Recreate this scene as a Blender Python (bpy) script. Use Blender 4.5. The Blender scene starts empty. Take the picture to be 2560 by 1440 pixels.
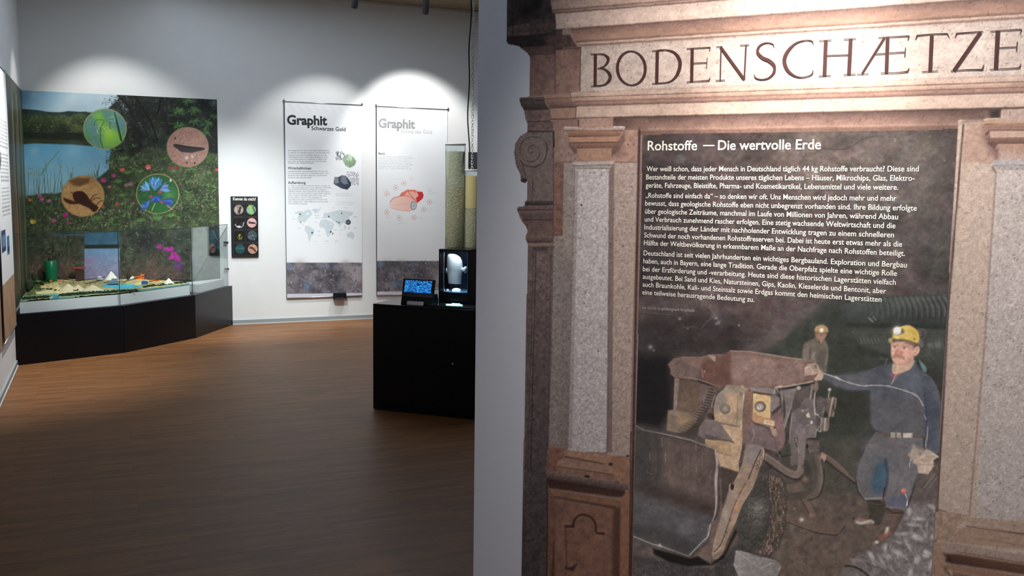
import bpy, bmesh, math, random
import numpy as np
from math import sin, cos, pi, radians, hypot, atan2, exp
from mathutils import Vector, Matrix

scene = bpy.context.scene
COL = scene.collection

# ---------------------------------------------------------------- camera
F_PX = 2360.0; PITCH = radians(6.07); ROLL = radians(.775); EYE = 1.65
O = np.array([0, 0, EYE])
_f = np.array([0, cos(PITCH), -sin(PITCH)]); _u = np.array([0, sin(PITCH), cos(PITCH)]); _r = np.array([1., 0, 0])
CR = _r * cos(ROLL) + _u * sin(ROLL); CU = -_r * sin(ROLL) + _u * cos(ROLL); CF = _f
cd = bpy.data.cameras.new('camera'); cam = bpy.data.objects.new('camera', cd); COL.objects.link(cam)
cd.sensor_width = 36; cd.lens = F_PX / 2560 * 36; cd.clip_start = .05; cd.clip_end = 60
m3 = Matrix(((CR[0], CU[0], -CF[0]), (CR[1], CU[1], -CF[1]), (CR[2], CU[2], -CF[2])))
cam.matrix_world = Matrix.Translation((0, 0, EYE)) @ m3.to_4x4()
scene.camera = cam

# ---------------------------------------------------------------- survey of the room (from the photograph's perspective)
def ray(x, y): return CR * ((x - 1280) / F_PX) - CU * ((y - 720) / F_PX) + CF
def fl(x, y, z=0.0):
    d = ray(x, y); return O + d * ((z - EYE) / d[2])
def proj(P):
    v = np.asarray(P, float) - O; w = v @ CF
    return 1280 + F_PX * (v @ CR) / w, 720 - F_PX * (v @ CU) / w
A_FAR = radians(66.47)
DF = np.array([sin(A_FAR), cos(A_FAR), 0]); NF = np.array([cos(A_FAR), -sin(A_FAR), 0])   # along far wall, towards the viewer
P0 = fl(583, 811.6)
S0 = -2.128                      # left corner
ROOM_ROT = pi / 2 - A_FAR
def W(s, t, z=0.0): return P0 + DF * s + NF * t + np.array([0, 0, z])    # room frame: s along far wall, t out of it
A_MUR = radians(-62.417)
DM = np.array([-sin(A_MUR), -cos(A_MUR), 0]); NM = np.array([cos(A_MUR), -sin(A_MUR), 0])
NM = -NM if NM[1] > 0 else NM
PM = O + ray(1190, 720) * 3.0; PM[2] = 0
MUR_ROT = atan2(DM[1], DM[0])
H_CEIL = 3.85

# ---------------------------------------------------------------- light, exposure
w = bpy.data.worlds.new('world'); scene.world = w; w.use_nodes = True
w.node_tree.nodes['Background'].inputs[0].default_value = (.6, .7, .85, 1); w.node_tree.nodes['Background'].inputs[1].default_value = .3
scene.view_settings.view_transform = 'Standard'; scene.view_settings.look = 'None'
scene.view_settings.gamma = 1; scene.view_settings.use_curve_mapping = False
scene.view_settings.exposure = 0.0
WARM = (1.0, .945, .87); NEUT = (1.0, .985, .93); COOL = (.74, .87, 1.0); COOLW = (.93, 1.0, .98)
def spot(name, P, T, power, half, blend, col, rad=.03):
    l = bpy.data.lights.new(name, 'SPOT'); l.energy = power; l.spot_size = 2 * radians(half); l.spot_blend = blend
    l.color = col; l.shadow_soft_size = rad
    o = bpy.data.objects.new(name, l); COL.objects.link(o); o.location = P
    o.rotation_euler = (Vector(T) - Vector(P)).to_track_quat('-Z', 'Y').to_euler(); return o
def area(name, P, T, power, sx, sy, col):
    l = bpy.data.lights.new(name, 'AREA'); l.shape = 'RECTANGLE'; l.size = sx; l.size_y = sy; l.energy = power; l.color = col
    o = bpy.data.objects.new(name, l); COL.objects.link(o); o.location = P
    o.rotation_euler = (Vector(T) - Vector(P)).to_track_quat('-Z', 'Y').to_euler(); return o
def U(u, v, n=0.0): return PM + DM * u + NM * n + np.array([0, 0, v])      # mural wall frame
def ray_t(x, y, t):              # point on the plane t metres in front of the far wall
    d = ray(x, y); return O + d * (((P0 + NF * t - O) @ NF) / (d @ NF))
def U(u, v, n=0.0): return PM + DM * u + NM * n + np.array([0, 0, v])      # mural wall frame
def ray_t(x, y, t):              # point on the plane t metres in front of the far wall
    d = ray(x, y); return O + d * (((P0 + NF * t - O) @ NF) / (d @ NF))
def U(u, v, n=0.0): return PM + DM * u + NM * n + np.array([0, 0, v])      # mural wall frame
def ray_t(x, y, t):              # point on the plane t metres in front of the far wall
    d = ray(x, y); return O + d * (((P0 + NF * t - O) @ NF) / (d @ NF))
def U(u, v, n=0.0): return PM + DM * u + NM * n + np.array([0, 0, v])      # mural wall frame
def ray_t(x, y, t):              # point on the plane t metres in front of the far wall
    d = ray(x, y); return O + d * (((P0 + NF * t - O) @ NF) / (d @ NF))
def U(u, v, n=0.0): return PM + DM * u + NM * n + np.array([0, 0, v])      # mural wall frame
def ray_t(x, y, t):              # point on the plane t metres in front of the far wall
    d = ray(x, y); return O + d * (((P0 + NF * t - O) @ NF) / (d @ NF))
def U(u, v, n=0.0): return PM + DM * u + NM * n + np.array([0, 0, v])      # mural wall frame
def ray_t(x, y, t):              # point on the plane t metres in front of the far wall
    d = ray(x, y); return O + d * (((P0 + NF * t - O) @ NF) / (d @ NF))
def U(u, v, n=0.0): return PM + DM * u + NM * n + np.array([0, 0, v])      # mural wall frame
def ray_t(x, y, t):              # point on the plane t metres in front of the far wall
    d = ray(x, y); return O + d * (((P0 + NF * t - O) @ NF) / (d @ NF))
def U(u, v, n=0.0): return PM + DM * u + NM * n + np.array([0, 0, v])      # mural wall frame
def ray_t(x, y, t):              # point on the plane t metres in front of the far wall
    d = ray(x, y); return O + d * (((P0 + NF * t - O) @ NF) / (d @ NF))
def U(u, v, n=0.0): return PM + DM * u + NM * n + np.array([0, 0, v])      # mural wall frame
def ray_t(x, y, t):              # point on the plane t metres in front of the far wall
    d = ray(x, y); return O + d * (((P0 + NF * t - O) @ NF) / (d @ NF))
def U(u, v, n=0.0): return PM + DM * u + NM * n + np.array([0, 0, v])      # mural wall frame
def ray_t(x, y, t):              # point on the plane t metres in front of the far wall
    d = ray(x, y); return O + d * (((P0 + NF * t - O) @ NF) / (d @ NF))
def U(u, v, n=0.0): return PM + DM * u + NM * n + np.array([0, 0, v])      # mural wall frame
def ray_t(x, y, t):              # point on the plane t metres in front of the far wall
    d = ray(x, y); return O + d * (((P0 + NF * t - O) @ NF) / (d @ NF))
TRACK_T = 1.15
L1 = ray_t(884, 26, TRACK_T); L2 = ray_t(1063, 40, TRACK_T)
LAMPS = [  # name, position, target, power, half angle, blend, colour
    ('lamp_banner_left', L1, W(1.02, 0, 1.4), 72, 37, .5, NEUT),
    ('lamp_banner_right', L2, W(2.25, 0, 1.8), 175, 36, .5, NEUT),
    ('lamp_landscape', W(-1.45, 1.1, 3.55), W(-1.1, 0, 1.4), 74, 39, .6, NEUT),
    ('lamp_left_wall', W(S0 + .8, 3.0, 3.6), W(S0, 2.6, .8), 430, 34, 1.0, NEUT),
    ('lamp_left_corner', W(S0 + .9, 1.0, 3.55), W(S0, .8, 1.6), 40, 32, .6, NEUT),
    ('lamp_board', W(-.1, 3.0, 3.75), W(.05, 0, .5), 640, 24, 1.0, COOLW),
]
MUR_LAMP = dict(P=U(1.0, 3.15, .85), T=U(1.06, 1.72, 0), W=225, half=36, blend=1.0)
for n_, p_, t_, w_, h_, b_, c_ in LAMPS: spot(n_, p_, t_, w_, h_, b_, c_)
spot('lamp_mural', MUR_LAMP['P'], MUR_LAMP['T'], MUR_LAMP['W'], MUR_LAMP['half'], MUR_LAMP['blend'], WARM, .05)
spot('lamp_mural_core', MUR_LAMP['P'] + DM * .05, U(.99, 1.85, 0), 270, 13.5, 1.0, WARM, .04)
spot('fill_vitrine', W(-.2, 4.6, 3.7), W(-1.2, .9, .6), 520, 15, .9, NEUT, .04)  # added spot, brightens the model and case front
spot('fill_tubes', fl(933, 1023) + np.array([-.25, -1.0, 3.72]), fl(933, 1023) + np.array([.86, .28, 1.35]), 210, 17, .8, NEUT, .04)  # added spot, brightens the sediment tubes and cabinet top
spot('fill_floor_middle', W(.4, 1.4, 3.75), W(.2, .8, 0), 120, 34, 1.0, WARM, .05)  # added spot, brightens the floor near the far wall
area('fill_ceiling', W(1.0, 2.6, 3.8), W(1.0, 2.6, 0), 62, 5, 3, COOL)  # added soft ambient fill below the closed ceiling, no real opening
area('fill_rear', W(1.5, 11.5, 2.8), W(2.5, 4, 2.8), 52, 4, 2.4, COOL)  # added soft ambient fill from behind the camera, no real window

# ---------------------------------------------------------------- scene-graph helpers
def tag(o, label=None, cat=None, group=None, kind=None):
    if label: o['label'] = label
    if cat: o['category'] = cat
    if group: o['group'] = group
    if kind: o['kind'] = kind
    return o
def empty(name, loc, rz=0.0, label=None, cat=None, group=None):
    o = bpy.data.objects.new(name, None); COL.objects.link(o); o.location = loc; o.rotation_euler = (0, 0, rz)
    o.empty_display_size = .1
    return tag(o, label, cat, group)
def link(name, me, mats, parent=None, smooth=False):
    if not isinstance(mats, (list, tuple)): mats = [mats]
    for m in mats: me.materials.append(m)
    if smooth: me.shade_smooth()
    o = bpy.data.objects.new(name, me); COL.objects.link(o)
    if parent is not None: o.parent = parent
    return o
class G:      # collects geometry for ONE mesh
    def __init__(s): s.v = []; s.f = []
    def add(s, V, Fs):
        b = len(s.v); s.v += [tuple(map(float, p)) for p in V]; s.f += [tuple(b + i for i in f) for f in Fs]; return s
    def box(s, x0, x1, y0, y1, z0, z1, bev=0.0):
        if bev <= 0:
            return s.add([(x, y, z) for z in (z0, z1) for x, y in ((x0, y0), (x1, y0), (x1, y1), (x0, y1))],
                         [(3, 2, 1, 0), (4, 5, 6, 7), (0, 1, 5, 4), (1, 2, 6, 5), (2, 3, 7, 6), (3, 0, 4, 7)])
        bm = bmesh.new(); r = bmesh.ops.create_cube(bm, size=1)
        for v in bm.verts: v.co = Vector(((x0 + x1) / 2 + v.co.x * (x1 - x0), (y0 + y1) / 2 + v.co.y * (y1 - y0), (z0 + z1) / 2 + v.co.z * (z1 - z0)))
        bmesh.ops.bevel(bm, geom=list(bm.edges), offset=bev, segments=2, affect='EDGES', profile=.5)
        bm.verts.index_update(); V = [v.co[:] for v in bm.verts]; Fs = [[v.index for v in f.verts] for f in bm.faces]; bm.free()
        return s.add(V, Fs)
    def prism(s, pts, z0, z1):    # pts counter-clockwise in xy
        n = len(pts); return s.add([(x, y, z0) for x, y in pts] + [(x, y, z1) for x, y in pts],
            [tuple(range(n - 1, -1, -1)), tuple(range(n, 2 * n))] + [(i, (i + 1) % n, n + (i + 1) % n, n + i) for i in range(n)])
    def lathe(s, prof, c=(0, 0, 0), n=24, M=None):
        V = []; Fs = []
        for (r, z) in prof:
            for i in range(n):
                p = Vector((r * cos(2 * pi * i / n), r * sin(2 * pi * i / n), z))
                if M: p = M @ p
                V.append((p[0] + c[0], p[1] + c[1], p[2] + c[2]))
        for k in range(len(prof) - 1):
            for i in range(n):
                j = (i + 1) % n; Fs.append((k * n + i, k * n + j, (k + 1) * n + j, (k + 1) * n + i))
        Fs.append(tuple(range(n - 1, -1, -1))); Fs.append(tuple((len(prof) - 1) * n + i for i in range(n)))
        return s.add(V, Fs)
    def tube(s, pts, r, n=8, closed=False):
        P = [Vector(p) for p in pts]; V = []; Fs = []; m = len(P)
        for k, p in enumerate(P):
            if closed: d = P[(k + 1) % m] - P[k - 1]
            else: d = P[min(k + 1, m - 1)] - P[max(k - 1, 0)]
            d.normalize(); a = d.cross(Vector((0, 0, 1)))
            if a.length < .15: a = d.cross(Vector((1, 0, 0)))
            a.normalize(); b = d.cross(a)
            rr = r[k] if isinstance(r, (list, tuple)) else r
            for i in range(n): V.append(p + a * rr * cos(2 * pi * i / n) + b * rr * sin(2 * pi * i / n))
        for k in range(m if closed else m - 1):
            for i in range(n):
                j = (i + 1) % n; q = (k + 1) % m; Fs.append((k * n + i, k * n + j, q * n + j, q * n + i))
        if not closed: Fs += [tuple(range(n - 1, -1, -1)), tuple((m - 1) * n + i for i in range(n))]
        return s.add(V, Fs)
    def mesh(s, name):
        me = bpy.data.meshes.new(name); me.from_pydata(s.v, [], s.f); me.update(); return me
    def obj(s, name, mat, parent=None, smooth=False):
        return link(name, s.mesh(name), mat, parent, smooth)
def smooth_by_angle(o, deg=35):
    me = o.data; me.shade_smooth()
    try: me.set_sharp_from_angle(angle=radians(deg))
    except Exception: pass
    return o

# ---------------------------------------------------------------- materials
def s2l(c):
    c = np.asarray(c, float) / 255.; return np.where(c <= .04045, c / 12.92, ((np.maximum(c, 0) + .055) / 1.055) ** 2.4)
def nodes(name):
    m = bpy.data.materials.new(name); m.use_nodes = True; nt = m.node_tree; return m, nt, nt.nodes['Principled BSDF']
def mat(name, col, rough=.5, metal=0, var=.08, scale=30, bump=0, spec=.5, emit=None, es=1, coat=0, trans=0, ior=1.45, alpha=1):
    m, nt, b = nodes(name); c = list(s2l(col)) + [1]
    tc = nt.nodes.new('ShaderNodeTexCoord'); no = nt.nodes.new('ShaderNodeTexNoise'); no.inputs['Scale'].default_value = scale; no.inputs['Detail'].default_value = 4
    nt.links.new(tc.outputs['Object'], no.inputs['Vector'])
    mx = nt.nodes.new('ShaderNodeMix'); mx.data_type = 'RGBA'
    mx.inputs[6].default_value = [x * (1 - var) for x in c[:3]] + [1]; mx.inputs[7].default_value = [min(1, x * (1 + var)) for x in c[:3]] + [1]
    nt.links.new(no.outputs['Fac'], mx.inputs[0]); nt.links.new(mx.outputs[2], b.inputs['Base Color'])
    b.inputs['Roughness'].default_value = rough; b.inputs['Metallic'].default_value = metal; b.inputs['Specular IOR Level'].default_value = spec
    b.inputs['Coat Weight'].default_value = coat; b.inputs['Transmission Weight'].default_value = trans; b.inputs['IOR'].default_value = ior; b.inputs['Alpha'].default_value = alpha
    if emit is not None: b.inputs['Emission Color'].default_value = list(s2l(emit)) + [1]; b.inputs['Emission Strength'].default_value = es
    if bump:
        bp = nt.nodes.new('ShaderNodeBump'); bp.inputs['Strength'].default_value = bump; bp.inputs['Distance'].default_value = .01
        nt.links.new(no.outputs['Fac'], bp.inputs['Height']); nt.links.new(bp.outputs[0], b.inputs['Normal'])
    return m
def print_mat(name, rough=.45, spec=.35, grain=0, gscale=300, emit=0):
    m, nt, b = nodes(name)
    at = nt.nodes.new('ShaderNodeAttribute'); at.attribute_name = 'ink'
    out = at.outputs['Color']
    if grain:
        tc = nt.nodes.new('ShaderNodeTexCoord'); no = nt.nodes.new('ShaderNodeTexNoise'); no.inputs['Scale'].default_value = gscale; no.inputs['Detail'].default_value = 3; no.inputs['Roughness'].default_value = .7
        nt.links.new(tc.outputs['Object'], no.inputs['Vector'])
        mr = nt.nodes.new('ShaderNodeMapRange'); mr.inputs['From Min'].default_value = .3; mr.inputs['From Max'].default_value = .7
        mr.inputs['To Min'].default_value = 1 - grain; mr.inputs['To Max'].default_value = 1 + grain; nt.links.new(no.outputs['Fac'], mr.inputs['Value'])
        vm = nt.nodes.new('ShaderNodeVectorMath'); vm.operation = 'SCALE'; nt.links.new(at.outputs['Color'], vm.inputs[0]); nt.links.new(mr.outputs[0], vm.inputs['Scale'])
        out = vm.outputs[0]
    nt.links.new(out, b.inputs['Base Color']); b.inputs['Roughness'].default_value = rough; b.inputs['Specular IOR Level'].default_value = spec
    if emit: nt.links.new(out, b.inputs['Emission Color']); b.inputs['Emission Strength'].default_value = emit
    return m
def glass_mat(name, tint=(235, 245, 242), rough=.0, refl=.1):
    m = bpy.data.materials.new(name); m.use_nodes = True; nt = m.node_tree; nt.nodes.clear()
    o = nt.nodes.new('ShaderNodeOutputMaterial'); t = nt.nodes.new('ShaderNodeBsdfTransparent'); g = nt.nodes.new('ShaderNodeBsdfGlossy'); mx = nt.nodes.new('ShaderNodeMixShader')
    lw = nt.nodes.new('ShaderNodeLayerWeight'); lw.inputs[0].default_value = .5; pw = nt.nodes.new('ShaderNodeMath'); pw.operation = 'POWER'; pw.inputs[1].default_value = 4; nt.links.new(lw.outputs['Facing'], pw.inputs[0])
    mu = nt.nodes.new('ShaderNodeMath'); mu.operation = 'ADD'; mu.inputs[1].default_value = refl; nt.links.new(pw.outputs[0], mu.inputs[0])
    t.inputs[0].default_value = list(s2l(tint)) + [1]; g.inputs[1].default_value = rough
    nt.links.new(mu.outputs[0], mx.inputs[0]); nt.links.new(t.outputs[0], mx.inputs[1]); nt.links.new(g.outputs[0], mx.inputs[2]); nt.links.new(mx.outputs[0], o.inputs[0])
    return m
M_WALL = mat('white_plaster', (226, 228, 230), .85, var=.03, scale=6, bump=.04, spec=.2)
M_WALLM = mat('grey_white_paint', (204, 205, 214), .8, var=.03, scale=25, bump=.03, spec=.2)
M_BASE = mat('grey_skirting', (150, 158, 162), .5, var=.04)
M_BASE2 = mat('pale_sealant', (205, 208, 208), .6, var=.04)
M_BLACK = mat('black_laminate', (14, 15, 20), .32, var=.1, spec=.35)
M_BLACKM = mat('black_matt', (16, 16, 18), .6, var=.1, spec=.3)
M_WHITE = mat('white_lacquer', (222, 222, 232), .5, var=.03)
M_STEEL = mat('brushed_steel', (170, 170, 175), .35, metal=1, var=.1)
M_CHAIN = mat('galvanised_steel', (226, 230, 232), .35, metal=.25, var=.15, scale=200)
M_RUBBER = mat('black_cable', (20, 20, 22), .6)
M_GLASS = glass_mat('vitrine_glass', (244, 248, 247), 0, .02)
M_GEDGE = mat('glass_edge', (40, 60, 58), .2, var=.1, spec=.6)
M_ACRYL = glass_mat('clear_acrylic', (240, 246, 246), 0, .04)
M_LAMP = mat('dark_grey_lamp', (56, 57, 62), .5, var=.08)
# ---------------------------------------------------------------- printed pictures: an ink colour per mesh vertex
def _h(ix, iy, s):
    n = (ix.astype(np.int64) * 374761393 + iy.astype(np.int64) * 668265263 + s * 1442695041) & 0xffffffff
    n = ((n ^ (n >> 13)) * 1274126177) & 0xffffffff
    return ((n ^ (n >> 16)) & 0xffff) / 65535.
def vn(x, y, s=0):
    ix = np.floor(x); iy = np.floor(y); fx = x - ix; fy = y - iy; fx = fx * fx * (3 - 2 * fx); fy = fy * fy * (3 - 2 * fy)
    a = _h(ix, iy, s); b = _h(ix + 1, iy, s); c = _h(ix, iy + 1, s); d = _h(ix + 1, iy + 1, s)
    return (a + (b - a) * fx) * (1 - fy) + (c + (d - c) * fx) * fy
def fbm(x, y, s=0, o=4):
    t = 0; a = .5; w_ = 0
    for k in range(o): t = t + a * vn(x * 2 ** k, y * 2 ** k, s + k * 7); w_ += a; a *= .55
    return t / w_
def crom(P, n=5, closed=False):
    P = np.asarray(P, float); m = len(P); out = []
    for i in range(m if closed else m - 1):
        if closed: a, b, c, d = P[i - 1], P[i], P[(i + 1) % m], P[(i + 2) % m]
        else: a, b, c, d = P[max(i - 1, 0)], P[i], P[i + 1], P[min(i + 2, m - 1)]
        for k in range(n):
            t = k / n; out.append(.5 * ((2 * b) + (c - a) * t + (2 * a - 5 * b + 4 * c - d) * t * t + (3 * b - a - 3 * c + d) * t ** 3))
    if not closed: out.append(P[-1])
    return np.array(out)
class Canvas:
    """A regular grid on a real plane.  org + eu*u + ev*v; colours are set through the pixel the point has in the photograph."""
    def __init__(s, org, eu, ev, u0, u1, v0, v1, du, dv=None, bg=(128, 128, 128)):
        dv = dv or du
        s.org, s.eu, s.ev = map(np.asarray, (org, eu, ev)); s.u0, s.v0 = u0, v0
        s.nu = max(2, int(round((u1 - u0) / du)) + 1); s.nv = max(2, int(round((v1 - v0) / dv)) + 1)
        s.us = np.linspace(u0, u1, s.nu); s.vs = np.linspace(v0, v1, s.nv); s.du = s.us[1] - s.us[0]; s.dv = s.vs[1] - s.vs[0]
        s.U, s.V = np.meshgrid(s.us, s.vs); s.P = s.org + s.U[..., None] * s.eu + s.V[..., None] * s.ev
        s.X, s.Y = proj(s.P); s.C = np.empty(s.X.shape + (3,)); s.C[:] = bg; s.fr(); s.rng = random.Random(5)
        s.nrm = np.cross(s.eu, s.ev)
    def fr(s, ox=0, oy=0, k=1.0): s.f = (ox, oy, k); return s
    def T(s, p): p = np.asarray(p, float); return np.stack([s.f[0] + p[..., 0] / s.f[2], s.f[1] + p[..., 1] / s.f[2]], -1)
    def uv(s, x, y):
        d = ray(x, y); Q = O + d * (((s.org - O) @ s.nrm) / (d @ s.nrm)) - s.org; return Q @ s.eu, Q @ s.ev
    def win(s, x0, y0, x1, y1):
        q = [s.uv(x, y) for x in (x0, x1) for y in (y0, y1)]; us = [a[0] for a in q]; vs = [a[1] for a in q]
        i0 = max(0, int((min(us) - s.u0) / s.du) - 1); i1 = min(s.nu, int((max(us) - s.u0) / s.du) + 3)
        j0 = max(0, int((min(vs) - s.v0) / s.dv) - 1); j1 = min(s.nv, int((max(vs) - s.v0) / s.dv) + 3)
        if i1 <= i0 or j1 <= j0: return None
        return (slice(j0, j1), slice(i0, i1))
    def col(s, c, sl, X, Y):
        if callable(c): return c(X, Y, sl)
        c = np.asarray(c, float)
        return c if c.ndim == 1 else None
    def blend(s, sl, a, c):
        s.C[sl] = s.C[sl] * (1 - a[..., None]) + c * a[..., None]
    def poly(s, pts, c, soft=1.2, a=1.0, n=0, ns=8, c2=None, ax=None, sm=0):
        """filled outline; n/ns add noise; c2 with ax=((x,y),(x,y)) is a two-colour ramp"""
        P = s.T(pts)
        if sm: P = crom(P, 4, True)
        x0, y0 = P.min(0) - soft - 1; x1, y1 = P.max(0) + soft + 1
        sl = s.win(x0, y0, x1, y1)
        if sl is None: return
        X = s.X[sl]; Y = s.Y[sl]; D = np.full(X.shape, 1e9); ins = np.zeros(X.shape, bool)
        m = len(P)
        for i in range(m):
            ax_, ay = P[i]; bx, by = P[(i + 1) % m]; dx, dy = bx - ax_, by - ay; L = dx * dx + dy * dy + 1e-9
            t = np.clip(((X - ax_) * dx + (Y - ay) * dy) / L, 0, 1); D = np.minimum(D, (X - ax_ - t * dx) ** 2 + (Y - ay - t * dy) ** 2)
            if abs(dy) > 1e-9: ins ^= ((ay > Y) != (by > Y)) & (X < dx * (Y - ay) / dy + ax_)
        D = np.sqrt(D); D = np.where(ins, D, -D); al = np.clip(D / max(soft, .3) + .5, 0, 1) * a
        cc = s.mix(c, c2, ax, X, Y, sl)
        if n: cc = cc * (1 + n * (2 * fbm(X / ns, Y / ns, int(x0) & 255) - 1))[..., None]
        s.blend(sl, al, cc)
    def mix(s, c, c2, ax, X, Y, sl):
        if callable(c): return c(X, Y, sl)
        c = np.asarray(c, float) + np.zeros(X.shape + (3,))
        if c2 is not None:
            A, B = s.T(ax[0]), s.T(ax[1]); d = B - A; t = np.clip(((X - A[0]) * d[0] + (Y - A[1]) * d[1]) / (d @ d), 0, 1)
            c = c * (1 - t[..., None]) + np.asarray(c2, float) * t[..., None]
        return c
    def line(s, pts, wd, c, a=1.0, soft=1.0, sm=0, n=0):
        """wd in frame units, scalar or one per point"""
        P = s.T(pts); wds = np.broadcast_to(np.asarray(wd, float), (len(P),)) / s.f[2]
        Q = np.column_stack([P, wds])
        if sm: Q = crom(Q, 4)
        mw = Q[:, 2].max(); x0, y0 = Q[:, :2].min(0) - mw - soft - 1; x1, y1 = Q[:, :2].max(0) + mw + soft + 1
        sl = s.win(x0, y0, x1, y1)
        if sl is None: return
        X = s.X[sl]; Y = s.Y[sl]; al = np.zeros(X.shape)
        for i in range(len(Q) - 1):
            ax_, ay, w0 = Q[i]; bx, by, w1 = Q[i + 1]; dx, dy = bx - ax_, by - ay; L = dx * dx + dy * dy + 1e-9
            t = np.clip(((X - ax_) * dx + (Y - ay) * dy) / L, 0, 1); d = np.sqrt((X - ax_ - t * dx) ** 2 + (Y - ay - t * dy) ** 2)
            al = np.maximum(al, np.clip(((w0 + (w1 - w0) * t) / 2 - d) / max(soft, .3) + .5, 0, 1))
        cc = np.asarray(c, float) + np.zeros(X.shape + (3,))
        if n: cc = cc * (1 + n * (2 * fbm(X / 4, Y / 4, 3) - 1))[..., None]
        s.blend(sl, al * a, cc)
    def ell(s, cx, cy, rx, ry, c, a=1.0, soft=1.0, rot=0, c2=None, ax=None, n=0, ns=6):
        cx, cy = s.T((cx, cy)); rx /= s.f[2]; ry /= s.f[2]; R_ = max(rx, ry) + soft + 1
        sl = s.win(cx - R_, cy - R_, cx + R_, cy + R_)
        if sl is None: return
        X = s.X[sl] ; Y = s.Y[sl]; ca, sa = cos(rot), sin(rot); p = (X - cx) * ca + (Y - cy) * sa; q = -(X - cx) * sa + (Y - cy) * ca
        r = np.sqrt((p / rx) ** 2 + (q / ry) ** 2); d = (1 - r) * min(rx, ry)
        cc = s.mix(c, c2, ax, X, Y, sl)
        if n: cc = cc * (1 + n * (2 * fbm(X / ns, Y / ns, int(cx)) - 1))[..., None]
        s.blend(sl, np.clip(d / max(soft, .3) + .5, 0, 1) * a, cc)
    def glow(s, cx, cy, r, c, a=.5):
        cx, cy = s.T((cx, cy)); r /= s.f[2]; sl = s.win(cx - 2 * r, cy - 2 * r, cx + 2 * r, cy + 2 * r)
        if sl is None: return
        X = s.X[sl]; Y = s.Y[sl]; s.blend(sl, a * np.exp(-((X - cx) ** 2 + (Y - cy) ** 2) / (r * r) * 1.5), np.asarray(c, float) + np.zeros(X.shape + (3,)))
    def tex(s, amp, sx, sy=None, seed=0, mono=True, o=4, sl=(slice(None), slice(None))):
        X = s.X[sl]; Y = s.Y[sl]; sy = sy or sx
        if mono: s.C[sl] = s.C[sl] * (1 + amp * (2 * fbm(X / sx, Y / sy, seed, o) - 1))[..., None]
        else:
            for k in range(3): s.C[sl][..., k] *= (1 + amp * (2 * fbm(X / sx, Y / sy, seed + 31 * k, o) - 1))
    def dabs(s, n, region, length, wd, cols, ang=(0, pi), a=(.5, 1), soft=.8, inside=None, curve=.3):
        """many short brush strokes inside a box (frame units)"""
        r = s.rng; x0, y0, x1, y1 = region
        for _ in range(n):
            x = r.uniform(x0, x1); y = r.uniform(y0, y1)
            if inside and not inside(x, y): continue
            t = r.uniform(*ang); L = length * r.uniform(.5, 1.3); k = r.uniform(-curve, curve) * L
            p = [(x, y), (x + cos(t) * L / 2 - sin(t) * k, y + sin(t) * L / 2 + cos(t) * k), (x + cos(t) * L, y + sin(t) * L)]
            c = np.array(cols[r.randrange(len(cols))], float) * r.uniform(.85, 1.15)
            s.line(p, [wd * .4, wd, wd * .3], c, r.uniform(*a), soft)
    def obj(s, name, mt, parent=None, light=None, keep=None, off=0.0, thick=0.0, cap=.88):
        """link as one mesh; light(P) undoes the lamp light measured on this print; keep(X,Y,U,V) drops cells outside a cut-out"""
        C = s2l(np.clip(s.C, 0, 255))
        if light is not None: C = C / light(s.P)
        C = np.clip(C, .003, cap)
        nrm = s.nrm / np.linalg.norm(s.nrm)
        if nrm @ (O - s.org) < 0: nrm = -nrm
        V = (s.P + nrm * off).reshape(-1, 3)
        idx = np.arange(s.nu * s.nv).reshape(s.nv, s.nu)
        q = np.stack([idx[:-1, :-1], idx[:-1, 1:], idx[1:, 1:], idx[1:, :-1]], -1).reshape(-1, 4)
        if keep is not None:
            k = keep(s.X, s.Y, s.U, s.V); kc = (k[:-1, :-1] & k[:-1, 1:] & k[1:, 1:] & k[1:, :-1]).reshape(-1); q = q[kc]
            used, inv = np.unique(q, return_inverse=True); V = V[used]; q = inv.reshape(-1, 4); C = C.reshape(-1, 3)[used]
        if np.cross(s.eu, s.ev) @ nrm < 0: q = q[:, ::-1]
        me = bpy.data.meshes.new(name); me.vertices.add(len(V)); me.vertices.foreach_set('co', V.astype(np.float32).ravel())
        me.loops.add(q.size); me.loops.foreach_set('vertex_index', q.astype(np.int32).ravel())
        me.polygons.add(len(q)); me.polygons.foreach_set('loop_start', np.arange(0, q.size, 4, dtype=np.int32))
        me.update(calc_edges=True)
        at = me.color_attributes.new('ink', 'FLOAT_COLOR', 'POINT'); rgba = np.ones((len(V), 4), np.float32); rgba[:, :3] = C.reshape(-1, 3)
        at.data.foreach_set('color', rgba.ravel()); me.validate()
        o = link(name, me, mt, None)
        if parent is not None: adopt(o, parent)
        return o
def adopt(o, parent):      # keep world-space coordinates of the mesh under a placed parent
    bpy.context.view_layer.update()
    o.parent = parent; o.matrix_parent_inverse = Matrix.Identity(4)
    M = parent.matrix_world.inverted()
    o.data.transform(M)
    return o
def in_poly(P, X, Y):
    ins = np.zeros(X.shape, bool); m = len(P)
    for i in range(m):
        ax_, ay = P[i]; bx, by = P[(i + 1) % m]
        if abs(by - ay) > 1e-9: ins ^= ((ay > Y) != (by > Y)) & (X < (bx - ax_) * (Y - ay) / (by - ay) + ax_)
    return ins

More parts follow.
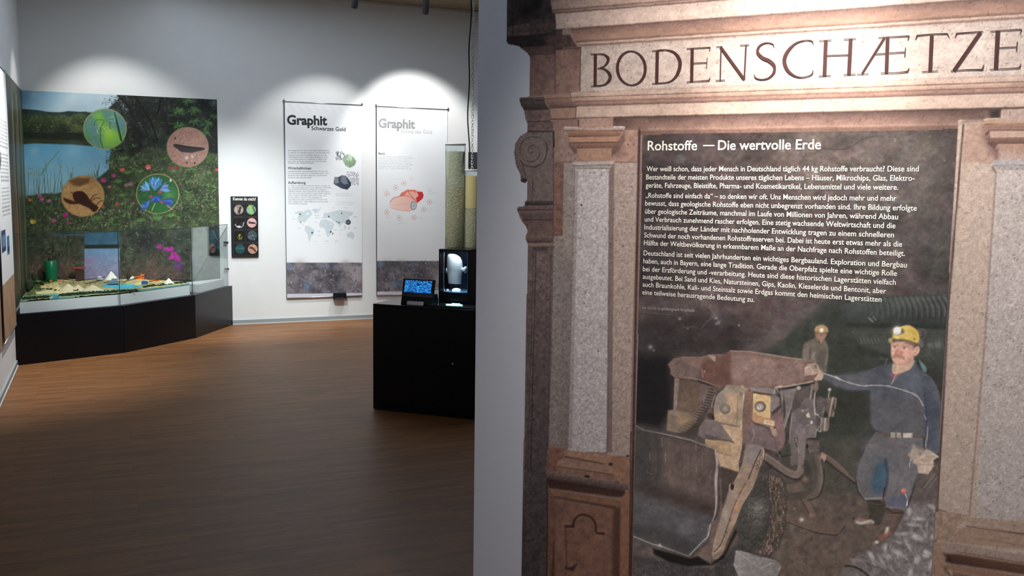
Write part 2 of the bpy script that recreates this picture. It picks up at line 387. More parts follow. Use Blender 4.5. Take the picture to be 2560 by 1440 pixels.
# ---------------------------------------------------------------- lettering (flat type lying on a print)
_fc = {}
def type_mesh(txt, bold=0.0, spacing=1.0):
    c = bpy.data.curves.new('type', 'FONT'); c.body = txt; c.size = 1; c.offset = bold; c.resolution_u = 3; c.space_character = spacing
    o = bpy.data.objects.new('type', c); COL.objects.link(o); dg = bpy.context.evaluated_depsgraph_get(); dg.update()
    me = bpy.data.meshes.new_from_object(o.evaluated_get(dg)); V = np.empty(len(me.vertices) * 3); me.vertices.foreach_get('co', V); V = V.reshape(-1, 3)
    Fs = [tuple(p.vertices) for p in me.polygons]; bpy.data.objects.remove(o); bpy.data.curves.remove(c); bpy.data.meshes.remove(me); return V, Fs
_cap = [None]
def cap_h():
    if _cap[0] is None: V, _ = type_mesh('H'); _cap[0] = V[:, 1].max()
    return _cap[0]
def type_lines(g, lines, plane, cap, off, bold=0.0):
    """plane(x,y)->world point; lines: (text, x0,y0,x1,y1) baseline ends in photograph pixels; all go in one mesh"""
    for ln in lines:
        txt, x0, y0, x1, y1 = ln[:5]; cp = ln[5] if len(ln) > 5 else cap
        V, Fs = type_mesh(txt, bold); a = plane(x0, y0); b = plane(x1, y1); d = b - a; W_ = np.linalg.norm(d); d = d / W_
        up = np.array([0, 0, 1.]); up = up - d * (up @ d); up /= np.linalg.norm(up); n = np.cross(d, up)
        x_ = (V[:, 0] - V[:, 0].min()) / (V[:, 0].max() - V[:, 0].min()) * W_; y_ = V[:, 1] * cp / cap_h()
        g.add(a + x_[:, None] * d + y_[:, None] * up + n * off, Fs)
def strokes(g, plane, off, paths, fr):
    """brush-drawn capitals: each path is [(x,y,w)...] in a zoom frame"""
    for k, path in enumerate(paths):
        Q = np.array(path, float); Q = crom(Q, 6) if len(Q) > 2 else Q
        L = []; R_ = []
        for i in range(len(Q)):
            d = Q[min(i + 1, len(Q) - 1), :2] - Q[max(i - 1, 0), :2]; d = d / (np.hypot(*d) + 1e-9); nn = np.array([-d[1], d[0]]); w2 = Q[i, 2] / 2
            for lst, sg in ((L, 1), (R_, -1)):
                p = Q[i, :2] + nn * w2 * sg; q = plane(fr[0] + p[0] / fr[2], fr[1] + p[1] / fr[2]); lst.append(q)
        m = len(L); n = np.cross(L[-1] - L[0], np.array([0, 0, 1.]))
        V = L + R_; g.add(np.array(V) + plane.n * (off + k * 2e-5), [(i, i + 1, m + i + 1, m + i) for i in range(m - 1)])
class Plane:
    def __init__(s, P, n): s.P = P; s.n = n / np.linalg.norm(n); s.n = s.n if s.n @ (O - P) > 0 else -s.n
    def __call__(s, x, y): d = ray(x, y); return O + d * (((s.P - O) @ s.n) / (d @ s.n))
PL_M = Plane(PM, NM); PL_F = Plane(P0, NF); PL_L = Plane(W(S0, 0), DF)
UP = np.array([0, 0, 1.])
# ---------------------------------------------------------------- the room
def struct(o): o['kind'] = 'structure'; return o
def rbox(s0, s1, t0, t1, z0, z1):     # box in the room frame, world coordinates
    g = G(); pts = [W(s0, t0), W(s0, t1), W(s1, t1), W(s1, t0)]; return g.prism([(p[0], p[1]) for p in pts], z0, z1)
def floor_mat():
    m, nt, b = nodes('oak_strip_floor'); N = nt.nodes.new; L = nt.links.new
    tc = N('ShaderNodeTexCoord'); mp = N('ShaderNodeMapping'); L(tc.outputs['Object'], mp.inputs['Vector'])
    br = N('ShaderNodeTexBrick'); br.inputs['Scale'].default_value = 1; br.inputs['Brick Width'].default_value = .42; br.inputs['Row Height'].default_value = .045
    br.inputs['Mortar Size'].default_value = .0008; br.inputs['Color1'].default_value = list(s2l((138, 94, 58))) + [1]; br.inputs['Color2'].default_value = list(s2l((116, 78, 48))) + [1]
    br.inputs['Mortar'].default_value = list(s2l((92, 66, 46))) + [1]; br.inputs['Bias'].default_value = -.1
    L(mp.outputs[0], br.inputs['Vector'])
    m2 = N('ShaderNodeMapping'); m2.inputs['Scale'].default_value = (1.2, 22, 1); L(tc.outputs['Object'], m2.inputs['Vector'])
    no = N('ShaderNodeTexNoise'); no.inputs['Scale'].default_value = 2.5; no.inputs['Detail'].default_value = 6; L(m2.outputs[0], no.inputs['Vector'])
    mr = N('ShaderNodeMapRange'); mr.inputs['From Min'].default_value = .3; mr.inputs['From Max'].default_value = .7; mr.inputs['To Min'].default_value = .80; mr.inputs['To Max'].default_value = 1.18; L(no.outputs['Fac'], mr.inputs['Value'])
    vm = N('ShaderNodeVectorMath'); vm.operation = 'SCALE'; L(br.outputs['Color'], vm.inputs[0]); L(mr.outputs[0], vm.inputs['Scale'])
    L(vm.outputs[0], b.inputs['Base Color']); b.inputs['Roughness'].default_value = .48; b.inputs['Specular IOR Level'].default_value = .25
    bp = N('ShaderNodeBump'); bp.inputs['Strength'].default_value = .12; bp.inputs['Distance'].default_value = .002; L(br.outputs['Fac'], bp.inputs['Height']); bp.invert = True; L(bp.outputs[0], b.inputs['Normal'])
    return m
me = G().box(S0 - .2, 9, -14, .2, -.12, 0).mesh('floor'); fo = link('floor', me, floor_mat()); fo.location = P0; fo.rotation_euler = (0, 0, ROOM_ROT); struct(fo)
M_CEIL = mat('wood_wool_ceiling', (150, 138, 116), .9, var=.4, scale=9, bump=.3, spec=.1)
struct(rbox(S0 - .2, 9, -.2, 14, H_CEIL, H_CEIL + .15).obj('ceiling', M_CEIL))
struct(rbox(S0 - .2, 9, -.2, 0, 0, H_CEIL).obj('wall_back', M_WALL))
struct(rbox(S0 - .2, S0, 0, 14, 0, H_CEIL).obj('wall_left', M_WALL))
struct(rbox(9, 9.2, -.2, 14, 0, H_CEIL).obj('wall_right', M_WALL))
struct(rbox(S0 - .2, 9.2, 14, 14.2, 0, H_CEIL).obj('wall_front', M_WALL))
def mbox(u0, u1, n0, n1, z0, z1):
    pts = [U(u0, 0, n0), U(u0, 0, n1), U(u1, 0, n1), U(u1, 0, n0)]; a = sum((pts[i][0] * pts[(i + 1) % 4][1] - pts[(i + 1) % 4][0] * pts[i][1]) for i in range(4))
    q = [(p[0], p[1]) for p in pts]; return G().prism(q if a > 0 else q[::-1], z0, z1)
struct(mbox(0, 3.6, -.22, 0, 0, H_CEIL).obj('wall_divider', M_WALLM))
g = rbox(-.001 + 0, 9, 0, .014, 0, .052); struct(g.obj('baseboard_back', M_BASE))
struct(rbox(0, 9, .014, .02, 0, .009).obj('trim_1', M_BASE2))
struct(rbox(S0, S0 + .014, 2.0, 14, 0, .052).obj('baseboard_left', M_BASE))
struct(rbox(S0 + .014, S0 + .02, 2.0, 14, 0, .009).obj('trim_2', M_BASE2))
struct(rbox(S0, 9, 0, .02, H_CEIL - .025, H_CEIL).obj('trim_3', M_BASE2))

# ---------------------------------------------------------------- ceiling spotlights on their track
def lamp_thing(P, T, label, name='ceiling_spotlight'):
    P = Vector(P); T = Vector(T); d = (T - P).normalized()
    root = empty(name, (P[0], P[1], H_CEIL), 0, label, 'spotlight', 'track spotlights')
    R_ = d.to_track_quat('-Z', 'Y').to_matrix().to_4x4(); o = P - Vector((P[0], P[1], H_CEIL))
    o = o - d * .03
    G().lathe([(.034, 0), (.036, .004), (.036, .20), (.030, .212), (.012, .215)], o, 24, R_).obj('lamp_housing', M_LAMP, root, True)
    G().lathe([(.029, -.001), (.030, .002)], o, 24, R_).obj('lens', M_BLACKM, root)
    top = o + (R_ @ Vector((0, 0, .19)))
    G().tube([top, Vector((top[0], top[1], -.03))], .009, 10).obj('stem', M_LAMP, root)
    G().box(top[0] - .045, top[0] + .045, top[1] - .018, top[1] + .018, -.05, -.028, .003).obj('track_adapter', M_LAMP, root)
    return root
lab = ['dark cylindrical ceiling spotlight above the left graphite banner', 'dark cylindrical ceiling spotlight above the right graphite banner']
for k in range(2): lamp_thing(LAMPS[k][1], LAMPS[k][2], lab[k])
tr = empty('lighting_track', W(1.6, TRACK_T, H_CEIL), ROOM_ROT, 'dark lighting track running along the ceiling before the far wall', 'track')
G().box(-2.4, 4, -.017, .017, -.028, 0, .002).obj('rail', M_LAMP, tr)

# ---------------------------------------------------------------- helpers for prints
def text_rows(c, rows, col, h=7, seed=1, gap=7, a=.75):
    r = random.Random(seed)
    for (x0, x1, y) in rows:
        x = x0
        while x < x1 - 6:
            L = r.uniform(12, 46); e = min(x + L, x1); q = x
            while q < e - 2:      # letters within a word
                s_ = min(q + r.uniform(3, 7), e); c.line([(q, y + r.uniform(-1, 1)), (s_, y + r.uniform(-1, 1))], h * r.uniform(.5, 1), col, a * r.uniform(.5, 1), .8); q = s_ + 1.5
            x = e + gap * r.uniform(.7, 1.3)
M_PRINT = print_mat('matt_print', .6, .25)
M_SATIN = print_mat('satin_print', .42, .35)
M_INK = mat('dark_ink', (38, 38, 44), .6, var=.03); M_INKG = mat('glare_paled_ink', (150, 152, 156), .6, var=.03); M_INKL = mat('glare_faded_ink', (196, 198, 202), .6, var=.03)  # both greys are the dark ink with lamp glare put into its colour
M_INKW = mat('white_ink', (236, 232, 224), .6, var=.02)
Z1 = (0, 150, 3.5125); Z2 = (0, 500, 3.2734); Z3 = (680, 230, 4.3635); Z4 = (680, 500, 4.3635)

# ---------------------------------------------------------------- graphite banners
def rock_picture(c, x0, x1, y0, y1, seed):
    c.fr(*Z4); r = c.rng = random.Random(seed)
    c.poly([(x0, y0), (x1, y0), (x1, y1 - 3), (x0, y1)], (112, 108, 116), 1.2, n=.5, ns=14)
    for _ in range(26):
        x = r.uniform(x0 + 20, x1 - 20); y = r.uniform(y0 + 20, y1 - 20); d = (x - x0) / (x1 - x0)
        cl = [(66, 66, 76), (84, 80, 90), (150, 142, 146)][r.randrange(3)] if d < .8 else (165, 155, 160)
        c.glow(x, y, r.uniform(30, 80), cl, .55)
    for (x, y, q) in ((.05, .12, 40), (.52, .1, 38), (.28, .72, 50), (.26, .8, 30)): c.glow(x0 + x * (x1 - x0), y0 + y * (y1 - y0), q, (104, 140, 190), .45)
    c.glow(x0 + .63 * (x1 - x0), y0 + .45 * (y1 - y0), 110, (62, 58, 66), .75); c.glow(x0 + .93 * (x1 - x0), y0 + .5 * (y1 - y0), 60, (180, 170, 175), .6)
    c.dabs(420, (x0 + 6, y0 + 6, x1 - 6, y1 - 8), 26, 7, [(58, 56, 64), (82, 78, 86), (158, 148, 152), (196, 184, 186), (98, 98, 112)], (-.9, 2.2), (.25, .8))
def banner(s0, s1, z0, z1, label, seed):
    root = empty('hanging_banner', W((s0 + s1) / 2, 0, z0), ROOM_ROT, label, 'banner', 'graphite banners')
    c = Canvas(W(0, .016), DF, UP, s0, s1, z0, z1, .0042, bg=(232, 235, 240)); c.rng = random.Random(seed)
    return root, c
def banner_fittings(root, s0, s1, z1, z0):
    m = (s0 + s1) / 2; h = z1 - z0
    G().tube([(s0 - m - .012, -.016, h - .004), (s1 - m + .012, -.016, h - .004)], .007, 10).obj('top_rod', M_STEEL, root, True)
    G().tube([(s0 - m, -.016, .006), (s1 - m, -.016, .006)], .006, 10).obj('bottom_rod', M_STEEL, root, True)
    for q in (s0 - m - .008, s1 - m + .008):
        G().lathe([(.004, 0), (.009, .004), (.012, .012), (.009, .02), (.004, .026)], (q, -.014, h + .002), 12).obj('hook', M_STEEL, root, True)
        if q < 0: G().tube([(q, -.012, h), (q + .004, -.012, 0)], .0035, 6).obj('side_cord', M_LAMP, root)
b1, c = banner(.628, 1.548, .288, 2.622, 'white hanging banner headed Graphit with rocks and a world map', 3); c.fr(*Z3)
for k in range(9): c.line([(170 + 90 * k, 110 + 4 * k), (230 + 90 * k, 190 + 5 * k)], 26, (214, 217, 224), .35, 6)
c.line([(150, 115), (975, 165)], 10, (222, 224, 230), .7, 2)
grey = (120, 122, 130)
text_rows(c, [(172, x1, y) for y, x1 in zip((640, 664, 690, 713, 735, 757, 776), (620, 628, 600, 618, 600, 592, 455))], grey, 8, 2)
text_rows(c, [(175, x1, y) for y, x1 in zip((866, 889, 912, 935), (605, 628, 600, 430))], grey, 8, 3)
text_rows(c, [(178, x1, 1024 + 21.8 * k) for k, x1 in enumerate((628, 640, 590, 630, 638, 595, 560, 600, 612, 385))], grey, 8, 4)
text_rows(c, [(695, 890, 1110), (695, 880, 1128), (695, 925, 1204), (695, 900, 1228)], (190, 192, 198), 7, 5)
c.poly([(800, 690), (832, 673), (882, 700), (920, 755), (902, 800), (850, 828), (798, 800), (768, 740)], (170, 192, 165), 1, c2=(120, 150, 118), ax=((780, 690), (880, 830)))
c.poly([(832, 673), (882, 700), (860, 760), (815, 740)], (196, 212, 190), 1); c.poly([(815, 740), (860, 760), (850, 828), (798, 800)], (140, 168, 138), 1); c.line([(815, 690), (850, 745), (850, 820)], 5, (105, 130, 105), .8)
c.dabs(34, (698, 635, 792, 730), 30, 8, [(70, 72, 86), (95, 97, 110)], (1.2, 1.9), (.6, .95))
c.poly([(672, 980), (685, 925), (720, 930), (762, 908), (805, 915), (862, 985), (862, 1022), (822, 1066), (758, 1052), (676, 1005)], (88, 96, 114), 1, c2=(58, 64, 82), ax=((700, 900), (800, 1060)))
c.poly([(762, 908), (805, 915), (830, 1000), (790, 1010), (750, 980)], (118, 126, 142), 1); c.poly([(685, 925), (720, 930), (730, 990), (690, 1000), (674, 980)], (132, 138, 150), 1); c.line([(720, 930), (745, 985), (822, 1060)], 6, (44, 50, 66), .9); c.line([(805, 915), (835, 985), (862, 1000)], 5, (44, 50, 66), .8)
r = random.Random(9)
for i in range(11):
    for j in range(9):
        x = 820 + i * 12 + r.uniform(-3, 3); y = 868 + j * 16 + i * 1.2
        if (i < 2 and j > 4) or r.random() < .14: continue
        c.line([(x, y), (x + 4, y + 8)], 5, (70, 74, 90), .85, .8)
c.fr(*Z4); land = (200, 211, 218)
for P in ([(236, 148), (290, 120), (340, 128), (385, 105), (420, 112), (440, 150), (425, 172), (395, 200), (372, 225), (365, 245), (340, 236), (318, 240), (345, 275), (360, 288), (330, 268), (306, 250), (285, 232), (275, 200), (290, 175), (285, 150)],
          [(430, 105), (480, 95), (530, 103), (505, 132), (470, 150), (455, 128)], [(360, 290), (378, 280), (405, 286), (466, 330), (452, 378), (428, 400), (418, 430), (415, 462), (398, 440), (388, 375), (358, 325)],
          [(528, 222), (590, 210), (612, 222), (645, 236), (682, 262), (665, 302), (650, 350), (632, 385), (608, 405), (592, 380), (578, 312), (535, 296), (512, 280)],
          [(548, 205), (570, 140), (620, 138), (655, 125), (700, 115), (760, 108), (800, 118), (890, 135), (872, 165), (835, 185), (850, 230), (832, 270), (800, 262), (775, 250), (760, 262), (745, 302), (722, 262), (692, 240), (662, 232), (650, 205), (600, 195)],
          [(812, 372), (862, 345), (882, 352), (902, 382), (888, 428), (850, 410), (820, 402)], [(790, 270), (812, 290), (800, 328), (785, 300)], [(830, 290), (850, 300), (850, 322), (832, 315)], [(652, 372), (665, 350), (668, 368), (655, 385)]):
    c.poly(P, land, .9, n=.05, ns=3)
c.ell(388, 152, 14, 10, (232, 235, 240)); c.ell(645, 262, 6, 9, (232, 235, 240))
for x, y, q in ((308, 155, 8), (620, 180, 8), (760, 145, 7), (730, 246, 8), (706, 237, 5), (438, 357, 9), (640, 348, 9), (662, 366, 7), (312, 240, 5)): c.ell(x, y, q, q * 1.1, (62, 68, 80))
c.ell(832, 243, 28, 28, (62, 76, 88)); c.ell(832, 243, 16, 9, (120, 134, 142))
text_rows(c, [(512, 552, 86), (655, 684, 86), (782, 820, 86), (890, 932, 182), (222, 252, 210), (284, 312, 308), (462, 515, 168), (470, 515, 192), (478, 496, 245), (492, 522, 342), (496, 536, 388), (462, 494, 452), (582, 622, 452), (682, 726, 450), (680, 708, 328), (738, 776, 328), (732, 752, 376), (895, 928, 302)], (150, 152, 160), 6, 12)
rock_picture(c, 158, 984, 683, 1024, 21); c.poly([(155, 1026), (990, 1012), (990, 1070), (150, 1070)], (206, 206, 220), 1)
c.obj('printed_sheet', M_PRINT, b1); banner_fittings(b1, .628, 1.548, 2.622, .288)
PLB = Plane(W(0, .016), NF)
def lettering(root, lines, plane, cap, mt, fr=(0, 0, 1), off=.0015, bold=0, name='lettering'):
    if len(lines) > 1: return [lettering(root, [q], plane, cap, mt, fr, off, bold, name) for q in lines]
    g = G(); L = [(t,) + (fr[0] + a / fr[2], fr[1] + b / fr[2], fr[0] + c_ / fr[2], fr[1] + d / fr[2]) + tuple(e) for (t, a, b, c_, d, *e) in lines]
    type_lines(g, L, plane, cap, off, bold); o = g.obj(name, mt); adopt(o, root); return o
lettering(b1, [('Graphit', 165, 352, 602, 360, .104)], PLB, .1, M_INK, Z3, bold=.035, name='heading')
lettering(b1, [('Schwarzes Gold', 430, 414, 803, 428, .046), ('Wirtschaftlichkeit', 172, 843, 430, 845, .030), ('Aufbereitung', 175, 1001, 366, 1002, .030)], PLB, .04, M_INK, Z3, bold=.012, name='subheading')
b2, c = banner(1.738, 2.652, .288, 2.618, 'white hanging banner headed Graphit with a red car drawing', 4); c.fr(*Z3)
c.line([(1140, 165), (1905, 200)], 12, (222, 224, 230), .7, 2)
for k in range(8): c.line([(1160 + 90 * k, 160 + 4 * k), (1230 + 90 * k, 235 + 5 * k)], 22, (216, 219, 226), .35, 6)
text_rows(c, [(1160, x1, 706 + 18.6 * k) for k, x1 in enumerate((1530, 1545, 1500, 1520, 1515, 1548, 1510, 1520))], (160, 162, 168), 7, 6, a=.6)
red = (208, 92, 88)
car = [(1285, 1255), (1283, 1200), (1325, 1152), (1390, 1135), (1410, 1100), (1480, 1066), (1560, 1068), (1640, 1090), (1655, 1130), (1640, 1165), (1585, 1210), (1575, 1270), (1500, 1305), (1400, 1295), (1310, 1275)]
c.poly(car, (242, 214, 204), 2, c2=(232, 170, 156), ax=((1290, 1250), (1640, 1100)))
c.poly([(1390, 1135), (1410, 1100), (1480, 1066), (1560, 1068), (1580, 1090), (1520, 1120), (1440, 1132)], (226, 120, 108), 1.5); c.poly([(1580, 1090), (1640, 1090), (1655, 1130), (1640, 1165), (1585, 1210), (1570, 1160), (1600, 1130)], (206, 52, 62), 1.2)
c.poly([(1440, 1128), (1480, 1085), (1540, 1085), (1570, 1110), (1500, 1140)], (240, 176, 160), 1.2)
c.line([(1290, 1200), (1330, 1155), (1440, 1132), (1520, 1150), (1560, 1180)], 8, (214, 110, 100), .8, 1.5, sm=1); c.line([(1300, 1265), (1400, 1290), (1500, 1302)], 7, (222, 170, 165), .8, 2, sm=1); c.line([(1340, 1240), (1440, 1215), (1480, 1240)], 6, (226, 160, 150), .7, 1.5)
c.line([(1480, 1066), (1500, 1110), (1560, 1180), (1590, 1208)], 7, (200, 80, 76), .8); c.ell(1543, 1240, 34, 48, (140, 146, 158)); c.ell(1545, 1240, 24, 36, (212, 216, 222)); c.ell(1545, 1240, 8, 12, (120, 126, 138))
for k in range(5): c.line([(1545, 1240), (1545 + 24 * cos(k * 1.26), 1240 + 36 * sin(k * 1.26))], 5, (150, 156, 166), .9)
for k, (x, y, a) in enumerate(((1437, 995, .8), (1350, 1046, .8), (1253, 1110, .8), (1253, 1310, .8), (1387, 1370, .7), (1550, 1370, .85), (1655, 1283, .8), (1717, 1200, .85), (1525, 942, .3), (1722, 1062, .3))):
    n_ = 18; c.line([(x + 25 * cos(2 * pi * i / n_), y + 25 * sin(2 * pi * i / n_)) for i in range(n_ + 1)], 4, (224, 130, 128), a, .9); c.poly([(x - 9, y + 9), (x, y - 12), (x + 9, y + 9), (x, y + 4)], (196, 60, 66), 1, a)
text_rows(c, [(1310, 1440, 950), (1305, 1370, 1012), (1200, 1265, 1062), (1200, 1262, 1078), (1700, 1800, 1098), (1712, 1840, 1114), (1745, 1820, 1195), (1748, 1830, 1212), (1685, 1740, 1280), (1690, 1795, 1294), (1590, 1640, 1368), (1592, 1715, 1382), (1240, 1300, 1348), (1242, 1325, 1362), (1245, 1290, 1378), (1375, 1420, 1405), (1378, 1430, 1420), (1380, 1460, 1436)], (205, 206, 210), 6, 15, a=.7)
rock_picture(c, 1140, 1900, 665, 1000, 33); c.fr(*Z4); c.poly([(1138, 1002), (1990, 985), (1990, 1050), (1138, 1050)], (206, 206, 220), 1); c.poly([(1898, 600), (1990, 600), (1990, 985), (1898, 998)], (232, 235, 240), 1)
c.obj('printed_sheet', M_PRINT, b2); banner_fittings(b2, 1.738, 2.652, 2.618, .288)
lettering(b2, [('Graphit', 1160, 385, 1560, 398, .104)], PLB, .1, M_INKG, Z3, bold=.035, name='heading')
lettering(b2, [('Schwarzes Gold', 1405, 446, 1746, 456, .046)], PLB, .04, M_INKL, Z3, bold=.01, name='subheading')
lettering(b2, [('Markt', 1160, 683, 1234, 684, .030)], PLB, .03, M_INKG, Z3, bold=.014, name='subheading')
# leaflet holder under the left banner
q0 = PLB(832, 748); q1 = PLB(863.5, 731); h0 = (q0 - P0) @ DF; h1 = (q1 - P0) @ DF
lh = empty('leaflet_holder', W(h0, 0, q0[2]), ROOM_ROT, 'small black holder fixed over the lower edge of the left banner', 'holder')
wd = h1 - h0; hz = q1[2] - q0[2]
G().box(0, wd, -.070, -.0245, .0, hz, .003).obj('housing', M_BLACKM, lh); G().box(.012, wd - .012, -.077, -.069, .004, .02, .001).obj('shelf_lip', M_LAMP, lh)
# dark panel on the far wall seen behind the chain
q0 = PLB(1171, 420); a0 = (q0 - P0) @ DF; z0_ = q0[2]; z1_ = PLB(1171, 380)[2]
wp = empty('wall_screen', W(a0, 0, z0_), ROOM_ROT, 'dark grey wall panel behind the hanging chain', 'panel')
G().box(0, .55, -.03, 0, 0, z1_ - z0_, .004).obj('panel_body', M_LAMP, wp); G().box(.02, .53, -.032, -.029, .015, z1_ - z0_ - .015).obj('panel_face', mat('dark_screen', (62, 62, 68), .5), wp)

# ---------------------------------------------------------------- board of eight round pictures
Z7 = (560, 470, 4.0)
bs0 = (PL_F(576.2, 491) - P0) @ DF; bs1 = (PL_F(643.8, 491) - P0) @ DF; bz1 = PL_F(610, 491)[2]; bz0 = PL_F(616, 642)[2]
bd = empty('picture_board', W(bs0, 0, bz0), ROOM_ROT, 'black board headed Kennst du mich with eight round animal pictures', 'sign')
G().box(0, bs1 - bs0, -.022, -.001, 0, bz1 - bz0, .002).obj('board', M_BLACKM, bd)
c = Canvas(W(0, .0235), DF, UP, bs0 + .004, bs1 - .004, bz0 + .004, bz1 - .004, .0022, bg=(40, 40, 43)); c.fr(*Z7)
rnd = [((147, 217), (150, 138, 128)), ((272, 217), (120, 150, 130)), ((152, 350), (28, 26, 30)), ((278, 348), (200, 160, 156)), ((156, 478), (26, 28, 26)), ((282, 475), (70, 82, 92)), ((161, 610), (44, 78, 84)), ((287, 610), (196, 150, 126))]
for k, ((x, y), cl) in enumerate(rnd):
    c.poly([(x - 56, y - 52), (x + 56, y - 52), (x + 56, y + 56), (x - 56, y + 56)], (30, 30, 33), 1); text_rows(c, [(x - 46, x + 46, y - 56)], (120, 118, 116), 5, k, 5, .6)
    c.ell(x, y, 48, 48, cl, n=.2, ns=5)
def inr(x0, y0, q): return lambda x, y: hypot(x - x0, y - y0) < q
c.dabs(16, (105, 175, 190, 255), 34, 12, [(60, 52, 48), (215, 205, 195), (50, 45, 42)], (.6, 1.6), inside=inr(147, 217, 36)); c.line([(165, 195), (150, 245)], 22, (52, 46, 44), .9, 2)
c.line([(255, 180), (268, 215), (275, 255)], 20, (170, 200, 60), .8, 4); c.line([(290, 180), (308, 250)], 6, (20, 50, 30), .9); c.glow(250, 230, 25, (150, 190, 180), .6)
c.line([(112, 365), (130, 388), (160, 395), (188, 380), (198, 345)], 9, (200, 196, 196), .9, 2, sm=1); c.ell(150, 385, 18, 9, (225, 222, 222), .9, 2); c.dabs(8, (118, 320, 185, 370), 20, 6, [(70, 66, 70), (110, 105, 105)])
c.line([(252, 345), (305, 352)], 18, (70, 56, 58), .95, 2); c.line([(258, 348), (300, 350)], 8, (44, 36, 40))
c.dabs(14, (125, 445, 190, 515), 26, 8, [(205, 200, 60), (180, 180, 50), (120, 140, 50)], (.8, 2.0), inside=inr(158, 480, 38))
c.dabs(16, (245, 440, 320, 510), 26, 7, [(150, 168, 196), (50, 64, 52), (110, 128, 160), (80, 110, 60)], inside=inr(282, 475, 38)); c.line([(125, 600), (200, 606)], 5, (120, 150, 140), .7, 2)
c.line([(262, 598), (290, 605), (315, 632)], 16, (66, 44, 38), .95, 2, sm=1); c.line([(255, 600), (280, 590)], 8, (80, 54, 46), .8, 2)
c.obj('printed_face', M_SATIN, bd)
PLS = Plane(W(0, .0235), NF); lettering(bd, [('Kennst du mich?', 90, 122, 318, 126, .034)], PLS, .03, M_INKW, Z7, bold=.02, name='heading')
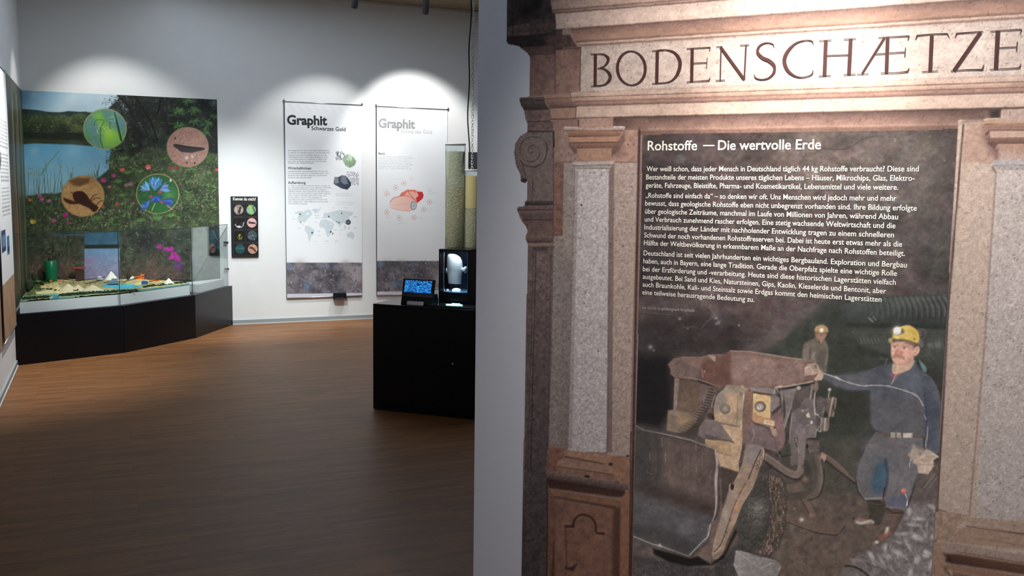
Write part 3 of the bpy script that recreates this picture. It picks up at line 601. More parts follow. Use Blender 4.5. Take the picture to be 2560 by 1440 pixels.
# ---------------------------------------------------------------- landscape wallpaper across the corner
def paint_meadow(c):
    r = c.rng = random.Random(77); c.fr(*Z1)
    c.poly([(100, 200), (2000, 200), (2000, 900), (100, 900)], (34, 38, 34), 1, n=.4, ns=20)
    c.poly([(100, 200), (1060, 200), (1040, 340), (960, 420), (900, 460), (100, 460)], (120, 172, 205), 4, c2=(176, 200, 214), ax=((300, 275), (500, 460)), n=.05, ns=30)
    for x, y, q in ((620, 370, 60), (900, 330, 50), (300, 300, 40)): c.glow(x, y, q, (205, 212, 220), .4)
    c.poly([(100, 425), (230, 432), (330, 440), (420, 455), (520, 462), (600, 448), (700, 455), (760, 452), (790, 480), (860, 520), (860, 700), (100, 700)], (44, 60, 56), 1.5, n=.25, ns=6)
    for x, y, rx, ry, cl in ((300, 540, 90, 60, (60, 76, 46)), (420, 530, 80, 50, (60, 76, 46)), (540, 550, 80, 70, (74, 88, 52)), (620, 560, 60, 60, (92, 104, 64)), (700, 520, 70, 50, (78, 94, 56)), (680, 610, 60, 40, (98, 106, 58)), (250, 590, 70, 50, (54, 66, 40)), (540, 600, 60, 40, (40, 48, 30)), (380, 590, 60, 40, (46, 54, 34)), (820, 560, 60, 60, (54, 66, 42))): c.ell(x, y, rx, ry, np.array(cl) * 1.12, .85, 6, n=.4, ns=4, c2=np.array(cl) * .55, ax=((x, y - ry), (x, y + ry)))
    c.dabs(260, (210, 480, 860, 640), 16, 8, [(40, 50, 32), (90, 104, 60), (62, 76, 46), (112, 124, 78)], (0, pi), (.3, .7))
    c.poly([(200, 635), (900, 640), (960, 690), (960, 760), (200, 740)], (28, 34, 24), 3, n=.3, ns=10); c.poly([(210, 690), (560, 700), (900, 715), (960, 760), (210, 740)], (52, 62, 40), 5, .8, n=.3, ns=12)
    c.poly([(190, 742), (300, 732), (620, 742), (960, 768), (990, 800), (960, 860), (960, 1010), (860, 1040), (760, 1100), (400, 1200), (190, 1200)], (92, 156, 194), 3, c2=(142, 188, 208), ax=((400, 740), (450, 1100)), n=.06, ns=40)
    c.glow(640, 800, 90, (150, 195, 215), .5); c.glow(300, 800, 60, (150, 195, 215), .5)
    # meadow
    mead = [(200, 1200), (400, 1170), (560, 1180), (800, 1100), (880, 1020), (960, 960), (980, 780), (1150, 850), (1300, 760), (1500, 780), (1950, 830), (1960, 1540), (200, 1540)]
    c.poly(mead, (62, 72, 52), 4, n=.4, ns=10)
    for k in range(90): c.glow(r.uniform(960, 1930), r.uniform(820, 1500), r.uniform(25, 60), [(26, 32, 24), (110, 124, 84), (40, 60, 34), (96, 96, 86), (84, 116, 60)][k % 5], .5)
    cols = [(74, 104, 52), (112, 140, 84), (46, 60, 38), (150, 160, 120), (24, 32, 24), (92, 112, 72), (170, 176, 144), (34, 44, 30), (120, 116, 100)]
    c.dabs(1500, (960, 820, 1935, 1500), 30, 6, cols, (-3.1, 0), (.4, .9)); c.dabs(900, (220, 1180, 1000, 1500), 30, 6, cols, (-3.1, 0), (.35, .85))
    c.dabs(300, (960, 720, 1500, 960), 34, 6, [(52, 66, 50), (70, 88, 64), (30, 38, 30), (96, 110, 90)], (-2.4, -.7), (.35, .8))
    # dark tree
    c.dabs(420, (1000, 315, 1890, 760), 30, 7, [(22, 26, 24), (44, 54, 40), (60, 72, 52), (30, 34, 30), (80, 92, 70)], (0, pi), (.3, .8))
    for k in range(46): c.glow(r.uniform(1020, 1890), r.uniform(320, 800), r.uniform(25, 60), [(62, 72, 60), (18, 20, 22), (78, 92, 80), (44, 52, 40)][k % 4], .5)
    c.dabs(420, (1010, 320, 1890, 830), 24, 6, [(92, 108, 92), (60, 84, 54), (14, 16, 18), (112, 124, 112), (76, 104, 64)], (0, pi), (.3, .75))
    c.dabs(170, (960, 300, 1120, 560), 20, 6, [(30, 34, 32), (50, 58, 48), (150, 178, 196)], (0, pi), (.5, .9)); c.dabs(110, (930, 760, 1060, 1080), 26, 6, [(44, 60, 44), (80, 104, 70), (30, 38, 34)], (-2.6, -.5), (.5, .9))
    c.dabs(90, (900, 330, 1150, 470), 22, 5, [(50, 58, 54), (90, 104, 100), (40, 46, 42)], (0, pi), (.4, .8))
    for P in ([(1040, 310), (1120, 400), (1180, 520)], [(1180, 315), (1240, 400), (1330, 560), (1380, 700)], [(1420, 320), (1380, 480)]): c.line(P, [18, 16, 12][:len(P)] if len(P) < 4 else [20, 18, 14, 10], (20, 18, 20), .9, 2, sm=1)
    for x, y in ((1700, 360), (1650, 350), (1880, 380)): c.glow(x, y, 30, (120, 140, 158), .45)
    for cx, cy, m, L in ((1640, 360, 9, 70), (1560, 450, 10, 80), (1700, 440, 10, 80), (1560, 580, 9, 80), (1820, 560, 10, 80), (1800, 640, 9, 80), (1700, 540, 8, 70), (1880, 500, 7, 60)):
        for k in range(m):
            t = k * 2 * pi / m + r.uniform(-.2, .2); l_ = L * r.uniform(.6, 1.1); x1 = cx + cos(t) * l_; y1 = cy + sin(t) * l_ * .7
            c.line([(cx, cy), ((cx + x1) / 2, (cy + y1) / 2 - 6), (x1, y1)], [3, 15, 2], (random.Random(k).choice([(78, 116, 66), (96, 134, 80), (58, 90, 52)])), .85, 1.5)
    for k in range(46):
        cx = r.uniform(980, 1900); cy = r.uniform(760, 1480)
        for q in range(4): t = r.uniform(-3.0, -.1); l_ = r.uniform(26, 52); c.line([(cx, cy), (cx + cos(t) * l_ * .5, cy + sin(t) * l_ * .5), (cx + cos(t) * l_, cy + sin(t) * l_ * .8)], [2, 10, 2], [(96, 136, 72), (120, 156, 90), (70, 104, 54)][q % 3], .7, 1.4)
    # sprays, stems and blossoms
    for k in range(34):
        x = r.uniform(230, 700); y = r.uniform(1180, 1300); h = r.uniform(120, 330); b = r.uniform(-50, 50)
        c.line([(x, y), (x + b * .4, y - h * .5), (x + b, y - h)], [5, 4, 2], [(70, 96, 90), (90, 104, 60), (50, 70, 56)][k % 3], .7, 1, sm=1)
    for k in range(24):
        x = r.uniform(820, 1000); y = r.uniform(1000, 1120); c.line([(x, y), (x + r.uniform(-50, 20), y - r.uniform(60, 150))], [5, 2], (40, 56, 48), .8, 1)
    c.dabs(60, (240, 920, 560, 1000), 18, 8, [(176, 158, 70), (140, 130, 70), (190, 170, 84)], (0, pi), (.4, .8), inside=lambda x, y: (x < 330 and y > 950) or (x > 420 and y < 950))
    c.line([(360, 1010), (430, 900), (520, 800)], [14, 10, 4], (96, 120, 70), .6, 3)
    for x, y, q, cl in ((1075, 965, 22, (206, 92, 76)), (1300, 940, 26, (214, 84, 80)), (1300, 952, 12, (232, 150, 180)), (912, 1055, 28, (176, 66, 128)), (996, 1015, 22, (164, 70, 120)), (350, 1190, 18, (196, 96, 160)), (370, 1225, 20, (186, 84, 150)), (958, 1115, 16, (200, 110, 120)), (580, 1365, 30, (160, 48, 112)), (472, 1410, 24, (190, 100, 150)), (1150, 1090, 26, (150, 110, 120)), (1110, 1100, 22, (136, 104, 112)), (1500, 940, 24, (150, 66, 66)), (1560, 945, 20, (140, 60, 66)), (1905, 965, 16, (200, 60, 66)), (1030, 1270, 18, (186, 84, 74)), (900, 1285, 18, (176, 80, 66)), (1165, 1260, 16, (160, 90, 110)), (262, 1230, 16, (200, 110, 80)), (430, 1240, 18, (180, 110, 150)), (290, 1420, 26, (206, 176, 70)), (600, 1430, 18, (140, 60, 100))):
        for k in range(6): t = k * 1.05; c.ell(x + q * .5 * cos(t), y + q * .4 * sin(t), q * .5, q * .42, np.array(cl) * r.uniform(.8, 1.2), .9, 2)
        c.line([(x, y + q * .6), (x + r.uniform(-8, 8), y + q * 3)], 5, (60, 80, 44), .7, 1)
    for x, y in ((1080, 880), (1040, 1080), (1120, 1000), (1080, 1200), (1500, 1380), (1380, 1400), (860, 1400), (1240, 1420)):
        for k in range(5): t = -2.8 + k * .55; c.line([(x, y), (x + 30 * cos(t), y + 22 * sin(t) - 4), (x + 60 * cos(t), y + 40 * sin(t))], [3, 13, 2], (104, 148, 76), .75, 1.5)
    # the four round insets
    def inset(cx, cy, rx, ry, base, rim): c.ell(cx, cy, rx + 7, ry + 7, rim, 1, 1.2); c.ell(cx, cy, rx, ry, base, 1, 1.2, n=.12, ns=6)
    def ins(cx, cy, rx, ry, k=.93): return lambda x, y: ((x - cx) / rx) ** 2 + ((y - cy) / ry) ** 2 < k * k
    inset(922, 605, 184, 172, (96, 142, 126), (168, 160, 110))
    c.poly([(815, 480), (880, 450), (960, 600), (1060, 640), (1080, 700), (1000, 765), (900, 765), (900, 640)], (128, 186, 62), 14, .85); c.glow(960, 650, 70, (160, 210, 80), .8); c.glow(800, 620, 50, (96, 140, 160), .7); c.glow(1060, 560, 50, (100, 140, 168), .6); c.glow(770, 660, 40, (80, 150, 70), .7); c.glow(1010, 480, 40, (110, 160, 150), .6)
    c.line([(1005, 462), (1035, 580), (1065, 705)], [8, 16, 18], (28, 62, 34), .95, 1.2); c.line([(885, 590), (882, 700), (905, 775)], 7, (50, 84, 50), .9); c.line([(965, 500), (965, 610)], 5, (50, 84, 60), .8)
    c.line([(830, 570), (838, 530), (880, 525), (915, 538), (880, 590)], 6, (60, 90, 80), .8, sm=1); c.line([(950, 512), (990, 498), (1010, 520), (1000, 545), (960, 530)], 6, (160, 190, 180), .8, sm=1); c.dabs(14, (850, 560, 960, 640), 30, 5, [(190, 220, 130), (220, 235, 190)], inside=ins(922, 605, 184, 172))
    inset(1648, 765, 178, 170, (166, 128, 116), (150, 130, 110))
    c.dabs(120, (1480, 600, 1820, 930), 14, 7, [(190, 156, 146), (140, 100, 92), (210, 190, 186), (120, 84, 78)], inside=ins(1648, 765, 178, 170), a=(.4, .8)); c.line([(1535, 750), (1600, 780), (1680, 790), (1785, 780)], [26, 56, 50, 22], (54, 50, 54), .95, 3); c.line([(1545, 745), (1640, 762), (1770, 776)], 14, (34, 32, 36), .9, 2)
    for x, y, q in ((1640, 858, 16), (1690, 850, 12), (1538, 686, 9), (1640, 900, 8), (1710, 905, 9)): c.ell(x, y, q, q, (200, 190, 188) if q > 9 else (60, 44, 42), .9, 1.5)
    inset(728, 1195, 184, 174, (196, 152, 100), (170, 140, 90))
    c.glow(800, 1050, 60, (150, 110, 70), .6); c.poly([(600, 1060), (690, 1030), (790, 1040), (780, 1080), (700, 1110), (640, 1100)], (92, 60, 34), 6, .75); c.dabs(60, (570, 1030, 900, 1350), 40, 7, [(214, 178, 130), (150, 112, 70), (224, 190, 140)], inside=ins(728, 1195, 184, 174), a=(.3, .6))
    c.poly([(640, 1170), (700, 1150), (750, 1170), (800, 1240), (862, 1290), (850, 1320), (820, 1335), (780, 1300), (700, 1265), (655, 1240)], (56, 24, 20), 3, .95, sm=1); c.poly([(555, 1210), (590, 1220), (650, 1240), (690, 1262), (620, 1265), (575, 1245)], (70, 36, 26), 3, .95, sm=1)
    for P in ([(800, 1240), (840, 1210), (880, 1215)], [(790, 1235), (820, 1190), (850, 1180)], [(840, 1280), (880, 1240), (905, 1235)], [(655, 1180), (620, 1160)]): c.line(P, 7, (74, 38, 28), .9, 1.2)
    inset(1385, 1175, 182, 170, (52, 96, 58), (176, 156, 110))
    c.glow(1480, 1190, 60, (92, 160, 84), .7); c.glow(1300, 1080, 60, (70, 120, 70), .6); c.glow(1400, 1300, 70, (50, 110, 56), .8); c.dabs(40, (1230, 1030, 1540, 1330), 40, 8, [(40, 78, 44), (88, 140, 80), (30, 56, 34)], inside=ins(1385, 1175, 182, 170), a=(.3, .6))
    def petals(cx, cy, L, n_, t0, t1, cl):
        for k in range(n_): t = t0 + (t1 - t0) * k / max(1, n_ - 1); c.line([(cx, cy), (cx + L * .6 * cos(t), cy + L * .6 * sin(t)), (cx + L * cos(t), cy + L * sin(t))], [L * .12, L * .42, L * .1], np.array(cl) * (.85 + .3 * (k % 2)), .95, 1.2)
    petals(1360, 1140, 110, 5, -2.0, -1.0, (92, 156, 214)); petals(1310, 1140, 80, 4, -3.1, -2.0, (110, 168, 216)); petals(1410, 1140, 80, 4, -.9, .1, (104, 140, 196)); petals(1370, 1200, 60, 4, 0, 2.4, (62, 88, 190)); petals(1430, 1245, 90, 3, -.3, .3, (70, 92, 184)); petals(1290, 1290, 60, 4, 2.6, 5, (70, 110, 200))
    for x, y, q in ((1405, 1158, 16), (1325, 1200, 14), (1420, 1250, 12), (1350, 1100, 10)): c.ell(x, y, q, q * .8, (196, 70, 116), .95, 2)
    c.line([(1335, 1320), (1360, 1260)], 7, (200, 205, 190), .8); c.line([(1240, 1130), (1310, 1150)], 6, (170, 110, 170), .8)
    c.line([(1470, 1280), (1510, 1310)], 12, (190, 130, 150), .9, 2); c.ell(1498, 1058, 9, 12, (230, 230, 210), .9, 2)
    c.line([(200, 1475), (1500, 1468), (1925, 1440)], 10, (70, 84, 62), .0)
    # below the vitrine's rim: forest floor with flowers, plus glass reflections painted into it
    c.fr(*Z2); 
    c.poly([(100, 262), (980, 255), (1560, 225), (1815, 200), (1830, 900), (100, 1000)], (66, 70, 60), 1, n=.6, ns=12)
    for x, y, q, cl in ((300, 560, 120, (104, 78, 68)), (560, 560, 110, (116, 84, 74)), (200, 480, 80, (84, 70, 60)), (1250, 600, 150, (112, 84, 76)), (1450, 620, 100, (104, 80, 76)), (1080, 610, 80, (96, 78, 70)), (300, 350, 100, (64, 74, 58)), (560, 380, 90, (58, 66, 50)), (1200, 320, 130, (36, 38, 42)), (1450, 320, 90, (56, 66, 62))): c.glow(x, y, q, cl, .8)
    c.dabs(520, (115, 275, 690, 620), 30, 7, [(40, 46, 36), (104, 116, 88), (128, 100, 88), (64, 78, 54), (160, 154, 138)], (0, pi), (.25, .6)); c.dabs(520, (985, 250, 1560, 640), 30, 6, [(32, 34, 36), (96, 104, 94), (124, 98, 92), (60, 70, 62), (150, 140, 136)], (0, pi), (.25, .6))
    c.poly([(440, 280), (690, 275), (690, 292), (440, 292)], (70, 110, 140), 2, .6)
    c.poly([(690, 270), (975, 258), (978, 372), (690, 372)], (66, 104, 132), 2, n=.2, ns=12); c.poly([(690, 368), (975, 362), (975, 398), (820, 405), (690, 398)], (38, 46, 44), 3); c.poly([(690, 398), (978, 396), (980, 700), (690, 700)], (122, 158, 200), 3, c2=(150, 140, 172), ax=((800, 400), (800, 620)), n=.12, ns=14)  # lake band: reflection in the vitrine glass, painted onto the backdrop
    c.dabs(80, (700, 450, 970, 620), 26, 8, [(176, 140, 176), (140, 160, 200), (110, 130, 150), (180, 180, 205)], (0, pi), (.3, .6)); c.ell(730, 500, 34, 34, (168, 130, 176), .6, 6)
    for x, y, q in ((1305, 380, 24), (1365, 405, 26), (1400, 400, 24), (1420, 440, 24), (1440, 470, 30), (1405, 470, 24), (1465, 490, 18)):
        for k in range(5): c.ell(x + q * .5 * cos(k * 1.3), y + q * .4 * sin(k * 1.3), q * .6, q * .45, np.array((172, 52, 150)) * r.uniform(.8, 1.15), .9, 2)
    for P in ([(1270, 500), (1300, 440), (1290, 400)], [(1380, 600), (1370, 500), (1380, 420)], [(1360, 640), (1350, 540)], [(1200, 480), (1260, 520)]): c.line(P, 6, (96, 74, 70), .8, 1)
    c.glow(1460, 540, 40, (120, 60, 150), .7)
    c.poly([(1565, 225), (1700, 215), (1700, 800), (1570, 800)], (112, 122, 116), 2, c2=(140, 146, 142), ax=((1600, 250), (1640, 640)), n=.15, ns=10); c.poly([(1695, 215), (1812, 200), (1812, 460), (1700, 455)], (54, 72, 82), 2, n=.2, ns=10); c.line([(1700, 240), (1810, 215)], 30, (70, 56, 50), .6, 4); c.poly([(1700, 400), (1750, 380), (1812, 420), (1812, 460), (1700, 455)], (30, 40, 46), 3); c.line([(1740, 250), (1770, 310), (1808, 350)], 5, (150, 160, 168), .6); c.poly([(1565, 460), (1812, 458), (1815, 700), (1565, 760)], (120, 132, 130), 4, .9, n=.15, ns=10); c.glow(1600, 480, 40, (170, 130, 180), .4)  # grey-green strip: glass reflection painted onto the backdrop
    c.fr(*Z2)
s_end = (PL_F(545, 400) - P0) @ DF
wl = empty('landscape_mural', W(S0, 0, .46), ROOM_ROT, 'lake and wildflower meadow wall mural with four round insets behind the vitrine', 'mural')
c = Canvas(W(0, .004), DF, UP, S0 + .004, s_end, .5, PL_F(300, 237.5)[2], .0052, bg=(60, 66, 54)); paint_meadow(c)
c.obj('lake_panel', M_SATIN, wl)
zt = PL_F(300, 237.5)[2]
c = Canvas(W(S0 + .004, 0), NF, UP, .004, 1.93, .5, zt, .012, .008, bg=(84, 84, 66)); c.rng = random.Random(5)
c.C *= (.55 + .9 * fbm(c.U * 22, c.V * 1.6, 5))[..., None]
for (t_, w_, cl, z0, z1, a) in ((.1, .1, (70, 90, 70), .5, 2.6, .8), (.3, .08, (110, 130, 120), .5, 2.4, .6), (.55, .12, (60, 66, 48), .6, 2.6, .7), (.75, .06, (176, 146, 116), 1.5, 2.5, .8), (.95, .05, (190, 156, 130), .9, 2.2, .6), (1.1, .1, (46, 50, 38), .6, 2.5, .7), (1.3, .07, (180, 150, 120), 1.6, 2.4, .7), (1.45, .1, (160, 60, 60), .6, 1.35, .7), (1.2, .05, (206, 190, 150), .6, 1.6, .6), (.4, .05, (190, 176, 80), .6, 1.2, .6), (1.65, .1, (60, 54, 44), .6, 2.6, .8), (.2, .04, (66, 150, 150), .7, 1.6, .6)):
    m_ = np.exp(-((c.U - t_ - .03 * np.sin(c.V * 5)) / w_) ** 2 * 1.5) * ((c.V > z0) & (c.V < z1)) * a; c.C = c.C * (1 - m_[..., None]) + np.array(cl) * m_[..., None]
c.obj('corner_panel', M_SATIN, wl)

# ---------------------------------------------------------------- banners on the left wall
def side_banner(t0, t1, z0, z1, label, seed, part_brown):
    root = empty('wall_banner', W(S0, (t0 + t1) / 2, z0), ROOM_ROT - pi / 2, label, 'banner', 'banners on the left wall')
    c = Canvas(W(S0 + .02, 0), NF, UP, t0, t1, z0, z1, .006, bg=(226, 228, 232)); h = z1 - z0; ww = t1 - t0; r = random.Random(seed)
    def cell(u0, u1, v0, v1, col, a=1.0):
        m = (c.U > t0 + u0 * ww) & (c.U < t0 + u1 * ww) & (c.V > z0 + v0 * h) & (c.V < z0 + v1 * h); c.C[m] = c.C[m] * (1 - a) + np.array(col) * a
    for k in range(26):
        v = .80 - k * .014; 
        if k in (8, 17): continue
        x = .12
        while x < .74: l_ = r.uniform(.03, .1); cell(x, min(x + l_, .75), v, v + .006, (130, 130, 136), .7); x += l_ + .02
    cell(0, 1, 0, .21, (168, 136, 108)); m = (c.V < z0 + .21 * h); c.C[m] *= (.85 + .3 * fbm(c.U[m] * 9, c.V[m] * 9, seed))[..., None]
    cell(.3, .5, .30, .37, (60, 120, 160)); cell(.32, .48, .31, .33, (30, 60, 96)); cell(.58, .9, .32, .40, (44, 74, 110)); cell(.62, .84, .34, .38, (96, 130, 168)); cell(.6, .9, .33, .335, (30, 40, 60))
    dm = (np.abs((c.U - t0) / ww - .78) / .13 + np.abs((c.V - z0) / h - .66) / .05) < 1; c.C[dm] = (70, 74, 74); dm = (np.abs((c.U - t0) / ww - .78) / .07 + np.abs((c.V - z0) / h - .665) / .026) < 1; c.C[dm] = (200, 202, 200)
    c.obj('printed_sheet', M_PRINT, root)
    for zz in (h - .004, .004): G().tube([(-ww / 2 - .01, .02, zz), (ww / 2 + .01, .02, zz)], .007, 10).obj('rod', M_STEEL, root, True)
    for q in (-ww / 2, ww / 2): G().tube([(q, .02, 0), (q, .02, h)], .004, 6).obj('edge_cord', M_LAMP, root)
    G().lathe([(.005, 0), (.011, .006), (.011, .018), (.004, .026)], (-ww / 2, .014, h), 10).obj('hook', M_STEEL, root, True)
    root.rotation_euler = (0, 0, ROOM_ROT - pi / 2)
    return root
PLB2 = Plane(W(S0 + .02, 0), DF)
tR = (PLB2(41, 812) - P0) @ NF; tL = (PLB2(11.5, 863) - P0) @ NF; zb = PLB2(41, 812)[2]; ztb = PLB2(14, 182)[2]
side_banner(tR, tL, zb, ztb, 'white text banner on the left wall beside the lake mural', 1, .2)
side_banner(tL + .16, tL + .16 + (tL - tR), zb, ztb, 'white text banner on the left wall nearer the viewer, cut by the frame', 2, .2)
# ---------------------------------------------------------------- black plinth with the quarry model under glass
K = [fl(44, 914), fl(312, 882), fl(490, 845), fl(582, 811.6)]
ZP = .462
def rs(p): return ((p - P0) @ DF, (p - P0) @ NF)
Kst = [rs(k) for k in K]; Kst[0] = (S0 + .004, Kst[0][1]); Kst[3] = (Kst[3][0], .004)
def loc(p): return (p[0] - S0, -p[1])          # plinth-local: x along the far wall, y into it
pl = empty('display_plinth', W(S0, 0, 0), ROOM_ROT, 'long black angled plinth under the glass vitrine in the corner', 'plinth')
ring = [loc(p) for p in Kst]; inner = [(x - .0, y) for x, y in ring]
def inset_ring(d):
    out = []
    for i, (x, y) in enumerate(ring):
        a = Vector(ring[max(i - 1, 0)]); b = Vector(ring[min(i + 1, 3)]); t = (b - a).normalized(); n_ = Vector((-t[1], t[0])); out.append((x + n_[0] * d, y + n_[1] * d))
    out[0] = (ring[0][0], out[0][1]); out[3] = (out[3][0], ring[3][1]); return out
in1 = inset_ring(.03)
core = in1 + [(.004, -.004)]
def ccw(P): a = sum(P[i][0] * P[(i + 1) % len(P)][1] - P[(i + 1) % len(P)][0] * P[i][1] for i in range(len(P))); return P if a > 0 else P[::-1]
G().prism(ccw([(ring[0][0], ring[0][1])] + ring[1:] + [(.004, -.004)]), ZP - .02, ZP).obj('plinth_top', M_BLACK, pl)
G().prism(ccw(core), .0, ZP - .02).obj('core', M_BLACKM, pl)
for i in range(3):
    a, b = Vector(ring[i]), Vector(ring[i + 1]); d = (b - a).normalized() * .0015; a2, b2_ = Vector(in1[i]), Vector(in1[i + 1])
    G().prism(ccw([tuple(a + d), tuple(b - d), tuple(b2_ - d), tuple(a2 + d)]), .004, ZP - .0202).obj('front_panel', M_BLACK, pl)
# glass
gp = [rs(fl(38.5, 786, ZP)), rs(fl(300, 764, ZP)), rs(fl(481, 739, ZP)), rs(fl(572, 715, ZP))]
gp[0] = (S0 + .012, gp[0][1]); gp[3] = (gp[3][0], .03)
def ztop(p, x, y):
    w_ = W(p[0], p[1], 0); d = ray(x, y); k = np.hypot(*(w_[:2])) / np.hypot(*d[:2]); return (O + d * k)[2]
ZG = np.mean([ztop(gp[0], 33, 587), ztop(gp[1], 297, 579), ztop(gp[2], 479, 569)])
vt = empty('glass_vitrine', W(S0, 0, ZP), ROOM_ROT, 'tall frameless glass vitrine standing on the long black corner plinth', 'vitrine')
gl = [loc(p) for p in gp]
for i in range(3):
    a, b = Vector(gl[i]), Vector(gl[i + 1]); d = (b - a).normalized(); n_ = Vector((-d[1], d[0])) * .008; e = d * .001
    me = G().prism(ccw([tuple(a + e), tuple(b - e), tuple(b - e + n_), tuple(a + e + n_)]), .0, ZG - ZP)
    po = me.obj('glass_pane', M_GLASS, vt)
    ed = G().prism(ccw([tuple(a + e), tuple(b - e), tuple(b - e + n_), tuple(a + e + n_)]), ZG - ZP + .0004, ZG - ZP + .005).obj('pane_edge', M_GEDGE, vt)
for i in (1, 2): G().tube([(gl[i][0], gl[i][1], 0), (gl[i][0], gl[i][1], ZG - ZP)], .004, 6).obj('corner_joint', M_GEDGE, vt)
for zz in (.27 * (ZG - ZP), .70 * (ZG - ZP)): G().box(gl[3][0] - .05, gl[3][0] + .004, gl[3][1] - .012, gl[3][1] + .012, zz, zz + .018, .002).obj('hinge', M_LAMP, vt)
G().box(gl[3][0] - .008, gl[3][0] + .004, gl[3][1], gl[3][1] + .025, 0, ZG - ZP).obj('end_profile', M_WHITE, vt)

# quarry model
ZB = ZP + .001; HB = .105; ZT = ZB + HB
f0 = rs(fl(50, 784, ZB)); f1 = rs(fl(299, 762.5, ZB)); f2 = rs(fl(474.8, 736.8, ZB))
bk = [(f2[0] - .02, .55), (S0 + .6, .06), (S0 + .06, .06)]
basep = [f0, f1, f2] + bk; basep[-1] = (f0[0], .08); basep[-2] = (S0 + 1.0, .08)
dm = empty('quarry_model', W(S0, 0, ZB), ROOM_ROT, 'model landscape of a gravel quarry lake on a white base inside the vitrine', 'model')
G().prism(ccw([loc(p) for p in basep]), 0, HB - .004).obj('model_base', mat('model_base_white', (240, 240, 250), .5, var=.02), dm)
c = Canvas(W(S0, 0, ZT), DF, NF, .02, 1.9, .05, 2.0, .0065, bg=(150, 140, 100)); c.fr(*Z2); r = c.rng = random.Random(12)
SAND = (204, 190, 142); GRN = (58, 82, 40); WAT = (70, 128, 140); WHT = (226, 220, 206)
c.poly([(100, 560), (1700, 560), (1700, 1000), (100, 1000)], (168, 156, 112), 1, n=.25, ns=8)
c.poly([(150, 640), (420, 620), (440, 700), (330, 740), (150, 760)], (70, 82, 46), 6, n=.5, ns=5)
c.poly([(330, 700), (470, 680), (500, 740), (320, 745)], (200, 184, 130), 4, n=.2, ns=4); c.poly([(150, 690), (330, 690), (340, 780), (200, 800)], (64, 76, 42), 5, .8, n=.6, ns=4)
c.poly([(165, 800), (300, 790), (480, 765), (1130, 735), (1160, 740), (1555, 690), (1555, 720), (1000, 775), (165, 850)], WAT, 2, n=.12, ns=10)
c.poly([(290, 760), (640, 735), (640, 765), (500, 775), (300, 778)], (206, 194, 146), 3, n=.15)
c.poly([(165, 808), (230, 798), (400, 790), (430, 800), (400, 815), (165, 832)], GRN, 2, n=.4, ns=4); c.line([(165, 828), (400, 815), (430, 800)], 8, (200, 190, 140), .9, 1)
c.poly([(480, 785), (560, 770), (980, 752), (1120, 738), (1140, 745), (1000, 765), (700, 785), (500, 800)], (62, 92, 50), 2, n=.4, ns=4); c.line([(485, 802), (700, 790), (1000, 768), (1138, 748)], 7, (190, 188, 140), .9, 1); c.poly([(480, 785), (560, 768), (700, 758), (760, 762), (700, 785), (500, 800)], (44, 72, 36), 2, .8, n=.4, ns=4)
c.poly([(820, 705), (880, 695), (1100, 690), (1180, 700), (1130, 725), (1000, 735), (850, 720)], (78, 176, 204), 2, n=.08, ns=6)
c.poly([(440, 730), (560, 725), (800, 735), (870, 755), (700, 752), (440, 745)], WHT, 3, .9, n=.1)
c.poly([(1160, 712), (1300, 695), (1525, 672), (1525, 690), (1300, 715), (1170, 732)], (92, 100, 52), 2, n=.4, ns=4); c.line([(1165, 734), (1300, 716), (1530, 690)], 7, (206, 190, 140), .95, 1)
c.poly([(1000, 640), (1550, 610), (1560, 670), (1150, 695), (1000, 690)], (208, 190, 140), 5, .8, n=.2)
c.dabs(140, (150, 640, 1540, 800), 14, 6, [(60, 76, 40), (120, 116, 70), (216, 204, 168), (150, 140, 90)], (-.5, .3), (.3, .6))
BP = np.array([(W(p[0], p[1], 0)[:2] - W(0, 0, 0)[:2]) @ DF[:2] - 0 for p in basep]); BT = np.array([p[1] for p in basep]); BS = np.array([p[0] for p in basep]) - S0
def keep_t(X, Y, U_, V_): return in_poly(list(zip(BS, BT)), U_, V_)
hh = .012 * fbm(c.U * 9, c.V * 9, 4) + .01 * fbm(c.U * 40, c.V * 40, 8)
wat = (np.abs(c.C[..., 2] - 150) < 60) & (c.C[..., 2] > c.C[..., 0] + 25); hh = np.where(wat, .001, hh)
c.P = c.P + hh[..., None] * UP
c.obj('terrain', print_mat('model_terrain', .7, .2), dm, keep=keep_t, off=-.0)
def mp(x, y, z=None):
    p = fl(Z2[0] + x / Z2[2], Z2[1] + y / Z2[2], ZT + .006 if z is None else z); t = (p - P0) @ NF
    s_ = (p - P0) @ DF
    if s_ < S0 + .07: p = p + DF * (S0 + .07 - s_)
    if t < .14:      # keep it on the model: slide along the line of sight's ground track
        d = p - np.array([0, 0, p[2]]); p = p - d * ((t - .14) / (d @ NF))
    return p
def mloc(p): q = p - W(S0, 0, ZB); return Vector((q @ DF, -(q @ NF), q[2]))
def px2m(p, px): return px / Z2[2] / F_PX * ((p - O) @ CF)          # zoom-frame length -> metres there
def pile(x, y, wdt, hgt, mt, name='gravel_pile', sq=1.0, seed=0):
    p = mp(x, y); q = mloc(p); R_ = px2m(p, wdt) / 2; H_ = px2m(p, hgt); rr = random.Random(seed); n_ = 14
    prof = [(1, 0), (.78, .22), (.5, .52), (.24, .8), (.04, 1)]; g = G(); V = []
    for a_, b_ in prof:
        for i in range(n_): k = 1 + rr.uniform(-.08, .08); V.append((q[0] + R_ * a_ * k * cos(2 * pi * i / n_), q[1] + R_ * a_ * k * sq * sin(2 * pi * i / n_), q[2] - .006 + H_ * b_))
    Fs = [(k * n_ + i, k * n_ + (i + 1) % n_, (k + 1) * n_ + (i + 1) % n_, (k + 1) * n_ + i) for k in range(4) for i in range(n_)] + [tuple(range(n_ - 1, -1, -1)), tuple(4 * n_ + i for i in range(n_))]
    return g.add(V, Fs).obj(name, mt, dm, True)
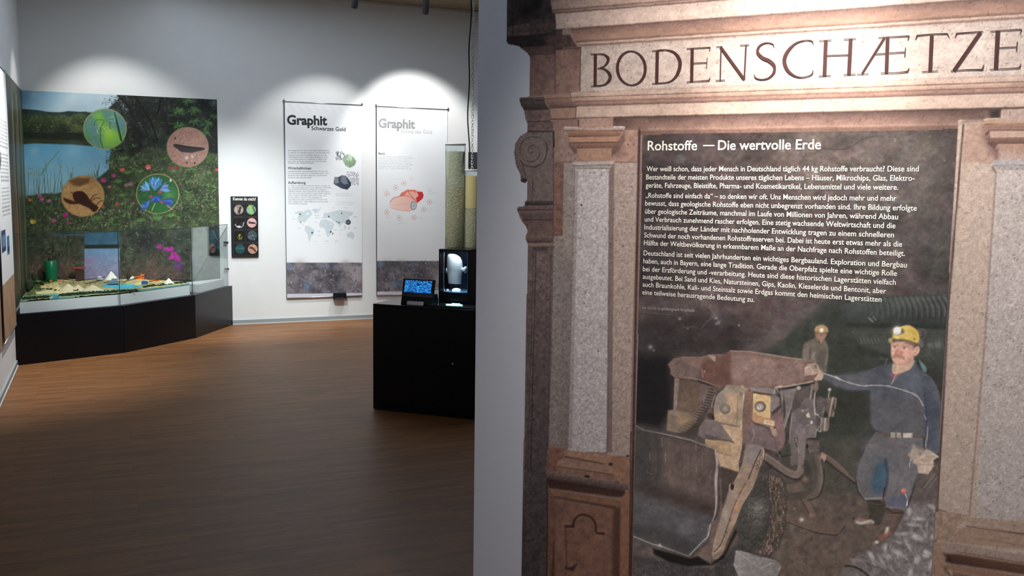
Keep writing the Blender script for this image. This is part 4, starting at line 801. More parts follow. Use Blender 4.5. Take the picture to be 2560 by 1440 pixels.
M_WPILE = mat('white_gravel', (236, 232, 222), .8, var=.08, scale=200); M_SPILE = mat('tan_gravel', (204, 188, 158), .8, var=.12, scale=200); M_TREE = mat('model_foliage', (40, 50, 28), .9, var=.5, scale=300)
M_BUSH = mat('bright_foliage', (60, 110, 44), .9, var=.4, scale=300); M_GREEN = mat('green_enamel', (16, 110, 74), .3, var=.05); M_ORANGE = mat('orange_enamel', (226, 118, 40), .4); M_BLUE = mat('blue_enamel', (40, 90, 170), .4); M_RED = mat('red_enamel', (190, 52, 40), .4)
M_GREYP = mat('grey_model_plastic', (120, 132, 148), .5); M_TRUNK = mat('model_wood', (70, 50, 38), .8)
for k, a in enumerate([(912, 655, 120, 78), (940, 668, 100, 50), (1382, 692, 110, 56), (1085, 632, 80, 34), (560, 745, 170, 66), (640, 738, 130, 50), (760, 740, 190, 52)]): pile(*a, M_WPILE if k < 4 else M_SPILE, seed=k, sq=.7)
for k, a in enumerate([(470, 740, 120, 36), (1150, 690, 140, 26), (1290, 700, 110, 24)]): pile(*a, mat('sand', (206, 186, 134), .85, var=.1, scale=150), name='sand_pile', seed=20 + k, sq=.6)
# silo
p = mp(420, 672); q = mloc(p); R_ = px2m(p, 92) / 2; H_ = px2m(p, 178)
G().lathe([(R_ * .96, 0), (R_, .004), (R_, H_ * .97), (R_ * .9, H_)], q, 32).obj('silo', M_GREEN, dm, True)
G().lathe([(R_ * .35, H_), (R_ * .4, H_ + .012), (R_ * .25, H_ + .05), (R_ * .05, H_ + .06)], q, 12).obj('silo_cap', M_TRUNK, dm, True)
G().box(q[0] - .012, q[0] + .012, q[1] - R_ - .012, q[1] - R_ + .004, 0 + q[2], q[2] + .03).obj('silo_door', M_ORANGE, dm)
def tree(x, y, wdt, hgt, mt=None, kind='model_tree', seed=0):
    p = mp(x, y); q = mloc(p); R_ = px2m(p, wdt) / 2; H_ = px2m(p, hgt); bm = bmesh.new(); bmesh.ops.create_icosphere(bm, subdivisions=2, radius=1); rr = random.Random(seed)
    for v in bm.verts: k = 1 + rr.uniform(-.18, .18); v.co = Vector((q[0] + v.co.x * R_ * k, q[1] + v.co.y * R_ * k, q[2] + H_ * .55 + v.co.z * H_ * .5 * k))
    me = bpy.data.meshes.new('crown'); bm.to_mesh(me); bm.free(); o = link(kind, me, mt or M_TREE, dm, True)
    G().tube([(q[0], q[1], q[2] - .008), (q[0], q[1], q[2] + H_ * .3)], R_ * .12, 6).obj('model_trunk', M_TRUNK, dm)
for k, a in enumerate([(236, 742, 38, 70), (355, 660, 34, 80), (345, 702, 32, 40), (180, 760, 46, 110), (150, 740, 50, 90), (160, 690, 40, 90), (265, 700, 30, 40), (1050, 600, 36, 60)]): tree(*a, seed=k)
for k, a in enumerate([(310, 686, 60, 30), (230, 686, 40, 26)]): tree(*a, mt=M_BUSH, kind='model_bush', seed=30 + k)
g = G(); rr = random.Random(4)
def hedge(P, n_, w_):
    for i in range(n_):
        t = rr.random(); k = min(int(t * (len(P) - 1)), len(P) - 2); f_ = t * (len(P) - 1) - k; x = P[k][0] * (1 - f_) + P[k + 1][0] * f_; y = P[k][1] * (1 - f_) + P[k + 1][1] * f_ + rr.uniform(-w_, w_)
        q = mloc(mp(x, y)); s_ = rr.uniform(.006, .012)
        g.add([(q[0] + s_ * a, q[1] + s_ * b, q[2] + s_ * d + s_ * .5) for a, b, d in ((1, 0, 0), (0, 1, 0), (-1, 0, 0), (0, -1, 0), (0, 0, 1.4), (0, 0, -1))], [(0, 1, 4), (1, 2, 4), (2, 3, 4), (3, 0, 4), (1, 0, 5), (2, 1, 5), (3, 2, 5), (0, 3, 5)])
hedge([(175, 815), (400, 800)], 160, 8); hedge([(490, 788), (700, 768), (1120, 745)], 380, 8); hedge([(1175, 718), (1300, 700), (1520, 680)], 240, 6); hedge([(330, 738), (620, 735)], 90, 4); hedge([(440, 742), (640, 745)], 40, 5)
g.obj('hedges', M_TREE, dm)['kind'] = 'stuff'
def mbx(x, y, wd_, ht, dp, mt, name, dz=0, rot=0):
    p = mp(x, y); q = mloc(p); a = px2m(p, wd_) / 2; h_ = px2m(p, ht); d_ = dp / 2
    o = G().box(-a, a, -d_, d_, 0, h_, min(a, h_, d_) * .15).obj(name, mt, dm); o.location = (q[0], q[1], q[2] + dz); o.rotation_euler = (0, 0, rot); return o
mbx(1185, 692, 44, 30, .03, M_BLUE, 'site_container'); mbx(1268, 672, 80, 18, .03, M_ORANGE, 'orange_hopper', rot=.1); mbx(1130, 655, 56, 30, .03, M_ORANGE, 'orange_hopper', .0, .2); mbx(1165, 650, 30, 42, .02, M_ORANGE, 'orange_hopper'); mbx(925, 690, 80, 30, .04, M_GREYP, 'dredger', .004); mbx(940, 672, 50, 20, .03, M_GREYP, 'dredger_cabin', .012)
mbx(500, 672, 50, 14, .03, M_ORANGE, 'orange_roof'); mbx(545, 660, 150, 14, .05, mat('cream_wall', (226, 206, 160), .7), 'low_building'); mbx(612, 660, 40, 18, .03, M_RED, 'red_truck'); mbx(820, 668, 50, 26, .03, M_GREYP, 'plant_drum')
p = mp(818, 668); q = mloc(p); R_ = px2m(p, 26); G().lathe([(R_, .022), (R_ * .98, .034), (R_ * .7, .052), (R_ * .1, .06)], q, 16).obj('plant_dome', M_WHITE, dm, True)
mbx(655, 640, 66, 90, .06, M_TRUNK, 'processing_tower'); mbx(655, 640, 96, 8, .08, M_RED, 'tower_roof', .14)
def mtube(P, rad, mt, name): return G().tube([mloc(mp(x, y)) + Vector((0, 0, z)) for x, y, z in P], rad, 6).obj(name, mt, dm)
for P in ([(480, 668, .03), (640, 690, .035), (860, 668, .05)], [(850, 690, .02), (1010, 690, .03), (1130, 668, .05)], [(700, 700, .02), (800, 690, .03)], [(1010, 690, .02), (1180, 668, .06)], [(1200, 690, .02), (1320, 668, .03), (1360, 655, .06)], [(1420, 668, .02), (1570, 674, .02)]): mtube(P, .0035, M_BLACKM, 'conveyor')
for k in range(5):
    q = mloc(mp(600 + k * 45, 690)); G().tube([(q[0], q[1], q[2] - .006), (q[0], q[1], q[2] + .03)], .002, 5).obj('conveyor_strut', M_BLACKM, dm)
# small white display block at the right end
b0 = rs(fl(Z2[0] + 1628 / Z2[2], Z2[1] + 758 / Z2[2], ZB)); b1_ = rs(fl(Z2[0] + 1848 / Z2[2], Z2[1] + 700 / Z2[2], ZB))
wb = empty('display_block', W(b0[0], b0[1], ZB), ROOM_ROT, 'small empty white display block at the right end of the vitrine', 'block')
dx_ = b1_[0] - b0[0]; dy_ = b0[1] - b1_[1]; bkx = dx_ - .10
ylim = b0[1] - .03      # stay clear of the wall
def blk(e): return ccw([(e, e * .6), (dx_ - e - .03, min(dy_ * .93, ylim - .05) + e * .3), (dx_ - .08, ylim), (-.16, dy_ * .35)])
G().prism(blk(0), 0, .086).obj('block_body', M_WHITE, wb); G().prism(blk(.003), .0862, .0885).obj('top_plate', M_WHITE, wb)

# ---------------------------------------------------------------- black cabinet with its exhibits
CA = fl(933, 1023); CB_ = fl(1188, 1050); CROT = atan2(CB_[1] - CA[1], CB_[0] - CA[0]); CX = np.array([cos(CROT), sin(CROT), 0]); CY = np.array([-sin(CROT), cos(CROT), 0]); CWD = np.linalg.norm(CB_ - CA); CH = .79; CDP = .85
cb = empty('exhibit_cabinet', CA, CROT, 'black waist-high cabinet with a small lock in front of the banners', 'cabinet')
G().box(.02, CWD - .02, .02, CDP - .02, 0, CH - .02).obj('carcass', M_BLACKM, cb)
G().box(0, CWD - .012, 0, .02, .004, CH - .021, .0015).obj('door', M_BLACK, cb)
G().box(0, .0195, .0205, CDP, .004, CH - .021, .001).obj('side_panel', M_BLACK, cb); G().box(CWD - .0195, CWD, .0205, CDP, .004, CH - .021, .001).obj('side_panel', M_BLACK, cb)
G().box(0, CWD, 0, CDP, CH - .02, CH, .002).obj('worktop', M_BLACK, cb)
def Lc(x, y, z=CH): p = fl(x, y, z) - CA; return p @ CX, p @ CY
def Pc(x, y, dy):      # point seen at pixel x,y lying dy behind the cabinet front
    d = ray(x, y); n_ = CY; P_ = CA + CY * dy; p = O + d * (((P_ - O) @ n_) / (d @ n_)); q = p - CA; return q @ CX, q[2]
lx, lz = Pc(1132.5, 909.5, 0); cbdoor = [o for o in cb.children if o.name.startswith('door')][0]
lk = G().lathe([(.009, 0), (.009, .005), (.006, .008)], (0, 0, 0), 20, Matrix.Rotation(pi / 2, 4, 'X')).obj('lock', M_STEEL, cbdoor, True); lk.location = (lx, 0, lz)
def cthing(name, x, y, label, cat, z=CH): p = CA + CX * x + CY * y; return empty(name, (p[0], p[1], z), CROT, label, cat)
# tower with curved window
TY = .16; tx0, _ = Pc(1096.5, 765, TY); tx1, _ = Pc(1172, 765, TY); _, tz1 = Pc(1130, 624, TY); TW = tx1 - tx0; TH = tz1 - CH; TD = .25
tw = cthing('display_tower', tx0, TY, 'black box showcase with a rounded window standing on the cabinet', 'showcase')
zl = .098; zt_ = TH - .012
G().box(0, .012, 0, TD, 0, TH, .001).obj('side_wall', M_BLACK, tw); G().box(TW - .012, TW, 0, TD, 0, TH, .001).obj('side_wall', M_BLACK, tw)
G().box(0, TW, 0, TD, TH - .012, TH + .001, .001).obj('top_panel', M_BLACK, tw); G().box(.012, TW - .012, TD - .012, TD, 0, TH - .012).obj('back_panel', mat('night_blue_panel', (26, 44, 74), .3, spec=.6), tw)
G().box(.012, TW - .012, .02, TD - .012, .03, zl - .004).obj('lower_block', M_BLACK, tw)
n_ = 24; cxr = TW / 2; V = []; Rr = TW / 2 - .016
arc = [(cxr + Rr * cos(pi + pi * i / n_), .055 + .05 * sin(pi + pi * i / n_)) for i in range(n_ + 1)]; arc2 = [(cxr + (Rr - .003) * cos(pi + pi * i / n_), .055 + .047 * sin(pi + pi * i / n_)) for i in range(n_ + 1)]
G().prism(ccw(arc + arc2[::-1]), zl, zt_).obj('curved_window', M_ACRYL, tw)
G().prism(ccw(arc + [(cxr + Rr, TD - .014), (cxr - Rr, TD - .014)]), zl - .004, zl).obj('window_base', mat('blue_glow_acrylic', (120, 170, 210), .2, emit=(60, 110, 170), es=.25), tw)
for q in (.022, TW - .022): G().box(q - .004, q + .004, .03, .038, zl, zt_).obj('edge_profile', M_STEEL, tw)
G().box(TW * .68, TW * .84, TD - .03, TD - .022, zl, zt_).obj('light_strip', mat('teal_light_panel', (40, 140, 160), .3, emit=(20, 110, 140), es=.5), tw)
G().box(TW * .55, TW * .66, TD - .03, TD - .022, zl, zt_).obj('light_strip', mat('blue_light_panel', (40, 90, 170), .3, emit=(24, 60, 130), es=.5), tw)
M_CER = mat('white_ceramic', (225, 230, 238), .35, var=.03, spec=.6)
tw_o = cthing('ceramic_form', tx0, TY, 'smooth white ceramic part with side spigots inside the black showcase', 'exhibit', CH)
def tpt(x, y, dy=TY + .11): a, z = Pc(x, y, dy); return a - tx0, z - CH
bm = bmesh.new(); secs = []
outl = [(708, 1121, 1152), (704, 1120.5, 1152.5), (690, 1119, 1153.5), (676, 1117.5, 1156), (662, 1117.3, 1156.5), (650, 1117.5, 1154.5), (642, 1117.8, 1150), (637, 1119, 1143), (634, 1122, 1135)]
for (yy, xa, xb) in outl:
    a, z = tpt(xa, yy); b, _z = tpt(xb, yy); rad = (b - a) / 2; secs.append([bm.verts.new((a + rad + rad * cos(2 * pi * i / 24), .11 + min(rad, .042) * .9 * sin(2 * pi * i / 24), z)) for i in range(24)])
for A_, B_ in zip(secs, secs[1:]):
    for i in range(24): bm.faces.new((A_[i], A_[(i + 1) % 24], B_[(i + 1) % 24], B_[i]))
bm.faces.new(secs[0][::-1]); bm.faces.new(secs[-1]); bmesh.ops.recalc_face_normals(bm, faces=bm.faces)
me = bpy.data.meshes.new('body'); bm.to_mesh(me); bm.free(); link('body', me, M_CER, tw_o, True)
a, z = tpt(1153, 674); b, _z = tpt(1166, 674); G().tube([(a - .01, .11, z), (b - .012, .11, z), (b - .011, .11, z), (b, .11, z)], [.018, .016, .026, .025], 18).obj('spigot', M_CER, tw_o, True)
a, z = tpt(1118, 676); G().tube([(a + .01, .11, z), (a - .002, .11, z), (a - .007, .11, z)], [.026, .024, .014], 18).obj('knob', M_CER, tw_o, True)
a, z = tpt(1124, 645); G().box(a - .0015, a + .0015, .066, .069, z - .03, z + .008).obj('red_mark', M_RED, tw_o); a, z = tpt(1131, 669); G().box(a - .004, a + .004, .064, .067, z, z + .003).obj('red_mark', M_RED, tw_o)
a, z = tpt(1137, 708); G().tube([(a, .11, z), (a, .11, zl + .001)], .004, 10).obj('support_rod', M_ACRYL, tw_o)
a, _z = tpt(1145, 728); G().lathe([(.030, 0), (.033, .006), (.026, .016), (.006, .021)], (a, .08, zl + .001), 24).obj('light_dome', mat('glowing_white', (240, 246, 255), .4, emit=(220, 235, 255), es=1.1), tw, True)
for xx in (1119, 1126, 1129): a, _z = tpt(xx, 728); G().lathe([(.005, 0), (.006, .004), (.003, .014)], (a, .05, zl + .001), 10).obj('small_bulb', mat('bulb_glow', (230, 238, 250), .4, emit=(200, 215, 240), es=.6), tw, True)
a, _z = tpt(1138, 760, TY); 
for k in range(3): G().box(a - .03 + k * .022, a - .013 + k * .022, .004, .02, .006, .014, .001).obj('led_strip', mat('cyan_led', (150, 240, 250), .3, emit=(110, 235, 250), es=2.2), tw)
G().box(.014, TW - .014, .0, .018, .001, .005).obj('led_tray', M_BLACK, tw)
ll = bpy.data.lights.new('tower_led', 'AREA'); ll.shape = 'RECTANGLE'; ll.size = .12; ll.size_y = .02; ll.energy = .35; ll.color = (.35, .9, 1.0); lo = bpy.data.objects.new('tower_led', ll); COL.objects.link(lo); pp = CA + CX * (tx0 + TW / 2) + CY * (TY + .012); lo.location = (pp[0], pp[1], CH + .028)
ll = bpy.data.lights.new('tower_glow', 'AREA'); ll.shape = 'RECTANGLE'; ll.size = .12; ll.size_y = .08; ll.energy = .5; ll.color = (.85, .93, 1.0); lo = bpy.data.objects.new('tower_glow', ll); COL.objects.link(lo); pp = CA + CX * (tx0 + TW / 2) + CY * (TY + .05); lo.location = (pp[0], pp[1], CH + TH - .02)
# slim tray before the tower
ax, ay = Lc(1081, 763.5); bx = CWD - .012
tray = cthing('exhibit_tray', ax, .02, 'low black tray lying on the cabinet before the showcase', 'tray')
G().box(0, bx - ax, 0, .125, 0, .012, .004).obj('tray_base', M_BLACK, tray); G().box(.006, bx - ax - .006, .006, .119, .012, .014).obj('tray_top', mat('satin_black', (34, 36, 40), .25, spec=.6), tray)
# little frame
ax, ay = Lc(1084, 759); fx, fz = Pc(1084, 746, ay)
fr_ = cthing('miniature_frame', ax, ay + .02, 'tiny black square frame standing between screen and showcase', 'frame')
g = G(); S_ = .026; Hh = fz - CH
g.box(0, S_, 0, .006, 0, Hh * .22).box(0, S_, 0, .006, Hh * .8, Hh).box(0, S_ * .25, 0, .006, Hh * .22, Hh * .8).box(S_ * .75, S_, 0, .006, Hh * .22, Hh * .8); g.obj('frame_body', M_BLACKM, fr_); G().box(-.004, S_ + .004, -.006, .012, 0, .003).obj('foot', M_BLACKM, fr_)
# touch screen on wedge housing
mx0, my0 = Lc(994, 763); mx1, _ = Lc(1078, 766.5); my0 = .045; MW = mx1 - mx0
x_, zs = Pc(1036, 735, my0); _, ztp = Pc(1036, 698, my0 + .05); ms = cthing('screen_station', mx0, my0, 'small desktop screen on a black stand showing bright blue pebbles', 'screen')
zs -= CH; ztp -= CH
g = G(); prof = [(0, 0), (0, .012), (.022, zs), (.10, zs * .95), (.12, 0)]; g.add([(x, y, z) for x in (.002, MW - .002) for y, z in prof], [(0, 1, 2, 3, 4), (9, 8, 7, 6, 5)] + [(i, 5 + i, 5 + (i + 1) % 5, (i + 1) % 5) for i in range(5)]); g.obj('stand', M_BLACKM, ms)
tilt = radians(-14); sh = (ztp - zs + .028) / cos(tilt)
so = G().box(0, MW, -.012, .012, 0, sh, .004).obj('screen_housing', M_BLACKM, ms); so.location = (0, .024, zs - .028); so.rotation_euler = (tilt, 0, 0)
bz = G().box(.002, MW - .002, -.0135, -.0115, .002, .030).obj('lower_bezel', M_LAMP, so)
sx0, sx1, sz0, sz1 = .018, MW - .018, .034, sh - .012
cs = Canvas(np.array([0, 0, 0.]), np.array([1., 0, 0]), UP, sx0, sx1, sz0, sz1, .0014)
r = random.Random(8); pts_ = [(r.uniform(sx0, sx1), r.uniform(sz0, sz1), r.random()) for _ in range(150)]
d1 = np.full(cs.U.shape, 9.); d2 = d1.copy(); sh_ = np.zeros(cs.U.shape); ofx = np.zeros(cs.U.shape)
for (a, b, q) in pts_:
    dd = np.hypot((cs.U - a) * .8, (cs.V - b) * 1.25); m_ = dd < d1; d2 = np.where(m_, d1, np.minimum(d2, dd)); sh_ = np.where(m_, q, sh_); ofx = np.where(m_, cs.V - b, ofx); d1 = np.where(m_, dd, d1)
e_ = np.clip((d2 - d1) / .0035, 0, 1); bb = np.clip(.55 + ofx / .012, .2, 1)
cs.C = (np.array([10, 30, 90]) * (1 - e_[..., None]) + e_[..., None] * (np.array([24, 96, 214]) * (1 - bb[..., None]) + np.array([70, 196, 250]) * bb[..., None]) * (.7 + .4 * sh_[..., None]))
Cc = s2l(np.clip(cs.C, 0, 255)); me = bpy.data.meshes.new('screen_image'); idx = np.arange(cs.nu * cs.nv).reshape(cs.nv, cs.nu); q4 = np.stack([idx[:-1, :-1], idx[:-1, 1:], idx[1:, 1:], idx[1:, :-1]], -1).reshape(-1, 4)
me.from_pydata([(u, -.0145, v) for u, v in zip(cs.U.ravel(), cs.V.ravel())], [], q4.tolist()); at = me.color_attributes.new('ink', 'FLOAT_COLOR', 'POINT'); rg = np.ones((cs.nu * cs.nv, 4), np.float32); rg[:, :3] = Cc.reshape(-1, 3); at.data.foreach_set('color', rg.ravel())
M_SCR = print_mat('lit_screen', .3, .4, emit=1.0); link('screen_image', me, M_SCR, so)
lb = G().box(.055, MW - .065, -.004, .004, .002, .030, .001).obj('label_plate', M_WHITE, ms); lb.location = (0, -.008, .0); lb.rotation_euler = (-.25, 0, 0)
# sediment tubes behind the tower
M_CORE = mat('gravel_core', (198, 190, 158), .9, var=.5, scale=90, bump=.5); M_SILT = mat('beige_silt', (236, 214, 158), .8, var=.06, scale=20); M_SILTG = mat('grey_silt', (196, 194, 172), .85, var=.15, scale=40)
def sed_tube(px0, px1, ytop, layers, dy, label):
    a, zt2 = Pc(px0, ytop, dy); b, _z = Pc(px1, ytop, dy); R_ = (b - a) / 2; t_ = cthing('sediment_tube', a + R_, dy, label, 'tube', CH); H_ = zt2 - CH
    G().lathe([(R_, .012), (R_, H_)], (0, 0, 0), 40).obj('acrylic_tube', M_ACRYL, t_, True); n0 = 40
    G().lathe([(R_ + .004, 0), (R_ + .004, .012), (R_, .0125)], (0, 0, 0), 40).obj('foot', M_BLACKM, t_, True)
    G().lathe([(R_ + .001, H_ - .012), (R_ + .002, H_ - .006), (R_ + .001, H_), (R_ - .004, H_ + .0005)], (0, 0, 0), 40).obj('rim', mat('white_rim', (226, 230, 232), .4), t_, True)
    zlo = .013
    for k, (yy, mt) in enumerate(layers):
        _a, z = Pc(px0, yy, dy); z -= CH; rr = random.Random(k); g = G(); n_ = 40; rings = 30; V = []
        for j in range(rings + 1):
            for i in range(n_): q = (R_ - .004) * (1 - rr.uniform(0, .02 if mt is not M_SILT else .002)); V.append((q * cos(2 * pi * i / n_), q * sin(2 * pi * i / n_), zlo + (z - zlo) * j / rings + (rr.uniform(-.004, .004) if j == rings else 0)))
        g.add(V, [(j * n_ + i, j * n_ + (i + 1) % n_, (j + 1) * n_ + (i + 1) % n_, (j + 1) * n_ + i) for j in range(rings) for i in range(n_)] + [tuple(range(n_ - 1, -1, -1)), tuple(rings * n_ + i for i in range(n_))]); g.obj('sediment_layer', mt, t_); zlo = z + .0005
sed_tube(1115.5, 1162, 359, [(540, M_CORE), (470, M_CORE), (379, M_SILTG)], .55, 'tall clear tube filled with grey gravel behind the black showcase')
sed_tube(1164, 1200, 424, [(520, M_CORE), (440, M_SILT)], .55, 'shorter clear tube with beige silt over gravel beside the tall tube')
ax_, _z = Pc(1162.8, 500, .68); _a, zr = Pc(1163, 440, .68); rod = cthing('upright_rod', ax_, .68, 'thin black upright rod standing between the two sediment tubes', 'rod'); G().tube([(0, 0, 0), (0, 0, zr - CH)], .009, 10).obj('rod_shaft', M_BLACKM, rod); G().lathe([(.03, 0), (.03, .008), (.01, .012)], (0, 0, 0), 20).obj('rod_foot', M_BLACKM, rod)
# chain and cable
a, z0_ = Pc(1180, 421, .55); pch = CA + CX * a + CY * .55; _x, _z = Pc(1183, 0, .55)
ch = empty('hanging_chain', (pch[0], pch[1], z0_), CROT, 'steel link chain with a black cable hanging from the ceiling over the tubes', 'chain')
Lz = H_CEIL - z0_; g = G(); pitch_ = .0215; n_ = int(Lz / pitch_); dxs = (_x - a)
for k in range(n_ + 1):
    zc = k * pitch_; xx = dxs * zc / Lz; ax2 = (k % 2) * pi / 2 + k * .21; P = []
    for i in range(10):
        t = 2 * pi * i / 10; u_ = .0085 * cos(t); v_ = .0095 * sin(t) + (.004 if sin(t) > 0 else -.004); P.append((xx + u_ * cos(ax2), u_ * sin(ax2), zc + v_))
    g.tube(P, .0027, 5, True)
g.obj('chain_links', M_CHAIN, ch, True)['kind'] = 'stuff'
g = G(); P = []
for k in range(30): t = k / 29; zc = t * Lz; P.append((dxs * t - .019 - .012 * sin(min(1, t * 2.0) * pi) + .006 * sin(t * 25), -.006, zc))
g.tube(P, .0052, 8).obj('power_cable', M_RUBBER, ch, True)
G().lathe([(.03, Lz - .006), (.03, Lz - .001)], (dxs, 0, 0), 16).obj('ceiling_hook', M_STEEL, ch)
#P6
# ---------------------------------------------------------------- the printed stone portal on the near wall
LC = np.array([[0.0198, -0.0091, -0.0536], [1.7039, 1.6852, 1.6412], [0.1151, 0.0963, 0.0948], [-0.7468, -0.7169, -0.6786], [-0.1116, -0.1097, -0.1136], [0.143, 0.1396, 0.1268], [0.9956, 0.9847, 0.9688], [0.9425, 0.9283, 0.9145], [0.3107, 0.3226, 0.3186], [0.0187, 0.0103, 0.0004], [-0.0286, -0.0394, -0.036], [-1.3905, -1.3582, -1.306], [-2.1024, -2.0716, -2.0324], [-0.4371, -0.4204, -0.3997], [0.4964, 0.5037, 0.5061], [-1.9652, -1.9195, -1.8715], [-0.6361, -0.6381, -0.6452], [0.0602, 0.0142, -0.0417], [0.6128, 0.6159, 0.6165], [0.7252, 0.7435, 0.7758], [1.6186, 1.5818, 1.5395]])
def mlight(P):        # lamp light falling on the near wall, fitted once from the lamps above (print inks are recovered from it)
    u = ((P - PM) @ DM - .8) / .8; v = (P[..., 2] - 1.3) / .9; u = np.clip(u, -1.05, .95); v = np.clip(v, -.95, .98)
    B = np.stack([u ** i * v ** j for i in range(6) for j in range(6 - i)], -1); return np.exp(B @ LC)
ZA = (1200, 0, 4.3643); ZB_ = (1270, 230, 3.4286); ZC = (1290, 1080, 4.0); ZD = (2280, 230, 5.76); ZE = (2280, 1180, 5.539); ZW = (1180, 560, 1.637)
pm = empty('portal_mural', U(0, 0), MUR_ROT, 'printed stone portal with BODENSCHÆTZE frieze on the near wall', 'mural')
def px_uv(x, y): q = PL_M(x, y) - PM; return q @ DM, q[2]
OUT = [(1218, -60), (1218, 2), (1221, 12), (1230, 33), (1249, 52), (1256, 70), (1260, 76), (1261, 91), (1270, 111), (1296, 116), (1319, 134), (1324, 143), (1324, 240), (1299, 244), (1298, 250), (1302, 264), (1310, 277), (1314, 300), (1318, 308), (1319, 328),
       (1299, 340), (1288, 358), (1285, 382), (1290, 414), (1302, 440), (1302, 454), (1314, 459), (1318, 453), (1318, 498), (1312, 503), (1311, 514), (1292, 517), (1292, 523), (1301, 548), (1317, 570), (1318, 580), (1313, 590), (1314, 598), (1320, 612), (1318, 680), (1314, 853), (1308, 1170), (1304, 1440), (1298, 1900), (2900, 1900), (2900, -60)]
OUTUV = [px_uv(x, y) for x, y in OUT[:-2]] + [(1.86, 0.012), (1.86, 2.4)]
OUTUV[-3] = (OUTUV[-3][0], .012)
c = Canvas(PM, DM, UP, .10, 1.86, .3, 2.24, .0026, bg=(150, 124, 110)); R0 = c.rng = random.Random(3)
PINK = (176, 138, 120); ORG = (178, 130, 98); GRA = (194, 186, 180); DRK = (52, 38, 36); BRN = (112, 84, 74)
c.fr()
c.poly([(1190, -100), (2950, -100), (2950, 1950), (1190, 1950)], (150, 122, 108), 1)
# --- paint in portal ink (already free of lamp light)
c.fr(*ZA)   # weathered left returns of the entablature
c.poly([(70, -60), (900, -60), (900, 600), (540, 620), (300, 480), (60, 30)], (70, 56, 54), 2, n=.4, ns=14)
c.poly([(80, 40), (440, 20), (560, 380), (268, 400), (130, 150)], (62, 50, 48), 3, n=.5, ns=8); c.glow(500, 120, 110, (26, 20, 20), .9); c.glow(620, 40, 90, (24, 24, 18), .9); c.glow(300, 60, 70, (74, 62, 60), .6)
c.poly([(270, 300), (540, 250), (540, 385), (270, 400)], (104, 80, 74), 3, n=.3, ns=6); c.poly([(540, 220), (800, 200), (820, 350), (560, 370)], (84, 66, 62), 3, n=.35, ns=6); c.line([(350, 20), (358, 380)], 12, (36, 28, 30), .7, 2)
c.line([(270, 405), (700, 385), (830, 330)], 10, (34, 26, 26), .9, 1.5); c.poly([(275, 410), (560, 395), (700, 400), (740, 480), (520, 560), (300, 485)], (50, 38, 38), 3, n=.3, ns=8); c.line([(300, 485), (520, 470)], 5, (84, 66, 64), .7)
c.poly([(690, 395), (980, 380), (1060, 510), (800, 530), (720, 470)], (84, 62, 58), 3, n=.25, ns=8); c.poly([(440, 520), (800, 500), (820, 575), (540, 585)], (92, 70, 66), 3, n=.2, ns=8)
c.poly([(540, 590), (825, 570), (825, 1030), (540, 1050)], (122, 92, 84), 1.2, n=.22, ns=12, c2=(136, 106, 94), ax=((540, 600), (540, 1040))); c.poly([(825, 545), (1100, 520), (1095, 1010), (825, 1030)], (132, 100, 88), 1.2, n=.22, ns=12, c2=(150, 116, 100), ax=((900, 560), (900, 1000)))
c.line([(825, 575), (822, 1020)], 8, (78, 58, 54), .8, 1.5); c.line([(895, 800), (900, 900)], 5, (150, 124, 112), .6); c.line([(540, 600), (820, 580)], 14, (70, 52, 50), .8, 3); c.line([(830, 540), (1090, 520)], 14, (66, 48, 46), .8, 3); c.line([(1098, 800), (1094, 1000)], 9, (60, 44, 42), .9, 1.2)
# lower entablature steps at the left
c.poly([(430, 1065), (700, 1060), (705, 1095), (720, 1140), (760, 1190), (480, 1200), (440, 1140)], (96, 84, 80), 1.5, c2=(70, 58, 58), ax=((500, 1080), (500, 1190)), n=.15); c.line([(440, 1090), (700, 1095)], 8, (52, 44, 44), .9, 1.2); c.line([(480, 1200), (760, 1195)], 9, (48, 36, 36), .9, 1.2)
c.poly([(480, 1205), (768, 1195), (765, 1320), (495, 1325)], (122, 98, 90), 1.2, n=.2, ns=7); c.line([(495, 1325), (765, 1322)], 9, (44, 34, 34), .9); c.poly([(510, 1335), (795, 1325), (795, 1435), (515, 1440)], (118, 96, 88), 1.2, n=.2, ns=7)
c.poly([(700, 1035), (985, 1025), (990, 1065), (705, 1080)], (166, 128, 108), 1.2); c.line([(705, 1078), (990, 1068)], 8, (54, 38, 36), .95, 1); c.poly([(712, 1085), (1000, 1074), (1040, 1165), (760, 1178)], (150, 114, 98), 1.5, c2=(112, 82, 74), ax=((800, 1090), (800, 1170))); c.line([(760, 1180), (1045, 1170)], 8, (60, 42, 40), .9)
c.poly([(770, 1188), (1045, 1175), (1050, 1290), (770, 1302)], (166, 128, 106), 1.2, n=.12, ns=8); c.line([(770, 1304), (1050, 1294)], 9, (58, 42, 38), .9); c.poly([(795, 1320), (1070, 1310), (1070, 1410), (795, 1425)], (144, 108, 94), 1.2, n=.12, ns=8)
